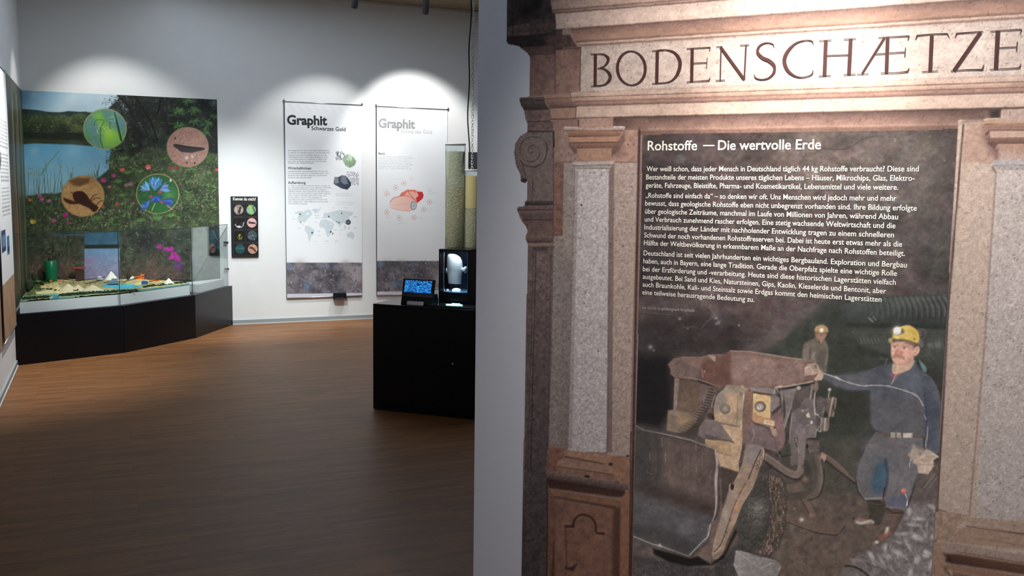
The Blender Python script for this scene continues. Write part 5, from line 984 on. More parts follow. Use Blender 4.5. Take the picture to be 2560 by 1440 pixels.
# --- horizontal mouldings, one profile swept along the wall
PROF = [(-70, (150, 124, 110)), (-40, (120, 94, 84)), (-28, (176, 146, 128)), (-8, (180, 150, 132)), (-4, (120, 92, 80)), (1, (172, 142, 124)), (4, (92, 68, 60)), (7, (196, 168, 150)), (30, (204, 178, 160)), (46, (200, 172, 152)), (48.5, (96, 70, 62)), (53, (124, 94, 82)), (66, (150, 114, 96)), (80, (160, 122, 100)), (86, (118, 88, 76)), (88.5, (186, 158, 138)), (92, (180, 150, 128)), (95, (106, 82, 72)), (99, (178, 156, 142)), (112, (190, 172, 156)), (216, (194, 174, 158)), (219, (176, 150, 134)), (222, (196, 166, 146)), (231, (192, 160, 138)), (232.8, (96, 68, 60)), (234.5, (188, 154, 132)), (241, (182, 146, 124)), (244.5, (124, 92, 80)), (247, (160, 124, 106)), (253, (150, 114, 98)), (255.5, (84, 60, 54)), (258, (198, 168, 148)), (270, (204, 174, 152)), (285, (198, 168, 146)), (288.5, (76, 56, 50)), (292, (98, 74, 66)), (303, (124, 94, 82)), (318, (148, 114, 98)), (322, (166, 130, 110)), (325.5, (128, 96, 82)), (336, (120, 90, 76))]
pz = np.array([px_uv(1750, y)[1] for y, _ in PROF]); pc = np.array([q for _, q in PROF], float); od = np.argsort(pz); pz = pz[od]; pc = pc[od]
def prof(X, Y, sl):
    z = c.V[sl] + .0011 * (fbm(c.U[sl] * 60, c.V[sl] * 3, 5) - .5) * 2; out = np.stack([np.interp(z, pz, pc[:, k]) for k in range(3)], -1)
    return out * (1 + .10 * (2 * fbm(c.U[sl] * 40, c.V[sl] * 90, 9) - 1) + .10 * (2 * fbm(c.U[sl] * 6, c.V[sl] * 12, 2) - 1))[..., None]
c.fr()
def yz(x, z):       # pixel row of height z at pixel column x on the wall
    lo, hi = -300., 1800.
    for _ in range(40):
        m_ = (lo + hi) / 2
        if px_uv(x, m_)[1] > z: lo = m_
        else: hi = m_
    return lo
def band(xa, ya_ref, yb_ref, xl_a, xl_b):   # swept profile between two reference rows, left edge xl_a..xl_b
    za, zb_ = px_uv(1750, ya_ref)[1], px_uv(1750, yb_ref)[1]; c.poly([(xl_a, yz(xl_a, za)), (2800, yz(2800, za)), (2800, yz(2800, zb_)), (xl_b, yz(xl_b, zb_))], prof, 1.2)
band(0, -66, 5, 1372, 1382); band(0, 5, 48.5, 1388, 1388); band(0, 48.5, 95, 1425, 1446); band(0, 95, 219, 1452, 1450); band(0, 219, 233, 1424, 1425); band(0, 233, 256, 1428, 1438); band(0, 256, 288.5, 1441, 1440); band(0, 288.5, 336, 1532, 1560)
c.line([(1452, 118), (1450, 228)], 2.2, (60, 46, 42), .8); c.line([(1388, 40), (1389, 72)], 3, (70, 54, 50), .8); c.line([(1425, yz(1425, px_uv(1750, 219)[1])), (1428, yz(1428, px_uv(1750, 233)[1]))], 2, (60, 44, 40), .8); c.line([(1441, 262), (1440, 294)], 2, (70, 50, 46), .7)
for (x, y) in ((1990, 30), (1992, 12)): c.line([(1985, 2), (1990, 30)], 1.5, (120, 96, 84), .6)
# --- scroll wing and stones left of the pilaster
c.fr(*ZB_)
c.poly([(40, 335), (400, 330), (392, 990), (60, 990)], (124, 108, 100), 1.5, n=.12, ns=14)
c.ell(195, 505, 140, 148, (130, 114, 106), 1, 2); sp_ = [(205 + (8 + 11.5 * t) * cos(t * 1.0 + 1.2) * 1.0, 507 + (8 + 12 * t) * sin(t * 1.0 + 1.2)) for t in np.linspace(0, 3.6 * pi, 60)]
c.line(sp_, 9, (74, 62, 60), .9, 2); c.line([(x - 5, y - 7) for x, y in sp_], 7, (156, 140, 130), .6, 2.5)
c.line([(325, 430), (335, 500), (310, 590), (240, 640), (150, 630), (110, 590)], 9, (60, 48, 46), .85, 1.6, sm=1)
c.line([(60, 440), (52, 520), (66, 600), (105, 700), (140, 760)], 22, (108, 94, 88), .8, 4, sm=1); c.line([(120, 600), (140, 680), (150, 720)], 8, (80, 66, 64), .8, 1.6, sm=1)
c.poly([(108, 760), (130, 740), (160, 740), (168, 770), (165, 800), (110, 785)], (60, 48, 46), 2, .9); c.line([(205, 720), (214, 800), (210, 880)], 6, (78, 64, 60), .9, 1.2); c.line([(168, 780), (172, 920)], 5, (96, 80, 76), .6)
c.poly([(145, 935), (388, 930), (388, 970), (145, 975)], (88, 76, 74), 1.5, c2=(56, 46, 46), ax=((200, 935), (200, 972))); c.poly([(70, 985), (388, 978), (388, 1045), (100, 1050)], (118, 96, 88), 1.2); c.line([(80, 1012), (388, 1008)], 8, (66, 50, 48), .9, 1.4); c.poly([(100, 1045), (388, 1040), (388, 1100), (130, 1100)], (104, 84, 78), 1.2); c.line([(125, 1098), (388, 1096)], 9, (62, 46, 44), .9, 1.4)
c.poly([(130, 1105), (388, 1100), (388, 1235), (165, 1235)], (112, 86, 80), 1.4, c2=(124, 98, 88), ax=((200, 1105), (200, 1230)), n=.12); c.poly([(146, 1238), (385, 1232), (385, 1290), (160, 1296)], (130, 106, 96), 1.2, c2=(84, 64, 60), ax=((200, 1240), (200, 1292)))
c.line([(388, 340), (392, 980), (388, 1300)], 8, (66, 52, 50), .7, 1.6); c.line([(392, 345), (396, 470)], 12, (32, 24, 24), .9, 1.4); c.line([(165, 340), (390, 338)], 12, (56, 46, 46), .9, 2)
c.poly([(400, 335), (600, 330), (600, 600), (402, 600)], (158, 128, 114), 1.4, n=.18, ns=9); c.line([(405, 598), (580, 598)], 6, (96, 72, 66), .9)
c.poly([(398, 605), (478, 605), (470, 1225), (392, 1225)], (132, 100, 88), 1.4, n=.25, ns=9, c2=(142, 98, 82), ax=((430, 610), (430, 1220))); c.poly([(480, 605), (585, 605), (565, 1500), (460, 1500), (470, 1230)], (156, 142, 132), 2, n=.15, ns=6); c.line([(395, 1225), (468, 1228)], 6, (92, 66, 58), .9)
c.poly([(392, 1232), (480, 1232), (470, 1500), (385, 1500)], (150, 138, 126), 1.6, n=.18, ns=6)
c.poly([(870, 330), (1112, 330), (1105, 602), (870, 602)], (176, 136, 116), 1.5, n=.15, ns=8); c.line([(905, 600), (1105, 602)], 5, (120, 88, 78), .9); c.glow(930, 500, 70, (110, 80, 72), .7)
# columns that run down the wall (full height polygons in picture rows)
c.fr()
def strip(p, q, col, y0=405, y1=1115, **k): c.poly([(p[0], y0), (q[0], y0), (q[1], y1), (p[1], y1)], col, 1.6, **k)
strip((1384, 1372), (1425, 1405), (146, 134, 126), 650, 1110, n=.16, ns=6); strip((1408, 1398), (1440, 1424), (140, 128, 120), 650, 1115, n=.14, ns=6)
strip((1524, 1518), (1594, 1573), (178, 156, 142), 407, 1140, n=.16, ns=5); strip((1523, 1516), (1536, 1530), (128, 104, 96), 407, 1130, a=.8)
strip((1438, 1420), (1525, 1517), GRA, 420, 1130, n=.16, ns=5); strip((1438, 1420), (1446, 1430), (152, 140, 132), 425, 1120, a=.6)
c.line([(1524, 425), (1518, 1130)], 3, (112, 92, 86), .7, 2.5); c.line([(1437, 425), (1420, 1120)], 2.5, (126, 112, 106), .6, 2)
c.line([(1599, 320), (1590, 760), (1577, 1440)], 6, (66, 48, 46), .85, 2); c.line([(1588, 420), (1569, 1150)], 7, (190, 160, 144), .5, 4)
# capital
c.fr(*ZB_)
c.poly([(605, 232), (898, 228), (898, 302), (605, 305)], (180, 142, 122), 1.2, n=.15, ns=6); c.poly([(598, 236), (612, 236), (610, 300), (598, 300)], (84, 62, 56), 1.5, .8); c.poly([(385, 255), (600, 246), (600, 320), (385, 326)], (150, 116, 102), 1.3, n=.1)
c.poly([(900, 228), (1200, 222), (1200, 322), (1000, 325), (905, 300)], (84, 60, 54), 2, .7, c2=(130, 98, 86), ax=((920, 230), (1100, 325)))
c.poly([(478, 300), (605, 300), (605, 305), (900, 303), (905, 292), (1005, 298), (1002, 325), (478, 328)], (186, 160, 144), 1.2); c.line([(490, 302), (600, 304)], 9, (214, 200, 190), .9, 1.5); c.line([(910, 297), (1000, 302)], 9, (222, 212, 204), .9, 1.5); c.line([(498, 330), (990, 330)], 5, (98, 66, 54), .9, 1.2)
c.poly([(500, 332), (990, 332), (955, 378), (520, 382)], (172, 124, 98), 1.2, c2=(140, 98, 80), ax=((700, 335), (700, 378))); c.line([(520, 382), (955, 380)], 5, (84, 56, 48), .95, 1); c.poly([(524, 386), (952, 384), (950, 428), (535, 434)], (186, 138, 108), 1.2, n=.08); c.line([(535, 436), (948, 430)], 6, (78, 50, 42), .95, 1)
c.poly([(545, 440), (940, 434), (890, 482), (590, 488)], (150, 108, 86), 1.5, c2=(122, 88, 74), ax=((700, 440), (700, 485))); c.poly([(594, 488), (886, 482), (884, 590), (596, 592)], (176, 134, 108), 1.3, n=.12, ns=6); c.poly([(520, 430), (590, 488), (594, 540), (560, 520), (520, 445)], (100, 74, 66), 3, .7); c.poly([(940, 430), (1000, 335), (1005, 420), (930, 520), (888, 560), (890, 484)], (116, 84, 74), 5, .7)
c.poly([(552, 596), (912, 592), (905, 628), (566, 632)], (184, 172, 162), 1.2); c.line([(560, 630), (905, 626)], 6, (84, 68, 62), .9, 1.2); c.poly([(570, 634), (890, 630), (880, 652), (580, 655)], (170, 158, 148), 1.2); c.line([(580, 658), (878, 654)], 6, (96, 80, 74), .8, 1.5)
for (x, y, q) in ((632, 968, 8), (1030, 450, 6), (1060, 812, 5), (520, 520, 4), (1005, 1205, 4)): c.ell(x, y, q, q * 1.3, (40, 34, 34), .95, 1)
# lower left wing
c.fr(*ZW)
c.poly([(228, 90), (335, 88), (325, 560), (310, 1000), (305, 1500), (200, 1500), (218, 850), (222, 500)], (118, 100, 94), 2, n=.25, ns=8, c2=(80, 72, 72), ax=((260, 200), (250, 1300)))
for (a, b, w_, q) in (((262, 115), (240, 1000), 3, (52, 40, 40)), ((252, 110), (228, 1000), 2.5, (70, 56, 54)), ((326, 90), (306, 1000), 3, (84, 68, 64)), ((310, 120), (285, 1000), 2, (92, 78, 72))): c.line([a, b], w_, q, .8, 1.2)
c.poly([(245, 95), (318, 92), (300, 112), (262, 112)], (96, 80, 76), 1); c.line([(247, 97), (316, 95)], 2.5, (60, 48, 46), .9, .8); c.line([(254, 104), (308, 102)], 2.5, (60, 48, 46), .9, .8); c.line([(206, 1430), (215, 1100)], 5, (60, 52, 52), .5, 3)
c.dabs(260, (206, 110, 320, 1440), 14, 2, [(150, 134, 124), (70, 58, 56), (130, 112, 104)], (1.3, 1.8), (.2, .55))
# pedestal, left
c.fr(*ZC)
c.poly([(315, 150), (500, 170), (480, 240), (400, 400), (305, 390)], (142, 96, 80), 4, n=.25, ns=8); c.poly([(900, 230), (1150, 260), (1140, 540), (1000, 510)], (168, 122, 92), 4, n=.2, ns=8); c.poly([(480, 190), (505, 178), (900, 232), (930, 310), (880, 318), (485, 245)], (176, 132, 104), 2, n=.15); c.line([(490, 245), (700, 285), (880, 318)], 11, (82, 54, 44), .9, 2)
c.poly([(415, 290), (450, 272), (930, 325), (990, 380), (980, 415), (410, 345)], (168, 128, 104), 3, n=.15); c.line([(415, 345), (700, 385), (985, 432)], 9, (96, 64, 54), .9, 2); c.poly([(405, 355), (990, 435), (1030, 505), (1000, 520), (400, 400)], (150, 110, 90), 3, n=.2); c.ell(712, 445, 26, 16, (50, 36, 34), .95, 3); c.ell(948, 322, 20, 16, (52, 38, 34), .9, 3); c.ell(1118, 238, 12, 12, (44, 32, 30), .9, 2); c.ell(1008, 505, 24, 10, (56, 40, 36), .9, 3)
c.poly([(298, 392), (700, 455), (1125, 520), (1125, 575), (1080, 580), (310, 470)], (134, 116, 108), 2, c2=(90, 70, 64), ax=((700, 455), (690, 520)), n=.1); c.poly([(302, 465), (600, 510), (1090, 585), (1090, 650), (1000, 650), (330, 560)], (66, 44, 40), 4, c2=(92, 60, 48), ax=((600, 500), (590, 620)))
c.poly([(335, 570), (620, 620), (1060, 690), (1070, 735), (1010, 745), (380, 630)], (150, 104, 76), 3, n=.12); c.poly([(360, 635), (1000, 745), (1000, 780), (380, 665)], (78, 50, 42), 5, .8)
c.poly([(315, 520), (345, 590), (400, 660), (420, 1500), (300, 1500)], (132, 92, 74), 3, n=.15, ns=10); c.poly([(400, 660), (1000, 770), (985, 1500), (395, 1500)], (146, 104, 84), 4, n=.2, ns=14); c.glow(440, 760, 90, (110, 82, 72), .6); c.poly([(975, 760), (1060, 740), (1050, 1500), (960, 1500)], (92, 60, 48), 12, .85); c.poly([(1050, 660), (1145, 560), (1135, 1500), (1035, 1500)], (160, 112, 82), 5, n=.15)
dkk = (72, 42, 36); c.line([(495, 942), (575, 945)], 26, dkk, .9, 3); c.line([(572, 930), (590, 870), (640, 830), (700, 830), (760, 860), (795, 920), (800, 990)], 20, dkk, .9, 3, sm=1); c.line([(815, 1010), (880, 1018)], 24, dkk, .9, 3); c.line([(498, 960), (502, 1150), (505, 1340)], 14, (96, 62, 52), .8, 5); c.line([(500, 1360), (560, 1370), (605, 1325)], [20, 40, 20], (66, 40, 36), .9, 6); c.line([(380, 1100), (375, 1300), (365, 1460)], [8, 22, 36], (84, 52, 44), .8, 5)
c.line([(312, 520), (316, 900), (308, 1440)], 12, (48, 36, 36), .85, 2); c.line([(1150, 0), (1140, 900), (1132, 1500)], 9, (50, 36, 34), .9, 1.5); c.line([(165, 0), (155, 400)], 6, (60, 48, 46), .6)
# --- right jamb, capital and pedestal
c.fr()
c.poly([(2396, 300), (2900, 280), (2900, 1500), (2330, 1440), (2372, 760)], (200, 176, 154), 1.5, n=.12, ns=7)
c.fr(*ZD)
c.poly([(740, 470), (1100, 440), (1260, 800), (1180, 1010), (700, 1020)], (186, 150, 128), 2, n=.12, ns=8); c.line([(705, 1018), (940, 1015), (1150, 1020)], 8, (122, 92, 80), .8, 1.2); c.poly([(1020, 500), (1240, 780), (1230, 960), (1120, 900), (1000, 640)], (128, 96, 84), 18, .7)
c.poly([(620, 0), (740, 460), (740, 480), (620, 480)], (0, 0, 0), 1, 0)
c.poly([(850, 330), (1270, 250), (1270, 370), (1060, 380), (1030, 440), (700, 450)], (110, 86, 76), 12, .6); c.poly([(1120, 265), (1275, 250), (1268, 372), (1130, 380)], (58, 44, 42), 10, .9)
c.poly([(1280, 255), (3000, 200), (3000, 420), (1260, 440), (1270, 380)], (180, 152, 134), 1.3, n=.1, ns=8); c.poly([(1010, 470), (1040, 395), (1090, 378), (1270, 385), (1260, 425), (3000, 405), (3000, 445), (1060, 470)], (186, 146, 112), 1.5); c.line([(1045, 400), (1100, 385), (1260, 385)], 14, (204, 186, 170), .9, 3); c.line([(1010, 520), (1060, 462), (1300, 452), (3000, 435)], 9, (96, 66, 58), .9, 1.5, )
c.poly([(1012, 520), (1065, 468), (3000, 445), (3000, 540), (1120, 550), (1060, 610)], (158, 118, 98), 2, n=.08); c.line([(1060, 530), (1130, 505), (3000, 485)], 6, (118, 84, 72), .7, 1.5); c.poly([(1055, 600), (1115, 545), (3000, 530), (3000, 550), (1120, 560), (1075, 640)], (76, 54, 52), 3, .85)
c.poly([(1115, 560), (3000, 545), (3000, 645), (1125, 658)], (192, 156, 134), 1.3, n=.08); c.poly([(1085, 700), (1118, 560), (1125, 655), (1110, 700)], (120, 88, 78), 3, .8); c.line([(1120, 660), (3000, 648)], 9, (80, 54, 48), .9, 1.4)
c.poly([(1090, 705), (1130, 665), (3000, 655), (3000, 740), (1230, 755), (1200, 800), (1110, 750)], (140, 102, 84), 2, c2=(112, 80, 68), ax=((1400, 660), (1400, 745))); c.line([(1100, 740), (1160, 790), (1210, 840)], 22, (92, 66, 60), .8, 5); c.poly([(1240, 755), (3000, 745), (3000, 985), (1240, 985)], (180, 136, 112), 2, n=.1, ns=8, c2=(190, 166, 150), ax=((1260, 760), (1240, 980))); c.poly([(1185, 830), (1260, 800), (1245, 980), (1190, 975)], (130, 96, 86), 8, .7)
c.poly([(1155, 1060), (1185, 990), (3000, 975), (3000, 1050), (1170, 1055)], (176, 170, 168), 2, n=.06); c.line([(1190, 1062), (3000, 1050)], 10, (112, 92, 84), .9, 2); c.poly([(1200, 1070), (3000, 1058), (3000, 1105), (1215, 1112)], (168, 160, 156), 1.6); c.line([(1160, 1080), (1215, 1160), (1300, 1125), (3000, 1110)], 9, (118, 96, 86), .8, 2.5); c.line([(1160, 1080), (1205, 1160)], 20, (106, 82, 74), .8, 5)
c.fr(); c.poly([(2492, 426), (2900, 422), (2900, 1310), (2440, 1295), (2463, 850)], (196, 182, 170), 2, n=.12, ns=6); c.line([(2490, 430), (2462, 850), (2424, 1285)], 4, (140, 118, 104), .7, 3); c.line([(2484, 440), (2456, 850), (2416, 1280)], 3, (194, 176, 158), .5, 3)
c.line([(2408, 312), (2372, 760), (2334, 1440)], 5, (70, 54, 48), .8, 2); c.line([(2414, 312), (2380, 760), (2344, 1440)], 5, (196, 172, 150), .6, 3)
c.fr(*ZE)
c.line([(350, 520), (470, 545)], 20, (122, 86, 70), .8, 4); c.line([(330, 540), (600, 570), (780, 600)], 6, (150, 122, 104), .7, 2); c.line([(320, 935), (600, 970)], 8, (130, 96, 80), .8, 2); c.poly([(330, 550), (800, 600), (780, 640), (700, 700), (620, 760), (620, 980), (315, 935)], (178, 148, 122), 3, n=.2, ns=7)
c.poly([(760, 640), (830, 625), (3000, 830), (3000, 960), (2000, 900), (760, 745)], (186, 156, 132), 3, n=.08); c.poly([(740, 740), (1000, 780), (3000, 1010), (3000, 1050), (1500, 880), (760, 760)], (112, 76, 62), 4, .85); c.poly([(640, 790), (760, 760), (1550, 870), (3000, 1060), (3000, 1200), (620, 985), (590, 870)], (180, 148, 122), 4, n=.1); c.line([(860, 915), (1200, 965), (1551, 1020), (3000, 1200)], 8, (142, 104, 86), .7, 3)
c.poly([(400, 960), (640, 990), (1551, 1150), (3000, 1380), (3000, 1500), (1551, 1260), (640, 1110), (420, 1130)], (176, 150, 134), 4, n=.08); c.line([(630, 1105), (1000, 1165), (1551, 1262), (2600, 1450)], 12, (112, 76, 60), .8, 4); c.poly([(410, 1120), (640, 1130), (1551, 1280), (2600, 1470), (2600, 1800), (1551, 1420), (540, 1270)], (112, 76, 56), 8, c2=(84, 56, 46), ax=((900, 1180), (860, 1330))); c.glow(500, 1220, 60, (60, 42, 38), .85)
c.poly([(300, 960), (400, 970), (430, 1150), (470, 1300), (470, 1900), (250, 1900)], (176, 140, 112), 3, n=.12); c.poly([(470, 1280), (620, 1290), (1551, 1440), (2600, 1640), (2600, 1800), (460, 1340)], (160, 120, 94), 4); c.line([(460, 1340), (530, 1440)], 40, (104, 72, 56), .8, 8); c.poly([(560, 1370), (2600, 1800), (2600, 2400), (540, 2400)], (148, 106, 82), 6, n=.1)
c.fr()
lum_ = c.C.mean(-1, keepdims=True); c.C = (lum_ + (c.C - lum_) * .80) * np.array([1.01, .99, 1.01])
# granite speckle and pores
sp = vn(c.X / 2.6, c.Y / 2.6, 44); sp2 = fbm(c.X / 9, c.Y / 9, 12, 3); gry = 1 - np.clip((c.C.max(-1) - c.C.min(-1) - 24) / 30, 0, 1) * .6
c.C *= (1 + gry * (.20 * (sp - .5) + .12 * (sp2 - .5)) - .30 * gry * np.clip((vn(c.X / 2.8, c.Y / 3.6, 91) - .88) / .05, 0, 1))[..., None]
def kp(X, Y, Uu, Vv): return in_poly(OUTUV, Uu, Vv) & ~((in_poly([px_uv(*q) for q in PIN], Uu, Vv)) if PIN else False)
PIN = [(1607, 336), (2394, 322), (2330, 1440), (2310, 1800), (1565, 1800), (1581, 1440)]
pin_uv = [px_uv(*q) for q in PIN]; cu_ = sum(q[0] for q in pin_uv) / len(pin_uv); cv_ = sum(q[1] for q in pin_uv) / len(pin_uv); hole_uv = [(q[0] + (.008 if q[0] < cu_ else -.008), q[1] + (.008 if q[1] < cv_ else -.008)) for q in pin_uv]
M_STONE = print_mat('stone_print', .5, .25, grain=.10, gscale=420); M_MINE = print_mat('mine_print', .42, .3, grain=.05, gscale=300)
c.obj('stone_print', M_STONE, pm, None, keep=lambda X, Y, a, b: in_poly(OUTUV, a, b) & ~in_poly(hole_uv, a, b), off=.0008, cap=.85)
# foot of the print down to the floor (coarse)
c = Canvas(PM, DM, UP, .10, 1.86, .012, .302, .02, bg=(136, 98, 80)); c.tex(.2, 30); uL = OUTUV[-4][0]
c.C[(c.U > pin_uv[-2][0]) & (c.U < pin_uv[3][0])] = (56, 48, 46)
c.obj('stone_print_foot', M_STONE, pm, None, keep=lambda X, Y, a, b: a > uL, off=.0015)
# ---------------------------------------------------------------- the mine picture inside the portal (colours as seen, lamp light removed on export)
us_ = [q[0] for q in pin_uv]
c = Canvas(PM, DM, UP, min(us_) - .002, max(us_) + .002, .32, max(q[1] for q in pin_uv) + .002, .0021, bg=(48, 44, 46)); r = c.rng = random.Random(42)
TT = (1570, 320, 2.8233); MA = (1560, 760, 2.1179); FA = (1570, 760, 4.2346); FB = (1570, 860, 4.8); FC = (1820, 860, 4.8); FD = (1570, 1080, 4.0); FE = (1800, 1100, 4.236); FF = (2060, 1180, 5.54); FG = (2090, 790, 8.469); FH = (1960, 790, 8.4727)
# rock
c.fr(*TT)
c.poly([(0, -20), (2500, -20), (2500, 1500), (0, 1500)], (62, 54, 58), 1)
for x, y, q, cl, a in ((1500, 130, 420, (118, 106, 106), .9), (2000, 150, 380, (104, 98, 98), .8), (800, 150, 350, (98, 84, 86), .7), (1250, 300, 350, (106, 94, 94), .75), (300, 150, 250, (70, 60, 64), .6), (1900, 500, 420, (78, 76, 78), .8), (1300, 600, 400, (86, 76, 80), .7), (700, 500, 300, (74, 64, 68), .6), (150, 500, 260, (46, 38, 44), .8), (150, 1000, 320, (34, 28, 34), .8), (500, 900, 300, (56, 48, 52), .6), (1100, 950, 320, (72, 62, 64), .7), (1700, 1000, 350, (70, 66, 68), .7), (2150, 800, 260, (66, 66, 68), .8), (2200, 200, 160, (84, 78, 78), .7), (2250, 1000, 180, (58, 60, 62), .8)): c.glow(x, y, q, cl, a)
c.C = c.C * 1.15 * np.array([1.03, 1.0, .96]) + 5
c.fr(); c.tex(.30, 70, 55, 3); c.tex(.20, 22, 18, 8); c.tex(.14, 7, 6, 13); c.tex(.06, 30, 24, 40, mono=False)
c.fr(*TT)
c.line([(1365, 140), (1430, 150), (1530, 150), (1590, 125), (1650, 85), (1740, 60), (1800, 58)], 5, (56, 50, 52), .8, 2, sm=1); c.poly([(1400, 60), (1800, 40), (1740, 62), (1650, 90), (1590, 125), (1530, 148), (1430, 145)], (92, 84, 84), 10, .5); c.poly([(1600, 130), (1700, 75), (1850, 60), (1800, 110), (1700, 130)], (136, 122, 120), 10, .45)
c.dabs(260, (500, 160, 1900, 800), 60, 7, [(128, 114, 114), (140, 126, 124), (52, 46, 50)], (-1.2, -.2), (.06, .22), 3); c.dabs(260, (90, 60, 2250, 1250), 30, 5, [(150, 140, 140), (40, 34, 38), (120, 100, 98)], (0, pi), (.06, .25), 2)
for (P, w_) in (([(345, 240), (350, 200), (385, 190), (400, 215), (385, 240), (410, 260)], 7), ([(425, 250), (440, 238)], 6), ([(455, 240), (485, 240)], 7), ([(470, 258), (472, 240)], 6)): c.line(P, w_, (128, 128, 134), .6, 3)
c.glow(375, 220, 45, (118, 118, 126), .6)
for x, y in ((2235, 232), (1885, 78), (1885, 92), (1890, 640), (1095, 160), (1200, 170)): c.ell(x, y, 4, 5, (190, 186, 184), .9, 2)
c.line([(1150, 230), (1200, 190), (1240, 170)], 14, (150, 136, 132), .35, 8); c.line([(1240, 500), (1290, 440), (1380, 400)], 20, (140, 126, 124), .3, 10)
for k in range(70):
    x = r.uniform(700, 2000); y = r.uniform(60, 900); t = r.uniform(-1.2, -.3); L = r.uniform(30, 110); c.line([(x, y), (x + L * cos(t) * .5 + r.uniform(-14, 14), y + L * sin(t) * .5), (x + L * cos(t), y + L * sin(t))], [2, r.uniform(6, 16), 2], [(150, 134, 130), (134, 118, 116), (60, 52, 56)][k % 3], r.uniform(.15, .4), 5)
# lower rock wall and dark tunnel
c.fr(*FA)
c.poly([(40, 180), (800, 60), (1500, 330), (1100, 500), (440, 560), (420, 1200), (60, 1300)], (34, 30, 32), 40, .7, n=.35, ns=24); c.poly([(60, 560), (440, 560), (480, 1100), (340, 1330), (40, 1260)], (16, 14, 18), 26, .95); c.glow(230, 470, 70, (48, 44, 48), .6); c.glow(150, 300, 90, (46, 40, 46), .5); c.glow(300, 340, 80, (44, 38, 42), .5)
c.glow(930, 120, 60, (110, 106, 112), .55); c.glow(980, 200, 90, (64, 62, 70), .7); c.line([(915, 120), (905, 90), (860, 40), (880, 10)], 7, (120, 116, 120), .5, 3); c.line([(780, 260), (830, 190), (900, 140), (940, 150)], 9, (110, 108, 116), .5, 4); c.line([(570, 210), (600, 250), (700, 240), (760, 265)], 6, (104, 100, 106), .5, 3)
for x, y, q in ((935, 150, 10), (960, 195, 14), (550, 155, 12), (935, 210, 8), (635, 258, 6), (1175, 225, 8), (275, 490, 8), (240, 455, 18)): c.glow(x, y, q * 1.6, (150, 146, 152), .7)
c.dabs(160, (100, 30, 1500, 480), 24, 4, [(96, 84, 84), (24, 20, 24), (80, 66, 60)], (0, pi), (.1, .35), 2)
c.glow(1330, 120, 120, (78, 58, 56), .5); c.glow(1500, 160, 110, (74, 60, 56), .4)
c.fr(); tun = (50, 56, 52)
c.poly([(1880, 890), (1925, 872), (1960, 850), (1985, 815), (2025, 775), (2060, 755), (2120, 742), (2420, 735), (2420, 960), (2400, 1500), (2150, 1250), (2050, 1100), (1990, 1000)], tun, 8, 1, n=.18, ns=18); c.glow(2130, 900, 90, (44, 50, 44), .7); c.glow(2120, 1010, 100, (40, 42, 38), .8); c.glow(2330, 960, 60, (40, 40, 40), .8)
c.line([(1870, 880), (1930, 845), (1990, 800), (2050, 762)], [30, 34, 34, 16], (88, 82, 82), .6, 12); c.line([(2000, 815), (2060, 762), (2130, 742)], 14, (60, 60, 62), .7, 6)
# ribbed air ducts
c.poly([(2100, 765), (2150, 745), (2372, 736), (2372, 812), (2200, 815), (2110, 806)], (74, 82, 82), 7, c2=(44, 50, 50), ax=((2200, 742), (2200, 812)), n=.08, ns=12)
for k in range(17):
    x = 2150 + k * 13.2 + (k * k) * .02; b = 6 + k * .5; c.line([(x, 742 - k * .2), (x + b, 765), (x + b + 2, 790), (x + b - 2, 812)], 3.2, (36, 40, 42), .15 + .035 * k, 2.5, sm=1); c.line([(x - 5, 745), (x + b - 5, 768), (x + b - 4, 790)], 3, (112, 116, 120), .06 + .03 * k, 3, sm=1)
c.poly([(2130, 830), (2180, 822), (2372, 822), (2372, 850), (2372, 905), (2240, 890), (2150, 860)], (66, 70, 68), 8, .6, n=.1); c.line([(2120, 812), (2372, 818)], 10, (36, 40, 38), .8, 5); c.line([(2150, 870), (2230, 900), (2300, 905)], 12, (36, 40, 38), .6, 6)
for k in range(8): c.line([(2150 + k * 9, 845), (2156 + k * 9, 858)], 1.8, (116, 120, 118), .45, 1.5)
for k in range(6): c.line([(2320 + k * 9, 845), (2324 + k * 9, 880)], 2, (92, 94, 96), .5, 3)
c.line([(2172, 794), (2182, 804)], 4, (150, 152, 152), .5, 2); c.line([(2183, 792), (2190, 800)], 3, (130, 132, 134), .5, 2); c.glow(2345, 862, 12, (120, 122, 124), .7); c.glow(2325, 862, 8, (110, 114, 118), .6)
# floor of the tunnel
c.poly([(1905, 1190), (2060, 1130), (2120, 1140), (2200, 1170), (2380, 1150), (2360, 1900), (1560, 1900), (1575, 1390), (1800, 1300)], (74, 66, 62), 16, 1, n=.22, ns=12, c2=(80, 68, 62), ax=((2000, 1180), (2000, 1440)))
c.poly([(2030, 1100), (2150, 1090), (2160, 1240), (2000, 1230)], (64, 62, 58), 20, .8); c.poly([(1560, 1380), (1780, 1420), (1900, 1300), (1960, 1480), (1960, 1900), (1560, 1900)], (46, 44, 48), 14, .9, n=.35, ns=7); c.dabs(260, (1575, 1390, 2180, 1440), 7, 2, [(90, 88, 90), (60, 52, 50), (120, 114, 112)], (0, pi), (.15, .5)); c.dabs(200, (1960, 1180, 2160, 1430), 5, 1.6, [(104, 94, 88), (56, 48, 46)], (0, pi), (.2, .5))
c.poly([(1840, 1375), (1852, 1376), (1940, 1400), (1954, 1415), (1942, 1445), (1930, 1480), (1850, 1450), (1834, 1412)], (128, 126, 128), 1.5, n=.14, ns=6, c2=(104, 102, 104), ax=((1850, 1380), (1900, 1440))); c.line([(1842, 1378), (1870, 1398), (1900, 1420), (1935, 1405)], 3, (160, 156, 156), .4, 2)
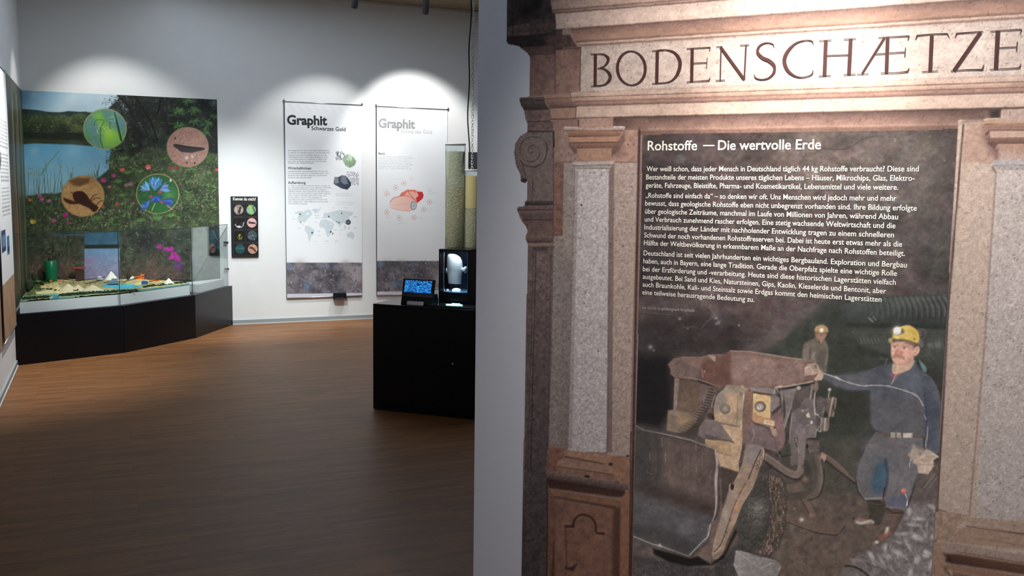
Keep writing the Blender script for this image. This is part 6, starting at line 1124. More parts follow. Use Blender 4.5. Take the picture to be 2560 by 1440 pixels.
# skid plate and leg behind the wheel
c.fr(*FE)
c.poly([(700, 640), (900, 640), (1010, 790), (1020, 830), (1320, 915), (1250, 1010), (1160, 1010), (930, 950), (700, 860)], (84, 70, 64), 5, .9, n=.12, ns=8); c.line([(700, 860), (930, 950), (1080, 990), (1200, 1005), (1255, 995), (1320, 915)], 9, (34, 30, 30), .95, 1.2, sm=1); c.line([(705, 848), (930, 936), (1080, 975), (1200, 988)], 6, (110, 94, 86), .5, 2, sm=1)
c.poly([(795, 500), (880, 540), (1020, 790), (960, 820), (940, 780)], (98, 80, 72), 2, n=.1); c.line([(790, 500), (850, 600), (945, 780)], 8, (40, 32, 32), .9, 1.2); c.glow(980, 800, 40, (120, 96, 86), .5); c.glow(865, 840, 26, (190, 184, 182), .9); c.glow(790, 725, 12, (150, 146, 146), .8); c.glow(760, 920, 50, (110, 104, 104), .5)
# hoses
hose = (104, 90, 86)
c.poly([(700, 440), (900, 400), (960, 520), (900, 620), (700, 640)], (62, 56, 52), 8, .9); c.line([(1030, 160), (1060, 330), (1060, 460), (1020, 560), (930, 620)], 62, (84, 76, 72), 1, 2, sm=1); c.line([(1045, 160), (1075, 330), (1075, 440), (1050, 520)], 16, (128, 112, 106), .6, 5, sm=1); c.line([(1100, 300), (1100, 450), (1050, 590), (930, 640)], 12, (30, 28, 28), .8, 2, sm=1)
c.line([(480, 170), (600, 250), (700, 330), (800, 370), (850, 330), (862, 200), (862, -40)], 68, hose, 1, 2, sm=1); c.line([(490, 150), (620, 240), (720, 310), (800, 335), (835, 290), (842, 150), (842, -30)], 18, (150, 132, 126), .5, 5, sm=1); c.line([(480, 235), (600, 320), (740, 400), (830, 415), (880, 370)], 14, (28, 26, 26), .9, 3, sm=1); c.line([(770, -40), (772, 240)], 44, (98, 86, 84), 1, 2); c.line([(756, -40), (756, 240)], 10, (134, 120, 118), .5, 3); c.line([(800, -30), (806, 280)], 8, (50, 42, 42), .8, 2)
c.line([(890, 230), (930, 300), (940, 500)], 70, (54, 50, 48), .9, 6); c.glow(905, 420, 34, (170, 120, 100), .85); c.poly([(700, 470), (860, 440), (900, 520), (800, 560), (700, 540)], (92, 78, 72), 4, .9); c.ell(910, 490, 60, 90, (70, 64, 60), .5, 8)
c.line([(1080, 150), (1160, 200), (1230, 260), (1330, 350), (1440, 440)], [50, 46, 42, 34, 20], (100, 84, 80), 1, 2, sm=1); c.line([(1090, 135), (1180, 190), (1250, 245), (1350, 345)], 12, (140, 120, 112), .6, 4, sm=1); c.line([(1120, 220), (1220, 300), (1340, 390), (1440, 460)], 14, (34, 30, 30), .8, 3); c.poly([(1080, 130), (1130, 160), (1120, 210), (1100, 230), (1085, 190), (1060, 200)], (176, 136, 126), 2, .9)
# dump skip
c.fr(*FA)
c.poly([(420, 640), (480, 580), (600, 555), (760, 560), (900, 530), (1020, 530), (1085, 492), (1300, 500), (1700, 560), (1860, 590), (1990, 600), (2030, 660), (2080, 740), (2060, 800), (1960, 820), (1600, 885), (1560, 890), (1530, 900), (1400, 895), (1260, 905), (1220, 870), (1060, 860), (960, 885), (720, 800), (640, 790), (500, 785), (452, 740), (455, 690)], (112, 86, 80), 2, n=.16, ns=8)
c.poly([(640, 790), (455, 740), (455, 690), (560, 600), (820, 700), (960, 880)], (92, 78, 78), 10, .7, n=.15, ns=6); c.poly([(780, 620), (1080, 520), (1100, 860), (960, 885), (760, 800)], (88, 58, 52), 14, .85, n=.12); c.poly([(1100, 520), (1850, 610), (1880, 800), (1300, 890), (1110, 860)], (134, 110, 106), 12, .75, n=.14, ns=6); c.glow(1600, 650, 60, (110, 76, 68), .6); c.glow(1250, 840, 80, (106, 76, 72), .6); c.glow(1300, 560, 70, (140, 110, 104), .5)
c.line([(1085, 495), (1300, 505), (1700, 568), (1990, 605)], 12, (164, 140, 132), .85, 3); c.line([(480, 582), (600, 560), (760, 565), (900, 535)], 10, (120, 104, 102), .6, 3); c.poly([(840, 535), (930, 548), (925, 610), (905, 600)], (160, 138, 132), 1.5, .9); c.line([(785, 690), (795, 780)], 8, (150, 134, 130), .8, 2); c.ell(812, 712, 8, 12, (150, 140, 136), .9, 1.5); c.line([(640, 780), (760, 800), (880, 845), (980, 890)], 8, (158, 138, 134), .6, 2); c.line([(740, 812), (880, 860), (960, 888)], 12, (20, 16, 18), .95, 2)
c.dabs(120, (1150, 560, 1850, 860), 16, 5, [(170, 150, 146), (90, 60, 56), (150, 120, 112)], (.8, 2.2), (.2, .55)); c.dabs(50, (500, 600, 1080, 850), 14, 5, [(140, 126, 124), (70, 46, 42)], (.8, 2.2), (.2, .5))
c.poly([(1870, 680), (1890, 640), (1990, 620), (2030, 660), (2020, 740), (1870, 760)], (172, 150, 140), 3, .9, n=.1); c.line([(1880, 680), (1915, 665), (1950, 690), (1955, 720)], 10, (200, 184, 174), .9, 2, sm=1); c.line([(1890, 660), (1884, 640)], 7, (60, 48, 46), .9); c.poly([(1975, 640), (2000, 650), (2005, 690), (1985, 680)], (100, 78, 72), 2, .8); c.line([(1985, 770), (2010, 735)], 14, (66, 48, 46), .9, 2)
c.poly([(2000, 650), (2030, 680), (2080, 725), (2080, 770), (2050, 805), (1985, 812), (1970, 790), (2010, 740)], (178, 150, 136), 2.5, n=.08); c.line([(2015, 700), (2035, 740)], 6, (140, 112, 102), .7, 2); c.line([(2040, 715), (2055, 750)], 5, (140, 112, 102), .7, 2)
c.poly([(1560, 890), (1600, 878), (1960, 812), (1970, 826), (1700, 880), (1600, 895)], (170, 154, 150), 1.6, .8); c.poly([(1600, 893), (1970, 828), (1985, 840), (1900, 860), (1700, 890), (1600, 900)], (34, 32, 32), 3, .9)
# frame and engine block
c.poly([(495, 785), (960, 885), (930, 1140), (800, 1320), (480, 1180)], (86, 70, 64), 3, n=.14, ns=8); c.poly([(600, 800), (750, 830), (740, 1170), (510, 1130)], (96, 76, 64), 6, .7, n=.1); c.poly([(495, 785), (535, 790), (500, 1130), (484, 1140)], (124, 110, 106), 2, .9); c.line([(540, 800), (510, 1110)], 8, (160, 142, 136), .7, 2); c.poly([(760, 840), (900, 880), (820, 1100), (740, 1100)], (104, 82, 84), 6, .6)
c.poly([(425, 1125), (480, 1115), (740, 1170), (720, 1260), (600, 1370), (410, 1340)], (108, 92, 82), 3, n=.1, ns=8); c.poly([(500, 1160), (720, 1200), (640, 1290), (540, 1280)], (140, 114, 82), 14, .7); c.poly([(425, 1125), (540, 1135), (530, 1175), (430, 1160)], (120, 106, 100), 4, .7)
c.fr(*FB)
c.line([(1000, 560), (960, 700), (900, 850), (830, 980), (700, 1080), (620, 1110)], 74, (58, 50, 50), .9, 6, sm=1)
for k in range(17):
    t = k / 16; x = 1010 - 180 * t - 190 * t * t; y = 560 + 470 * t ** .95; c.line([(x - 38, y - 5), (x + 34, y + 12)], 10, (112, 100, 98) if t < .75 else (92, 80, 78), .85, 2); c.line([(x - 38, y + 8), (x + 32, y + 25)], 7, (36, 30, 30), .8, 2)
c.line([(915, 620), (905, 720)], 8, (140, 126, 122), .6, 2); c.line([(895, 690), (898, 715)], 9, (26, 22, 22), .9, 1.5)
c.poly([(920, 900), (1040, 910), (1380, 1000), (1370, 1180), (1200, 1170), (930, 1140), (840, 1100), (860, 1000)], (106, 94, 96), 3, n=.1); c.poly([(930, 1080), (1270, 1170), (1180, 1190), (930, 1140)], (70, 60, 62), 6, .8)
c.poly([(1140, 560), (1190, 490), (1380, 500), (1440, 540), (1440, 600), (1400, 1000), (1040, 920), (1030, 800), (1060, 640), (1110, 570)], (158, 132, 110), 2.5, n=.12, ns=6); c.poly([(1080, 590), (1180, 590), (1190, 720), (1150, 800), (1040, 830), (1030, 740)], (124, 116, 116), 6, .85); c.poly([(1190, 490), (1440, 530), (1420, 590), (1160, 590), (1120, 570)], (132, 122, 112), 4, .8, n=.15); c.poly([(1180, 600), (1320, 610), (1300, 960), (1080, 920), (1060, 860), (1180, 830)], (174, 144, 118), 8, .6, n=.15, ns=4)
c.ell(1170, 780, 62, 60, (96, 86, 84), .95, 2.5); c.ell(1166, 772, 48, 44, (126, 114, 108), .95, 4); c.poly([(1140, 770), (1180, 755), (1200, 790), (1170, 810)], (140, 130, 122), 2, .9); c.line([(1080, 570), (1040, 660), (1020, 760), (1030, 860)], 9, (34, 28, 30), .9, 1.6, sm=1); c.line([(1052, 610), (1018, 690), (1008, 760)], 7, (170, 156, 150), .8, 2, sm=1); c.poly([(1005, 830), (1040, 880), (1030, 915), (1000, 870)], (24, 18, 20), 2, .9); c.ell(985, 860, 28, 36, (50, 42, 42), .9, 3)
c.poly([(1330, 590), (1400, 600), (1370, 1000), (1300, 980)], (150, 134, 112), 2, .9, n=.15, ns=4); c.line([(1395, 600), (1360, 1000)], 14, (208, 192, 174), .9, 2); c.line([(1320, 620), (1310, 960)], 8, (96, 82, 72), .8, 1.5); c.ell(1360, 600, 20, 30, (110, 100, 92), .9, 3); c.line([(1370, 500), (1385, 520)], 18, (170, 158, 152), .8, 3)
c.poly([(1120, 960), (1390, 1010), (1370, 1240), (1330, 1440), (1340, 1560), (1110, 1480), (1050, 1280), (930, 1200), (930, 1140), (1180, 1165), (1280, 1190)], (174, 144, 118), 2.5, n=.14, ns=6); c.poly([(930, 1140), (1100, 1150), (1250, 1200), (1230, 1330), (1060, 1260), (930, 1205)], (158, 130, 98), 3, .8); c.line([(1070, 1290), (1240, 1340)], 26, (120, 96, 80), .7, 4); c.line([(932, 1138), (1180, 1160)], 6, (60, 50, 46), .8, 1.5); c.dabs(90, (1070, 600, 1390, 1440), 22, 5, [(190, 170, 140), (120, 102, 82), (200, 186, 160)], (0, pi), (.15, .45), inside=lambda x, y: x > 1120 or y < 950)
c.fr(*FC)
c.poly([(205, 560), (300, 560), (300, 1200), (180, 1180), (165, 880)], (120, 90, 76), 3, n=.14, ns=6, c2=(110, 88, 84), ax=((230, 580), (220, 1100))); c.poly([(270, 940), (560, 960), (700, 1280), (600, 1300), (440, 1250), (300, 1220), (180, 1200)], (104, 88, 90), 3, n=.1, ns=8); c.line([(300, 1020), (315, 1080), (285, 1170)], 9, (156, 142, 142), .8, 2, sm=1); c.poly([(520, 880), (640, 760), (660, 900), (680, 1000), (690, 1150), (640, 1290), (560, 1140), (500, 960)], (116, 90, 92), 3, n=.08)
c.poly([(250, 520), (400, 520), (560, 540), (600, 600), (540, 620), (520, 600), (280, 560)], (128, 120, 122), 3, n=.1); c.line([(250, 560), (400, 582), (520, 618)], 12, (120, 74, 60), .9, 2)
c.poly([(305, 590), (520, 622), (510, 895), (480, 890), (300, 860), (300, 820)], (196, 164, 118), 1.6, n=.12, ns=5); c.glow(330, 620, 30, (216, 190, 146), .6); c.glow(480, 850, 40, (206, 160, 110), .6); c.ell(388, 750, 68, 64, (82, 72, 70), 1, 2); c.ell(382, 752, 50, 48, (140, 132, 126), 1, 3); c.ell(376, 758, 24, 26, (196, 188, 180), .95, 3); c.line([(370, 740), (385, 770)], 8, (90, 82, 80), .9, 1.5); c.line([(350, 620), (340, 650)], 7, (120, 96, 70), .8); c.ell(330, 835, 14, 12, (170, 120, 90), .8, 2)
c.poly([(300, 830), (350, 850), (480, 890), (560, 920), (560, 980), (430, 960), (320, 940), (288, 900)], (178, 132, 100), 2, n=.1); c.poly([(430, 905), (560, 930), (552, 985), (425, 955)], (204, 176, 140), 1.6); c.line([(430, 905), (425, 955)], 6, (96, 70, 58), .9); c.line([(460, 930), (480, 945)], 6, (120, 90, 70), .8); c.line([(500, 935), (520, 955)], 6, (120, 90, 70), .8); c.line([(320, 950), (430, 985), (500, 1020), (540, 1110)], 12, (40, 32, 34), .8, 3); c.poly([(500, 990), (560, 985), (600, 1090), (560, 1110), (530, 1090)], (160, 130, 110), 2, .9); c.ell(560, 1000, 12, 14, (50, 40, 40), .9, 2); c.line([(560, 1110), (580, 1250), (610, 1300)], 6, (60, 52, 52), .8, 1.5)
c.poly([(520, 620), (560, 600), (620, 640), (640, 720), (540, 810), (510, 800)], (122, 112, 116), 2, n=.06); c.line([(545, 800), (600, 750), (625, 690)], 7, (70, 56, 56), .9, 1.5, sm=1); c.line([(535, 615), (610, 595), (640, 760)], 8, (50, 40, 42), .9, 1.5); c.poly([(620, 560), (820, 530), (700, 940), (670, 1000), (650, 700)], (110, 102, 104), 2.5, n=.08); c.poly([(670, 600), (690, 740), (690, 860), (660, 980), (655, 760)], (50, 44, 46), 3, .9); c.line([(820, 540), (770, 720), (680, 1000)], 16, (140, 130, 130), .85, 2); c.line([(640, 540), (660, 780), (665, 980)], 7, (156, 144, 142), .7, 2)
c.line([(620, 590), (570, 520), (550, 600)], 8, (190, 176, 170), .9, 1.5); c.line([(570, 520), (650, 500)], 12, (198, 186, 182), .9, 2); c.poly([(820, 530), (1000, 500), (1040, 640), (900, 720), (760, 860), (770, 720)], (78, 70, 70), 3, n=.1); c.ell(850, 525, 26, 24, (164, 156, 150), .95, 2)
# control block
c.poly([(770, 820), (860, 760), (920, 640), (1040, 660), (1060, 900), (1060, 1120), (960, 1130), (740, 1110), (730, 1200), (760, 900)], (100, 92, 96), 2.5, n=.1, ns=7); c.line([(772, 830), (750, 1000), (736, 1190)], 8, (160, 150, 150), .8, 2); c.ell(870, 1030, 60, 62, (118, 110, 114), .9, 3); c.ell(880, 880, 60, 60, (84, 78, 84), .7, 5); c.poly([(935, 850), (970, 815), (990, 880), (950, 880)], (196, 190, 160), 1.5, .95); c.ell(900, 800, 22, 16, (160, 158, 160), .8, 3); c.ell(950, 790, 18, 12, (150, 150, 152), .7, 3); c.ell(1003, 940, 12, 20, (220, 214, 208), .9, 2); c.line([(940, 980), (970, 970)], 14, (150, 142, 144), .8, 2); c.poly([(975, 970), (1060, 980), (1055, 1125), (965, 1115)], (112, 104, 106), 2, .9); c.line([(1050, 870), (1070, 980), (1050, 1115)], 8, (180, 172, 168), .8, 2)
c.line([(960, 1130), (1060, 1132)], 8, (30, 26, 28), .9, 1.5); c.poly([(1060, 640), (1100, 620), (1170, 660), (1180, 800), (1120, 860), (1060, 820)], (86, 80, 82), 3, n=.2, ns=4); c.poly([(1120, 880), (1220, 880), (1200, 1040), (1110, 1050), (1090, 960)], (104, 92, 90), 3, n=.1); c.line([(1170, 900), (1165, 1030)], 22, (206, 198, 192), .8, 5); c.line([(1205, 890), (1200, 1020)], 14, (150, 110, 96), .8, 3)
c.ell(1090, 930, 44, 90, (78, 72, 74), .9, 3); c.line([(1085, 860), (1120, 900), (1120, 960), (1090, 1000), (1070, 1040)], 9, (176, 168, 164), .85, 2, sm=1); c.line([(1045, 830), (1080, 850)], 18, (196, 190, 186), .85, 2); c.line([(1150, 770), (1130, 900), (1110, 1050)], 10, (150, 142, 140), .8, 2); c.line([(1075, 1030), (1110, 1050)], 14, (170, 162, 158), .8, 2)
c.line([(1010, 490), (1005, 560), (990, 650)], 16, (150, 140, 136), .9, 2); c.line([(1045, 580), (1035, 700), (1048, 850)], 16, (178, 168, 164), .9, 2); c.line([(1060, 460), (1055, 560)], 34, (120, 100, 96), .9, 3); c.poly([(980, 500), (1080, 460), (1090, 540), (1050, 570)], (124, 102, 96), 3, .8)
c.ell(1220, 545, 20, 18, (178, 170, 164), .95, 2); c.line([(1218, 560), (1210, 640), (1235, 680)], 14, (150, 142, 138), .9, 2, sm=1); c.poly([(1180, 640), (1260, 640), (1300, 660), (1270, 860), (1220, 880), (1180, 800)], (98, 88, 84), 2.5, .95); c.line([(1262, 640), (1240, 740), (1215, 870)], 16, (180, 166, 156), .9, 2); c.line([(1300, 660), (1285, 760), (1260, 865)], 14, (150, 128, 114), .9, 2); c.line([(1262, 640), (1300, 655)], 14, (140, 124, 112), .9, 2); c.line([(1265, 740), (1275, 800)], 20, (40, 34, 34), .8, 4); c.line([(1195, 880), (1160, 1090)], 10, (60, 54, 52), .5, 4)
c.poly([(740, 1130), (830, 1130), (850, 1450), (750, 1450)], (94, 86, 86), 3, .95, n=.08); c.poly([(850, 1120), (940, 1130), (930, 1300), (910, 1450), (850, 1450)], (108, 98, 98), 3, .95); c.line([(820, 1130), (850, 1300)], 8, (170, 158, 156), .7, 2); c.line([(815, 1180), (830, 1230)], 12, (34, 28, 30), .9, 2); c.poly([(960, 1150), (1100, 1160), (1100, 1290), (980, 1300), (940, 1220)], (96, 84, 84), 4, .9, n=.2, ns=4); c.ell(950, 1225, 16, 26, (24, 20, 22), .9, 3); c.poly([(690, 1200), (740, 1190), (760, 1340), (640, 1370), (570, 1340)], (56, 56, 50), 6, .9); c.line([(570, 1340), (660, 1350), (750, 1330)], 10, (24, 22, 22), .9, 2); c.ell(615, 1305, 20, 20, (26, 22, 24), .9, 2); c.line([(600, 1290), (610, 1330), (630, 1360)], 7, (150, 140, 136), .8, 1.5)
c.dabs(80, (880, 620, 1290, 1100), 16, 5, [(150, 142, 142), (60, 54, 56), (130, 122, 122)], (0, pi), (.2, .6))
# wheel with snow chain
c.fr(*FE); whl = [(400, 330), (520, 320), (640, 380), (695, 520), (690, 800), (660, 1000), (600, 1130), (500, 1220), (380, 1210), (280, 1150), (200, 1040), (170, 880), (200, 700), (300, 470)]
c.poly([(x + 10, y + 10) for x, y in whl], (34, 30, 30), 8, .6, sm=1); c.poly(whl, (58, 56, 54), 3, sm=1, n=.2, ns=5); c.glow(400, 720, 110, (112, 112, 110), .75); c.glow(390, 870, 70, (98, 98, 98), .6); c.glow(440, 400, 60, (84, 82, 78), .5); c.glow(360, 1150, 80, (54, 50, 44), .5)
def inw(x, y): return ((x - 430) / 250) ** 2 + ((y - 760) / 430) ** 2 < 1
for k in range(330):
    x = r.uniform(180, 560); y = r.uniform(370, 1190)
    if not inw(x, y): continue
    t = r.choice([.6, -.7, .8, -1.0, 1.4]) + r.uniform(-.2, .2); L = r.uniform(16, 34); b = exp(-((x - 400) ** 2 + (y - 740) ** 2) / 30000.); v = 70 + 100 * b * r.uniform(.5, 1.2)
    c.line([(x, y), (x + L * cos(t), y + L * sin(t))], 10, (26, 25, 25), .7, 1.2); c.line([(x, y - 4), (x + L * cos(t), y + L * sin(t) - 4)], 4.5, (v, v, v * .97), .75, 1)
for k in range(300):
    y = r.uniform(370, 1180); e_ = 560 + 130 * math.sqrt(max(0, 1 - ((y - 720) / 440) ** 2)) if y < 1150 else 600; x = r.uniform(e_ - 150, e_)
    if y > 900: x -= (y - 900) * .14
    cl = [(140, 112, 100), (112, 88, 80), (166, 142, 130), (92, 70, 64)][k % 4]; L = r.uniform(20, 44); s_ = r.uniform(-8, 8); c.line([(x, y), (x + s_ + 4, y + L / 2), (x + s_, y + L)], 9, (60, 42, 38), .6, 1.2); c.line([(x - 2, y), (x + s_ + 2, y + L / 2), (x + s_ - 2, y + L)], 5, cl, .85, 1)
c.line([(560, 560), (545, 700), (520, 850)], 30, (50, 40, 38), .6, 8)
# loader arm
c.fr(*FD)
c.poly([(930, 340), (1110, 400), (1060, 500), (1010, 600), (960, 760), (930, 800), (915, 560)], (62, 50, 50), 4, .95)
c.poly([(1180, 130), (1290, 125), (1345, 150), (1365, 190), (1350, 280), (1300, 420), (1250, 560), (1150, 720), (1080, 900), (1000, 1060), (950, 1200), (900, 1250), (860, 1270), (840, 1230), (850, 1130), (880, 1000), (930, 820), (970, 720), (1010, 590), (1015, 520), (1060, 500), (1100, 420), (1150, 300)], (140, 118, 104), 2, n=.12, ns=8)
c.poly([(1180, 130), (1290, 125), (1345, 150), (1290, 260), (1240, 330), (1150, 290)], (122, 114, 118), 8, .85); c.line([(1330, 180), (1280, 280), (1205, 470)], 10, (40, 32, 32), .9, 1.6); c.line([(1345, 155), (1362, 190), (1350, 260)], 8, (190, 178, 172), .9, 1.5); c.line([(1180, 510), (1100, 650), (1040, 800), (990, 960), (930, 1120), (860, 1200)], 8, (48, 36, 34), .9, 1.6, sm=1)
c.poly([(1190, 480), (1300, 440), (1240, 570), (1130, 740), (1060, 930), (1000, 1060), (1040, 820), (1110, 660)], (150, 122, 104), 5, .7, n=.12); c.glow(1085, 760, 36, (206, 140, 90), .7); c.glow(1080, 660, 50, (170, 140, 120), .5); c.poly([(1010, 590), (1100, 600), (990, 900), (900, 1130), (860, 1120), (930, 820)], (130, 116, 110), 8, .7); c.glow(990, 830, 50, (160, 146, 140), .5)
c.ell(1045, 545, 20, 34, (34, 28, 30), .95, 2); c.line([(1020, 520), (1012, 590)], 6, (170, 156, 148), .7, 1.5); c.line([(1070, 530), (1066, 570)], 7, (180, 160, 148), .8, 2)
for x, y in ((1322, 215), (1335, 250), (1300, 305), (1312, 340), (1290, 350), (1328, 290)): c.line([(x + 13 * cos(t), y + 20 * sin(t)) for t in np.linspace(0, 2 * pi, 12)], 5, (70, 56, 52), .85, 1)
c.line([(1020, 870), (1030, 890)], 10, (60, 44, 42), .8, 2); c.line([(985, 990), (995, 1010)], 8, (60, 44, 42), .8, 2)
# bucket
c.poly([(20, -100), (160, -20), (380, 20), (640, 80), (860, 165), (885, 190), (915, 330), (925, 470), (930, 780), (880, 880), (840, 990), (820, 1080), (780, 1130), (640, 1240), (600, 1245), (450, 1200), (250, 1140), (30, 1040), (20, 500)], (60, 54, 54), 2.5, n=.14, ns=9)
c.poly([(330, 30), (860, 170), (900, 470), (880, 800), (420, 700), (330, 380)], (82, 68, 66), 30, .8, n=.12); c.poly([(30, -60), (330, 20), (330, 700), (30, 560)], (46, 44, 46), 20, .7); c.poly([(180, 500), (560, 600), (870, 720), (860, 850), (560, 760), (180, 640)], (44, 36, 36), 26, .75)
c.poly([(60, 600), (300, 680), (860, 850), (820, 1050), (620, 1240), (30, 1040)], (62, 62, 68), 14, .8, n=.1); c.glow(600, 960, 110, (86, 84, 92), .7); c.glow(260, 750, 90, (68, 68, 76), .6); c.poly([(30, 900), (500, 1000), (700, 1170), (600, 1230), (30, 1030)], (44, 42, 46), 20, .6)
for x, y0, y1, a in ((340, 60, 140, .5), (220, 210, 270, .5), (375, 210, 290, .7), (680, 90, 180, .5), (685, 320, 400, .5), (520, 290, 350, .35), (450, 100, 300, .2), (600, 150, 420, .25), (740, 180, 380, .25), (280, 100, 420, .2)): c.line([(x, y0), (x + 4, y1)], [4, 8], (140, 138, 140), a, 3)
for x in (250, 420, 560, 660, 790): c.line([(x, 40 + x * .15), (x + 8, 520)], 26, (104, 86, 80), .22, 10)
c.line([(840, 380), (820, 430), (825, 470)], 7, (130, 120, 118), .6, 2, sm=1); c.line([(190, 375), (200, 405), (240, 420)], 5, (120, 118, 120), .5, 2); c.dabs(120, (40, 60, 860, 1150), 14, 4, [(120, 116, 116), (34, 28, 30), (96, 76, 70)], (1.0, 2.2), (.15, .45))
c.line([(20, -96), (160, -22), (380, 22), (640, 82), (860, 168)], [6, 8, 10, 12, 8], (136, 128, 128), .85, 2); c.line([(40, -70), (380, 40), (640, 100)], 8, (40, 34, 36), .5, 3)
c.line([(875, 180), (895, 330), (880, 480), (885, 700), (870, 820), (845, 890)], [18, 26, 30, 20, 14, 8], (150, 140, 138), .95, 2, sm=1); c.line([(900, 330), (912, 470), (912, 620), (900, 700)], 7, (60, 50, 50), .8, 1.6, sm=1); c.line([(925, 480), (930, 780), (870, 900)], 16, (104, 90, 86), .7, 3, sm=1)
c.poly([(830, 900), (880, 880), (940, 800), (900, 960), (850, 1120), (830, 1310), (700, 1230), (660, 1250), (820, 1100)], (92, 76, 72), 4, .9, n=.12); c.line([(825, 920), (800, 1040), (760, 1080), (620, 1225)], [12, 14, 12, 9], (160, 156, 158), .85, 3, sm=1); c.line([(30, 1030), (250, 1120), (330, 1140), (500, 1200), (610, 1240)], [12, 12, 16, 8, 8], (130, 134, 138), .8, 2.5); c.glow(320, 1130, 20, (190, 190, 190), .7); c.dabs(30, (740, 900, 830, 1130), 16, 4, [(170, 166, 168), (50, 44, 46)], (0, pi), (.4, .8))
c.poly([(250, 1160), (620, 1260), (700, 1240), (830, 1320), (960, 1220), (1080, 960), (1090, 1000), (960, 1260), (840, 1330), (600, 1340), (420, 1300), (260, 1220)], (10, 9, 11), 6, .97)
c.poly([(840, 1220), (890, 1210), (940, 1170), (950, 1210), (900, 1265), (850, 1275)], (120, 98, 88), 3, .9); c.line([(850, 1220), (900, 1190), (930, 1150)], 7, (180, 156, 144), .6, 2)
# second miner, far
c.fr(*FH)
c.poly([(400, 980), (390, 760), (420, 600), (520, 530), (640, 470), (680, 420), (860, 500), (900, 590), (935, 700), (935, 860), (900, 1080), (905, 1180), (860, 1200), (760, 1120), (720, 1000), (560, 940)], (100, 92, 84), 6, sm=1, n=.14, ns=5); c.poly([(720, 700), (900, 720), (900, 1100), (860, 1180), (740, 1040), (700, 900)], (74, 72, 66), 12, .7); c.poly([(430, 640), (540, 560), (560, 700), (540, 900), (440, 940)], (124, 114, 108), 10, .5)
c.line([(545, 600), (560, 740), (545, 900)], 22, (56, 52, 48), .8, 5, sm=1); c.line([(905, 600), (930, 760), (890, 1040)], 16, (148, 138, 122), .55, 5, sm=1); c.poly([(580, 920), (600, 790), (650, 770), (660, 900), (700, 960)], (134, 126, 120), 5, .7); c.line([(540, 600), (545, 680)], 9, (160, 146, 132), .6, 3); c.line([(440, 700), (430, 920)], 10, (140, 130, 118), .5, 4); c.line([(640, 640), (740, 600), (760, 760)], 10, (86, 78, 72), .6, 4)
c.poly([(660, 380), (700, 330), (890, 330), (905, 400), (850, 490), (800, 530), (720, 500), (680, 430)], (150, 112, 98), 4, sm=1); c.line([(730, 390), (750, 450)], 14, (170, 134, 116), .7, 4); c.line([(780, 360), (775, 420)], 12, (96, 66, 60), .6, 4); c.ell(840, 420, 30, 40, (166, 112, 104), .6, 6); c.line([(690, 370), (720, 380)], 10, (90, 64, 58), .7, 3); c.line([(830, 370), (870, 375)], 10, (90, 64, 58), .7, 3)
c.poly([(655, 330), (660, 260), (720, 200), (810, 185), (890, 215), (930, 290), (930, 345), (880, 340), (780, 350), (690, 350)], (158, 128, 88), 4, sm=1); c.poly([(670, 345), (780, 350), (920, 350), (900, 370), (700, 370)], (100, 76, 62), 4, .8); c.line([(690, 240), (670, 300)], 14, (190, 172, 140), .7, 5); c.line([(915, 250), (925, 320)], 10, (190, 176, 150), .7, 4); c.glow(800, 300, 90, (210, 180, 140), .6); c.ell(800, 303, 38, 42, (255, 255, 240), 1, 4); c.line([(735, 520), (760, 580)], 14, (44, 34, 34), .9, 3); c.poly([(750, 520), (800, 510), (790, 600)], (150, 120, 112), 3, .8)
# plastic sheeting and hose, lower right
c.fr(*FF)
c.poly([(1150, 360), (1280, 200), (1600, 150), (1600, 1600), (300, 1600), (350, 1260), (500, 1130), (750, 1030), (900, 930), (1020, 720), (1100, 560)], (88, 84, 88), 10, 1, n=.3, ns=8); c.poly([(1250, 160), (1600, 60), (1600, 420), (1400, 420), (1180, 380)], (74, 66, 66), 14, .8, n=.2)
r2 = random.Random(11)
for k in range(150):
    x = r2.uniform(450, 1540); y = r2.uniform(420, 1430)
    if y < 1180 - (x - 350) * .75: continue
    t = .9 + .5 * math.sin((x + y) / 260) + r2.uniform(-.6, .6); L = r2.uniform(50, 150); w_ = r2.uniform(14, 40); v = r2.choice([58, 66, 120, 138, 150, 168, 76]); c.poly([(x, y), (x + L * .5 * cos(t) - w_ * sin(t), y + L * .5 * sin(t) + w_ * cos(t)), (x + L * cos(t), y + L * sin(t)), (x + L * .4 * cos(t), y + L * .4 * sin(t))], (v, v - 3, v + 3), 2.5, .42)
for x, y, a, b, t in ((660, 1160, 60, 30, 1.1), (850, 1050, 22, 46, .1), (1030, 1120, 90, 34, .5), (880, 1160, 60, 26, .6), (1290, 900, 90, 44, .5), (1290, 1210, 34, 60, 0), (1180, 540, 30, 50, .1), (1320, 645, 80, 20, .05), (1240, 730, 80, 18, .1), (1400, 870, 20, 40, 0), (1100, 850, 90, 20, -.1), (800, 1230, 90, 16, 1.0), (1200, 1390, 34, 60, 0), (1500, 480, 60, 24, .5), (1040, 970, 46, 16, .3), (1180, 1040, 50, 22, 1.1), (1480, 1290, 30, 70, .2), (1420, 1120, 50, 30, .8), (1500, 900, 30, 40, .2)): c.ell(x, y, a, b, (172, 170, 174), .55, 6, t)
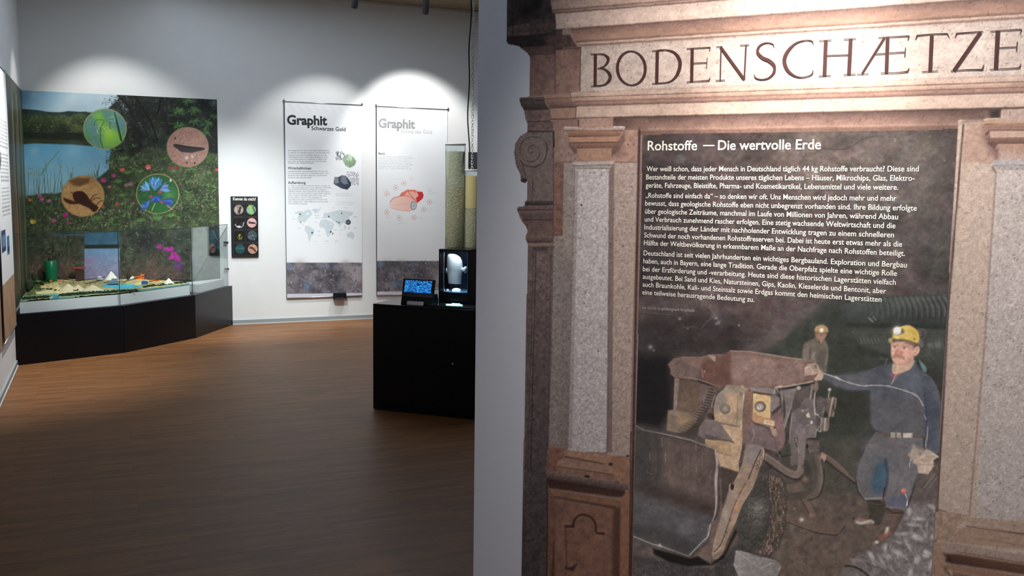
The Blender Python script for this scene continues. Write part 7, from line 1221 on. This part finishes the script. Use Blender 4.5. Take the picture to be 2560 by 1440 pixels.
c.line([(370, 1210), (640, 1230), (840, 1290), (1000, 1400), (1040, 1500)], 30, (112, 108, 112), .6, 6, sm=1); c.line([(600, 1280), (800, 1340), (900, 1440)], 16, (60, 56, 60), .7, 4, sm=1); c.line([(700, 1040), (900, 1180), (1010, 1330)], 12, (62, 58, 62), .6, 4, sm=1); c.poly([(210, 1380), (300, 1310), (420, 1320), (600, 1440), (700, 1700), (200, 1700)], (82, 78, 80), 8, .95); c.line([(300, 1300), (400, 1305), (520, 1360), (640, 1450)], 22, (22, 20, 22), .95, 3, sm=1); c.glow(460, 1420, 40, (120, 118, 124), .6)
c.line([(1390, 210), (1540, 20)], 9, (150, 140, 136), .6, 3); c.line([(1465, 210), (1590, 40)], 8, (140, 130, 126), .6, 3)
# front miner: boots, trousers
c.poly([(585, 390), (640, 560), (610, 640), (430, 660), (405, 640), (410, 700), (460, 730), (760, 750), (790, 700), (850, 560), (850, 410)], (52, 48, 44), 4, .98); c.poly([(405, 640), (600, 650), (700, 690), (690, 725), (470, 730), (420, 710)], (118, 98, 92), 6, .9); c.line([(460, 690), (520, 710), (640, 670), (680, 690)], 22, (196, 186, 184), .75, 6, sm=1); c.ell(415, 645, 16, 12, (24, 20, 22), .9, 3); c.line([(590, 755), (770, 745)], 10, (120, 90, 60), .6, 4); c.line([(600, 420), (760, 445), (850, 430)], 9, (96, 88, 78), .7, 2, sm=1); c.line([(600, 392), (780, 400)], 14, (36, 32, 30), .9, 2)
c.poly([(865, 470), (1110, 520), (1110, 580), (1060, 680), (1000, 800), (900, 900), (760, 960), (700, 970), (740, 880), (830, 780), (880, 640), (860, 520)], (66, 54, 50), 4, .98, n=.12); c.poly([(880, 600), (1040, 620), (940, 800), (860, 780)], (86, 70, 66), 8, .7); c.line([(860, 860), (880, 780)], 34, (214, 206, 198), .85, 8); c.poly([(740, 880), (950, 810), (930, 880), (780, 950)], (120, 78, 70), 8, .8); c.ell(730, 968, 26, 20, (206, 196, 190), .9, 5); c.line([(870, 505), (960, 560), (1095, 560)], 22, (52, 36, 28), .95, 3, sm=1); c.line([(900, 585), (1050, 600)], 8, (130, 110, 86), .7, 2); c.line([(860, 470), (960, 500)], 12, (170, 166, 160), .8, 3)
c.fr(*MA)
c.poly([(1335, 675), (1580, 700), (1590, 800), (1560, 900), (1530, 960), (1500, 1080), (1480, 1090), (1390, 1070), (1375, 1000), (1370, 1030), (1275, 1040), (1240, 990), (1228, 930), (1250, 830), (1300, 720)], (92, 90, 98), 2.5, n=.08, ns=8); c.poly([(1240, 850), (1300, 760), (1400, 800), (1385, 960), (1330, 1030), (1240, 980)], (88, 88, 96), 12, .6); c.poly([(1330, 860), (1400, 820), (1400, 900), (1380, 990), (1330, 1010), (1305, 960)], (42, 76, 100), 14, .85); c.glow(1345, 820, 40, (60, 82, 104), .5); c.glow(1500, 850, 60, (100, 96, 104), .6); c.glow(1300, 740, 50, (104, 98, 106), .6); c.poly([(1390, 1030), (1500, 1000), (1490, 1085), (1395, 1070)], (62, 70, 98), 8, .6); c.line([(1385, 820), (1395, 920), (1378, 1010)], 14, (50, 52, 62), .8, 5, sm=1); c.line([(1380, 970), (1372, 1030)], 6, (30, 32, 38), .9, 2); c.line([(1560, 900), (1510, 1050)], 16, (60, 60, 66), .7, 5); c.line([(1228, 930), (1240, 990), (1275, 1038)], 5, (20, 20, 24), .8, 2, sm=1); c.line([(1540, 960), (1500, 1080)], 4, (24, 22, 26), .8, 1.5); c.line([(1275, 1030), (1370, 1028)], 7, (150, 146, 146), .6, 2); c.line([(1280, 740), (1320, 800), (1310, 880)], 8, (74, 74, 84), .5, 4, sm=1); c.line([(1440, 780), (1460, 900), (1440, 1000)], 8, (74, 76, 86), .5, 4, sm=1)
c.ell(1481, 989, 15, 14, (184, 84, 78), .95, 3); c.ell(1478, 986, 7, 6, (226, 140, 130), .8, 3); c.line([(1490, 1005), (1500, 1030)], 4, (210, 206, 196), .8, 1.2); c.line([(1500, 1040), (1497, 1065)], 5, (236, 232, 224), .9, 1.2); c.line([(1528, 770), (1518, 830)], 4, (206, 204, 200), .85, 1.2); c.line([(1514, 840), (1513, 860)], 4, (206, 204, 200), .8, 1.2)
# sweater, arms
c.poly([(1060, 366), (1120, 376), (1200, 378), (1290, 350), (1370, 322), (1420, 318), (1530, 300), (1560, 340), (1630, 390), (1665, 450), (1690, 560), (1690, 640), (1670, 780), (1650, 800), (1600, 780), (1590, 740), (1600, 690), (1580, 700), (1420, 700), (1340, 675), (1305, 630), (1303, 460), (1200, 462), (1120, 440), (1052, 400)], (72, 78, 92), 2.5, n=.06, ns=8)
c.poly([(1400, 330), (1530, 310), (1560, 360), (1600, 440), (1520, 470), (1400, 430)], (84, 94, 112), 18, .6); c.poly([(1310, 500), (1580, 500), (1590, 690), (1420, 695), (1310, 640)], (80, 78, 84), 24, .65); c.poly([(1590, 440), (1680, 560), (1660, 780), (1600, 770)], (56, 64, 82), 14, .7); c.poly([(1100, 380), (1290, 352), (1300, 455), (1120, 430)], (88, 90, 102), 12, .6); c.line([(1060, 400), (1120, 438), (1200, 460), (1300, 460)], 10, (44, 46, 54), .7, 4); c.line([(1305, 470), (1306, 620)], 7, (50, 52, 60), .6, 4); c.line([(1590, 470), (1600, 560), (1600, 680)], 9, (46, 52, 66), .7, 4, sm=1); c.line([(1340, 675), (1420, 700), (1580, 702)], 8, (40, 40, 46), .7, 3); c.line([(1665, 450), (1692, 560), (1690, 640)], 5, (34, 36, 44), .6, 3); c.glow(1190, 405, 50, (92, 94, 104), .5)
cb_ = (178, 176, 174); c.line([(1062, 368), (1120, 388), (1180, 412), (1260, 432), (1310, 430), (1380, 432), (1440, 444), (1510, 466), (1550, 486), (1570, 510), (1585, 540)], 5.5, cb_, .85, 1.3, sm=1); c.line([(1122, 384), (1145, 400)], 6, (214, 212, 208), .6, 1.5); c.line([(1590, 590), (1600, 610)], 4, cb_, .7, 1.2); c.line([(1607, 650), (1605, 700), (1597, 760)], 5, cb_, .7, 1.2, sm=1)
c.poly([(1340, 675), (1420, 690), (1580, 690), (1582, 702), (1420, 712), (1345, 688)], (92, 76, 68), 2, .95); c.poly([(1412, 678), (1480, 682), (1530, 682), (1528, 708), (1412, 708)], (150, 142, 136), 2, .95); c.line([(1440, 680), (1440, 708)], 6, (80, 70, 66), .9, 1.5); c.line([(1472, 682), (1474, 708)], 8, (70, 62, 58), .9, 1.5); c.poly([(1478, 684), (1525, 684), (1520, 706), (1480, 706)], (184, 178, 172), 2, .9)
c.poly([(1600, 765), (1630, 780), (1668, 808), (1640, 825), (1640, 860), (1610, 900), (1560, 895), (1550, 850), (1525, 840), (1570, 800)], (158, 142, 132), 2.5, n=.12, ns=4); c.poly([(1565, 830), (1635, 830), (1625, 880), (1580, 890)], (182, 158, 142), 4, .7); c.line([(1565, 850), (1630, 850)], 5, (120, 100, 92), .7, 2); c.line([(1590, 830), (1580, 880)], 4, (130, 108, 98), .6, 2); c.line([(1612, 835), (1606, 885)], 4, (130, 108, 98), .6, 2); c.line([(1625, 790), (1668, 808)], 7, (180, 168, 160), .7, 2); c.line([(1540, 835), (1590, 800)], 7, (190, 176, 166), .6, 2)
c.fr(2270, 1110, 14.0)
c.poly([(180, 20), (260, 60), (330, 150), (420, 180), (560, 190), (500, 300), (420, 330), (430, 420), (390, 520), (330, 560), (240, 600), (150, 560), (130, 470), (60, 420), (20, 380), (60, 320), (120, 260), (160, 150)], (150, 136, 130), 10, 1, sm=1, n=.15, ns=4)
c.poly([(60, 380), (120, 280), (190, 180), (230, 210), (170, 320), (120, 400)], (182, 168, 160), 12, .9, sm=1)
for k, (a, b) in enumerate((((170, 330), (190, 500)), ((235, 330), (255, 540)), ((300, 320), (320, 530)), ((360, 310), (375, 470)))): c.line([a, ((a[0] + b[0]) / 2 + 14, (a[1] + b[1]) / 2), b], [40, 56, 36], (188, 166, 150), .85, 12, sm=1); c.line([(a[0] + 30, a[1] + 10), (b[0] + 30, b[1])], 10, (110, 92, 86), .7, 6)
c.line([(150, 320), (260, 300), (400, 290)], 14, (120, 104, 98), .6, 10, sm=1); c.glow(300, 230, 60, (176, 160, 150), .6); c.glow(330, 520, 40, (200, 160, 140), .6)
# head
c.fr(*FG)
c.line([(1870, 900), (1860, 980), (1900, 1100), (1880, 1180)], 4, (40, 46, 46), .0); c.poly([(1755, 915), (1800, 960), (1880, 1040), (1915, 1100), (1910, 1180), (1850, 1170), (1800, 1060)], (96, 132, 134), 4, .95, sm=1); c.line([(1090, 895), (1040, 1025)], 12, (150, 152, 148), .7, 3); c.poly([(940, 870), (1060, 890), (1060, 930), (940, 910)], (84, 88, 76), 8, .7)
c.poly([(1190, 980), (1240, 1000), (1640, 900), (1700, 950), (1700, 1060), (1400, 1240), (1200, 1340), (1140, 1240)], (78, 90, 104), 6, .95); c.poly([(1215, 1000), (1260, 1020), (1420, 1020), (1640, 930), (1640, 1020), (1560, 1130), (1400, 1200), (1270, 1240), (1200, 1200), (1190, 1100)], (206, 170, 150), 4, sm=1); c.poly([(1145, 1240), (1200, 1200), (1240, 1250), (1200, 1310), (1170, 1300)], (150, 72, 88), 4, .9); c.poly([(1240, 1260), (1380, 1200), (1340, 1240), (1260, 1330), (1180, 1420)], (160, 104, 108), 5, .8); c.line([(1265, 1240), (1180, 1430)], 10, (200, 196, 200), .8, 3); c.line([(1265, 1020), (1240, 1150)], 22, (150, 110, 96), .6, 8)
c.poly([(1185, 560), (1400, 530), (1620, 560), (1660, 640), (1650, 840), (1620, 940), (1520, 1000), (1350, 1030), (1260, 1010), (1200, 940), (1172, 840), (1170, 690)], (214, 164, 146), 4, sm=1); c.glow(1340, 740, 70, (206, 126, 118), .7); c.glow(1560, 780, 90, (206, 140, 128), .6); c.glow(1500, 900, 80, (222, 170, 152), .6); c.glow(1220, 780, 50, (226, 178, 158), .6); c.poly([(1560, 860), (1640, 820), (1620, 940), (1500, 1010), (1350, 1030), (1480, 960)], (178, 124, 110), 14, .7); c.glow(1380, 940, 60, (220, 170, 154), .6)
c.poly([(1200, 510), (1480, 500), (1500, 560), (1470, 580), (1460, 540), (1230, 560)], (120, 98, 88), 8, .7); c.poly([(1470, 520), (1700, 580), (1740, 640), (1700, 650), (1660, 640), (1640, 720), (1620, 620), (1560, 600), (1480, 560)], (112, 88, 80), 6, .9)
c.poly([(1660, 680), (1720, 640), (1765, 660), (1770, 740), (1720, 820), (1655, 840), (1645, 760)], (216, 166, 146), 3, sm=1); c.line([(1690, 700), (1720, 690), (1700, 760), (1680, 800)], 14, (160, 108, 94), .6, 6, sm=1)
c.line([(1210, 630), (1300, 620)], 18, (140, 108, 96), .8, 6); c.line([(1400, 640), (1530, 640)], 18, (150, 112, 100), .7, 6); c.ell(1268, 665, 36, 16, (224, 214, 206), .8, 4); c.ell(1248, 658, 17, 17, (74, 80, 84), .95, 4); c.ell(1452, 672, 42, 18, (206, 184, 172), .7, 5); c.ell(1446, 678, 17, 17, (60, 56, 56), .95, 4); c.line([(1415, 660), (1480, 655)], 8, (110, 76, 68), .7, 3); c.line([(1215, 650), (1290, 645)], 7, (110, 80, 72), .6, 3)
c.line([(1320, 640), (1285, 720), (1275, 790)], 16, (196, 140, 126), .7, 8, sm=1); c.ell(1335, 780, 56, 34, (204, 118, 110), .8, 10); c.line([(1275, 750), (1268, 800), (1300, 815)], 12, (120, 72, 66), .8, 4, sm=1); c.line([(1380, 770), (1400, 800)], 12, (170, 104, 94), .6, 5)
c.poly([(1205, 860), (1270, 815), (1330, 825), (1400, 840), (1440, 900), (1400, 890), (1320, 870), (1240, 875), (1200, 890)], (136, 100, 90), 8, .95, sm=1); c.line([(1240, 895), (1320, 885), (1400, 900)], 16, (190, 120, 112), .8, 6, sm=1); c.line([(1430, 870), (1435, 900)], 8, (110, 76, 68), .7, 4)
c.poly([(1185, 540), (1200, 400), (1290, 270), (1420, 210), (1540, 195), (1660, 250), (1740, 340), (1770, 480), (1740, 575), (1620, 540), (1460, 500), (1300, 490), (1210, 485)], (226, 190, 84), 3, sm=1); c.poly([(1110, 490), (1150, 460), (1190, 470), (1200, 540), (1160, 580), (1120, 560)], (186, 172, 110), 4, .9); c.glow(1500, 400, 100, (244, 218, 120), .7); c.glow(1280, 440, 60, (250, 228, 140), .7); c.glow(1500, 250, 70, (240, 210, 120), .6); c.glow(1700, 350, 60, (206, 164, 70), .6); c.line([(1215, 485), (1300, 488), (1460, 502), (1620, 545), (1730, 580)], 10, (120, 96, 66), .7, 4, sm=1); c.ell(1662, 486, 14, 14, (70, 60, 50), .95, 4)
c.poly([(1380, 260), (1420, 270), (1450, 330), (1430, 360), (1380, 390), (1300, 405), (1240, 380)], (70, 62, 56), 5, .9); c.glow(1300, 305, 130, (240, 220, 190), .55); c.ell(1298, 310, 82, 80, (255, 255, 252), 1, 6); c.line([(1215, 400), (1195, 480)], 8, (110, 96, 60), .7, 4)
for P in ([(1740, 240), (1760, 300), (1790, 350), (1800, 420)], [(1800, 270), (1870, 300), (1900, 380), (1870, 460)], [(1760, 560), (1830, 500), (1840, 620), (1800, 660)]): c.line(P, 14, (132, 130, 130), .6, 5, sm=1)
c.poly([(1740, 540), (1800, 480), (1840, 620), (1800, 660), (1730, 620)], (112, 104, 102), 6, .7)
lum_ = c.C.mean(-1, keepdims=True); c.C = (lum_ + (c.C - lum_) * .84) * .95 * np.array([1.03, .995, .955]) + np.array([13, 12, 11.])
c.fr(); c.tex(.07, 3.0, 2.5, 71, o=2); c.tex(.10, 11, 9, 23, o=3); c.tex(.12, 34, 26, 61, o=3)
M_OBJ = c.obj('mine_picture', M_MINE, pm, mlight, keep=lambda X, Y, a, b: in_poly(pin_uv, a, b), off=.0018, cap=.92)

# ---------------------------------------------------------------- lettering on the portal
F1 = (1460, 100, 4.6545); F2 = (2010, 50, 4.6545); F3 = (1750, 0, 3.1605)
M_CARVE = mat('carved_letter_print', (72, 46, 44), .5, var=.25, scale=120, spec=.25)
def oval(cx, cy, rx, ry, wmax, wmin, rot=0):
    P = []
    for i in range(25):
        t = 2 * pi * i / 24; x = rx * cos(t); y = ry * sin(t); P.append((cx + x * cos(rot) - y * sin(rot), cy + x * sin(rot) + y * cos(rot), wmin + (wmax - wmin) * abs(cos(t - .15)) ** 1.5))
    return P
LET = [('B', F1, [[(138, 165, 36), (134, 535, 34)], [(82, 165, 9), (200, 162, 9)], [(150, 164, 10), (230, 166, 14), (282, 205, 30), (282, 250, 30), (240, 305, 16), (190, 324, 9)], [(165, 328, 9), (245, 338, 16), (305, 400, 34), (300, 465, 34), (240, 520, 16), (140, 532, 9)], [(85, 538, 9), (205, 531, 9)]]),
       ('O', F1, [oval(556, 327, 162, 197, 34, 12, -.06)]),
       ('D', F1, [[(858, 125, 38), (850, 502, 38)], [(795, 128, 9), (930, 118, 9)], [(860, 119, 9), (960, 116, 12), (1060, 150, 26), (1118, 240, 40), (1112, 340, 40), (1065, 435, 26), (985, 490, 13), (860, 501, 9)], [(795, 508, 9), (950, 499, 9)]]),
       ('E', F1, [[(1263, 98, 38), (1256, 485, 38)], [(1198, 102, 9), (1470, 86, 12)], [(1472, 80, 10), (1463, 130, 8)], [(1272, 270, 10), (1436, 264, 10)], [(1437, 208, 9), (1430, 322, 9)], [(1198, 490, 9), (1300, 482, 9), (1465, 470, 12)], [(1472, 436, 8), (1456, 478, 14)]]),
       ('N', F1, [[(1598, 85, 16), (1588, 472, 16)], [(1540, 80, 9), (1612, 76, 9)], [(1592, 82, 34), (1868, 460, 34)], [(1888, 62, 20), (1868, 460, 18)], [(1820, 63, 9), (1926, 58, 9)], [(1536, 472, 9), (1645, 467, 9)]]),
       ('S', F1, [[(2213, 85, 9), (2200, 50, 12), (2130, 33, 13), (2050, 65, 22), (2022, 140, 34), (2075, 205, 40), (2160, 245, 42), (2216, 305, 38), (2208, 385, 28), (2145, 445, 17), (2060, 460, 14), (1998, 440, 14), (1984, 400, 8)]]),
       ('C', F3, [[(895, 355, 5), (887, 326, 10), (830, 320, 8), (755, 345, 15), (692, 410, 26), (668, 480, 31), (690, 550, 27), (740, 595, 17), (800, 612, 9), (862, 600, 8), (888, 582, 9), (895, 552, 5)]]),
       ('H', F2, [[(256, 240, 44), (240, 648, 44)], [(545, 222, 44), (524, 632, 44)], [(268, 415, 12), (520, 406, 12)], [(178, 243, 9), (320, 234, 9)], [(465, 226, 9), (606, 217, 9)], [(172, 654, 9), (314, 645, 9)], [(462, 637, 9), (604, 631, 9)]]),
       ('Æ', F2, [[(938, 205, 24), (676, 626, 22)], [(615, 633, 8), (752, 626, 8)], [(866, 206, 9), (1000, 198, 10), (1222, 186, 13)], [(1225, 182, 12), (1209, 236, 8)], [(974, 200, 42), (960, 615, 42)], [(805, 398, 11), (950, 390, 11)], [(990, 385, 10), (1172, 374, 12)], [(1182, 318, 9), (1173, 428, 11)], [(894, 619, 9), (1100, 612, 10), (1204, 600, 16)], [(1224, 558, 7), (1204, 606, 14)]]),
       ('T', F2, [[(1308, 182, 14), (1500, 165, 12), (1674, 160, 14)], [(1318, 178, 16), (1297, 232, 6)], [(1668, 160, 16), (1692, 212, 6)], [(1488, 175, 44), (1468, 602, 44)], [(1372, 602, 9), (1562, 595, 9)]]),
       ('Z', F2, [[(1770, 158, 14), (1920, 146, 13), (2085, 134, 10)], [(1778, 156, 16), (1756, 210, 6)], [(2056, 142, 42), (1745, 592, 42)], [(1708, 594, 10), (1900, 580, 12), (2074, 578, 16)], [(2094, 518, 6), (2074, 582, 18)]]),
       ('E', F2, [[(2256, 124, 50), (2232, 575, 48)], [(2168, 134, 9), (2400, 118, 11), (2528, 110, 13)], [(2532, 108, 12), (2513, 168, 6)], [(2270, 325, 12), (2475, 315, 11)], [(2481, 250, 9), (2471, 366, 11)], [(2160, 577, 9), (2400, 566, 11), (2510, 555, 14)], [(2524, 508, 6), (2505, 562, 16)]])]
for ch_, fr, paths in LET:
    g = G(); strokes(g, PL_M, .0028, paths, fr); o = g.obj('letter', M_CARVE); adopt(o, pm)
PLT = lambda x, y: PL_M(x, y)
M_TXT = mat('cream_text_ink', (236, 232, 222), .55, var=.02, spec=.25)
def tline(rows, cap, bold, nm, mt=M_TXT): return lettering(pm, rows, PL_M, cap, mt, TT, .0026, bold, nm)
tline([('Rohstoffe', 140, 158, 489, 156)], .0262, .013, 'title'); tline([('Die wertvolle Erde', 636, 155, 1363, 150)], .0258, .013, 'title')
g = G(); strokes(g, PL_M, .0026, [[(532, 125, 9), (612, 124, 9)]], TT); adopt(g.obj('title_dash', M_TXT), pm)
ROWS = [('Wer weiß schon, dass jeder Mensch in Deutschland täglich 44 kg Rohstoffe verbraucht? Diese sind', 133, 305, 2052, 307), ('Bestandteile der meisten Produkte unseres täglichen Lebens – Häuser, Mikrochips, Glas, Elektro-', 130, 363, 2023, 373), ('geräte, Fahrzeuge, Bleistifte, Pharma- und Kosmetikartikel, Lebensmittel und viele weitere.', 127, 421, 1908, 437),
        ('„Rohstoffe sind einfach da“ – so denken wir oft. Uns Menschen wird jedoch mehr und mehr', 127, 492, 1895, 515), ('bewusst, dass geologische Rohstoffe eben nicht unbegrenzt vorhanden sind. Ihre Bildung erfolgte', 123, 547, 2038, 584), ('über geologische Zeiträume, manchmal im Laufe von Millionen von Jahren, während Abbau', 122, 604, 1906, 645), ('und Verbrauch zunehmend rascher erfolgen. Eine stetig wachsende Weltwirtschaft und die', 120, 660, 1888, 708), ('Industrialisierung der Länder mit nachholender Entwicklung tragen zu einem schnelleren', 118, 716, 1877, 773), ('Schwund der noch vorhandenen Rohstoffreserven bei. Dabei ist heute erst etwas mehr als die', 116, 772, 1935, 838), ('Hälfte der Weltbevölkerung in erkennbarem Maße an der Nachfrage nach Rohstoffen beteiligt.', 114, 826, 1955, 903),
        ('Deutschland ist seit vielen Jahrhunderten ein wichtiges Bergbauland. Exploration und Bergbau', 112, 898, 1968, 985), ('haben, auch in Bayern, eine lange Tradition. Gerade die Oberpfalz spielte eine wichtige Rolle', 110, 954, 1898, 1044), ('bei der Erzförderung und -verarbeitung. Heute sind diese historischen Lagerstätten vielfach', 107, 1010, 1890, 1107), ('ausgebeutet. Bei Sand und Kies, Natursteinen, Gips, Kaolin, Kieselerde und Bentonit, aber', 106, 1064, 1822, 1169), ('auch Braunkohle, Kali- und Steinsalz sowie Erdgas kommt den heimischen Lagerstätten', 105, 1119, 1790, 1228), ('eine teilweise herausragende Bedeutung zu.', 103, 1174, 893, 1228)]
for rw in ROWS: tline([rw], .0140, .007, 'text_line')
tline([('Vor Ort im Graphitbergwerk Kropfmühl', 100, 1277, 470, 1298)], .0088, .0, 'caption', mat('faded_text_ink', (170, 166, 160), .55))
g = G(); r5 = random.Random(2); x_ = 100
while x_ < 296:
    w_ = r5.uniform(5, 12); strokes(g, PL_M, .0026, [[(x_, 1303 + (x_ - 100) * .076, 3.2), (x_ + w_, 1303 + (x_ + w_ - 100) * .076, 3.2)]], TT); x_ += w_ + r5.choice([1.5, 1.5, 6])
adopt(g.obj('small_print', mat('faint_text_ink', (120, 116, 112), .55)), pm)['kind'] = 'stuff'
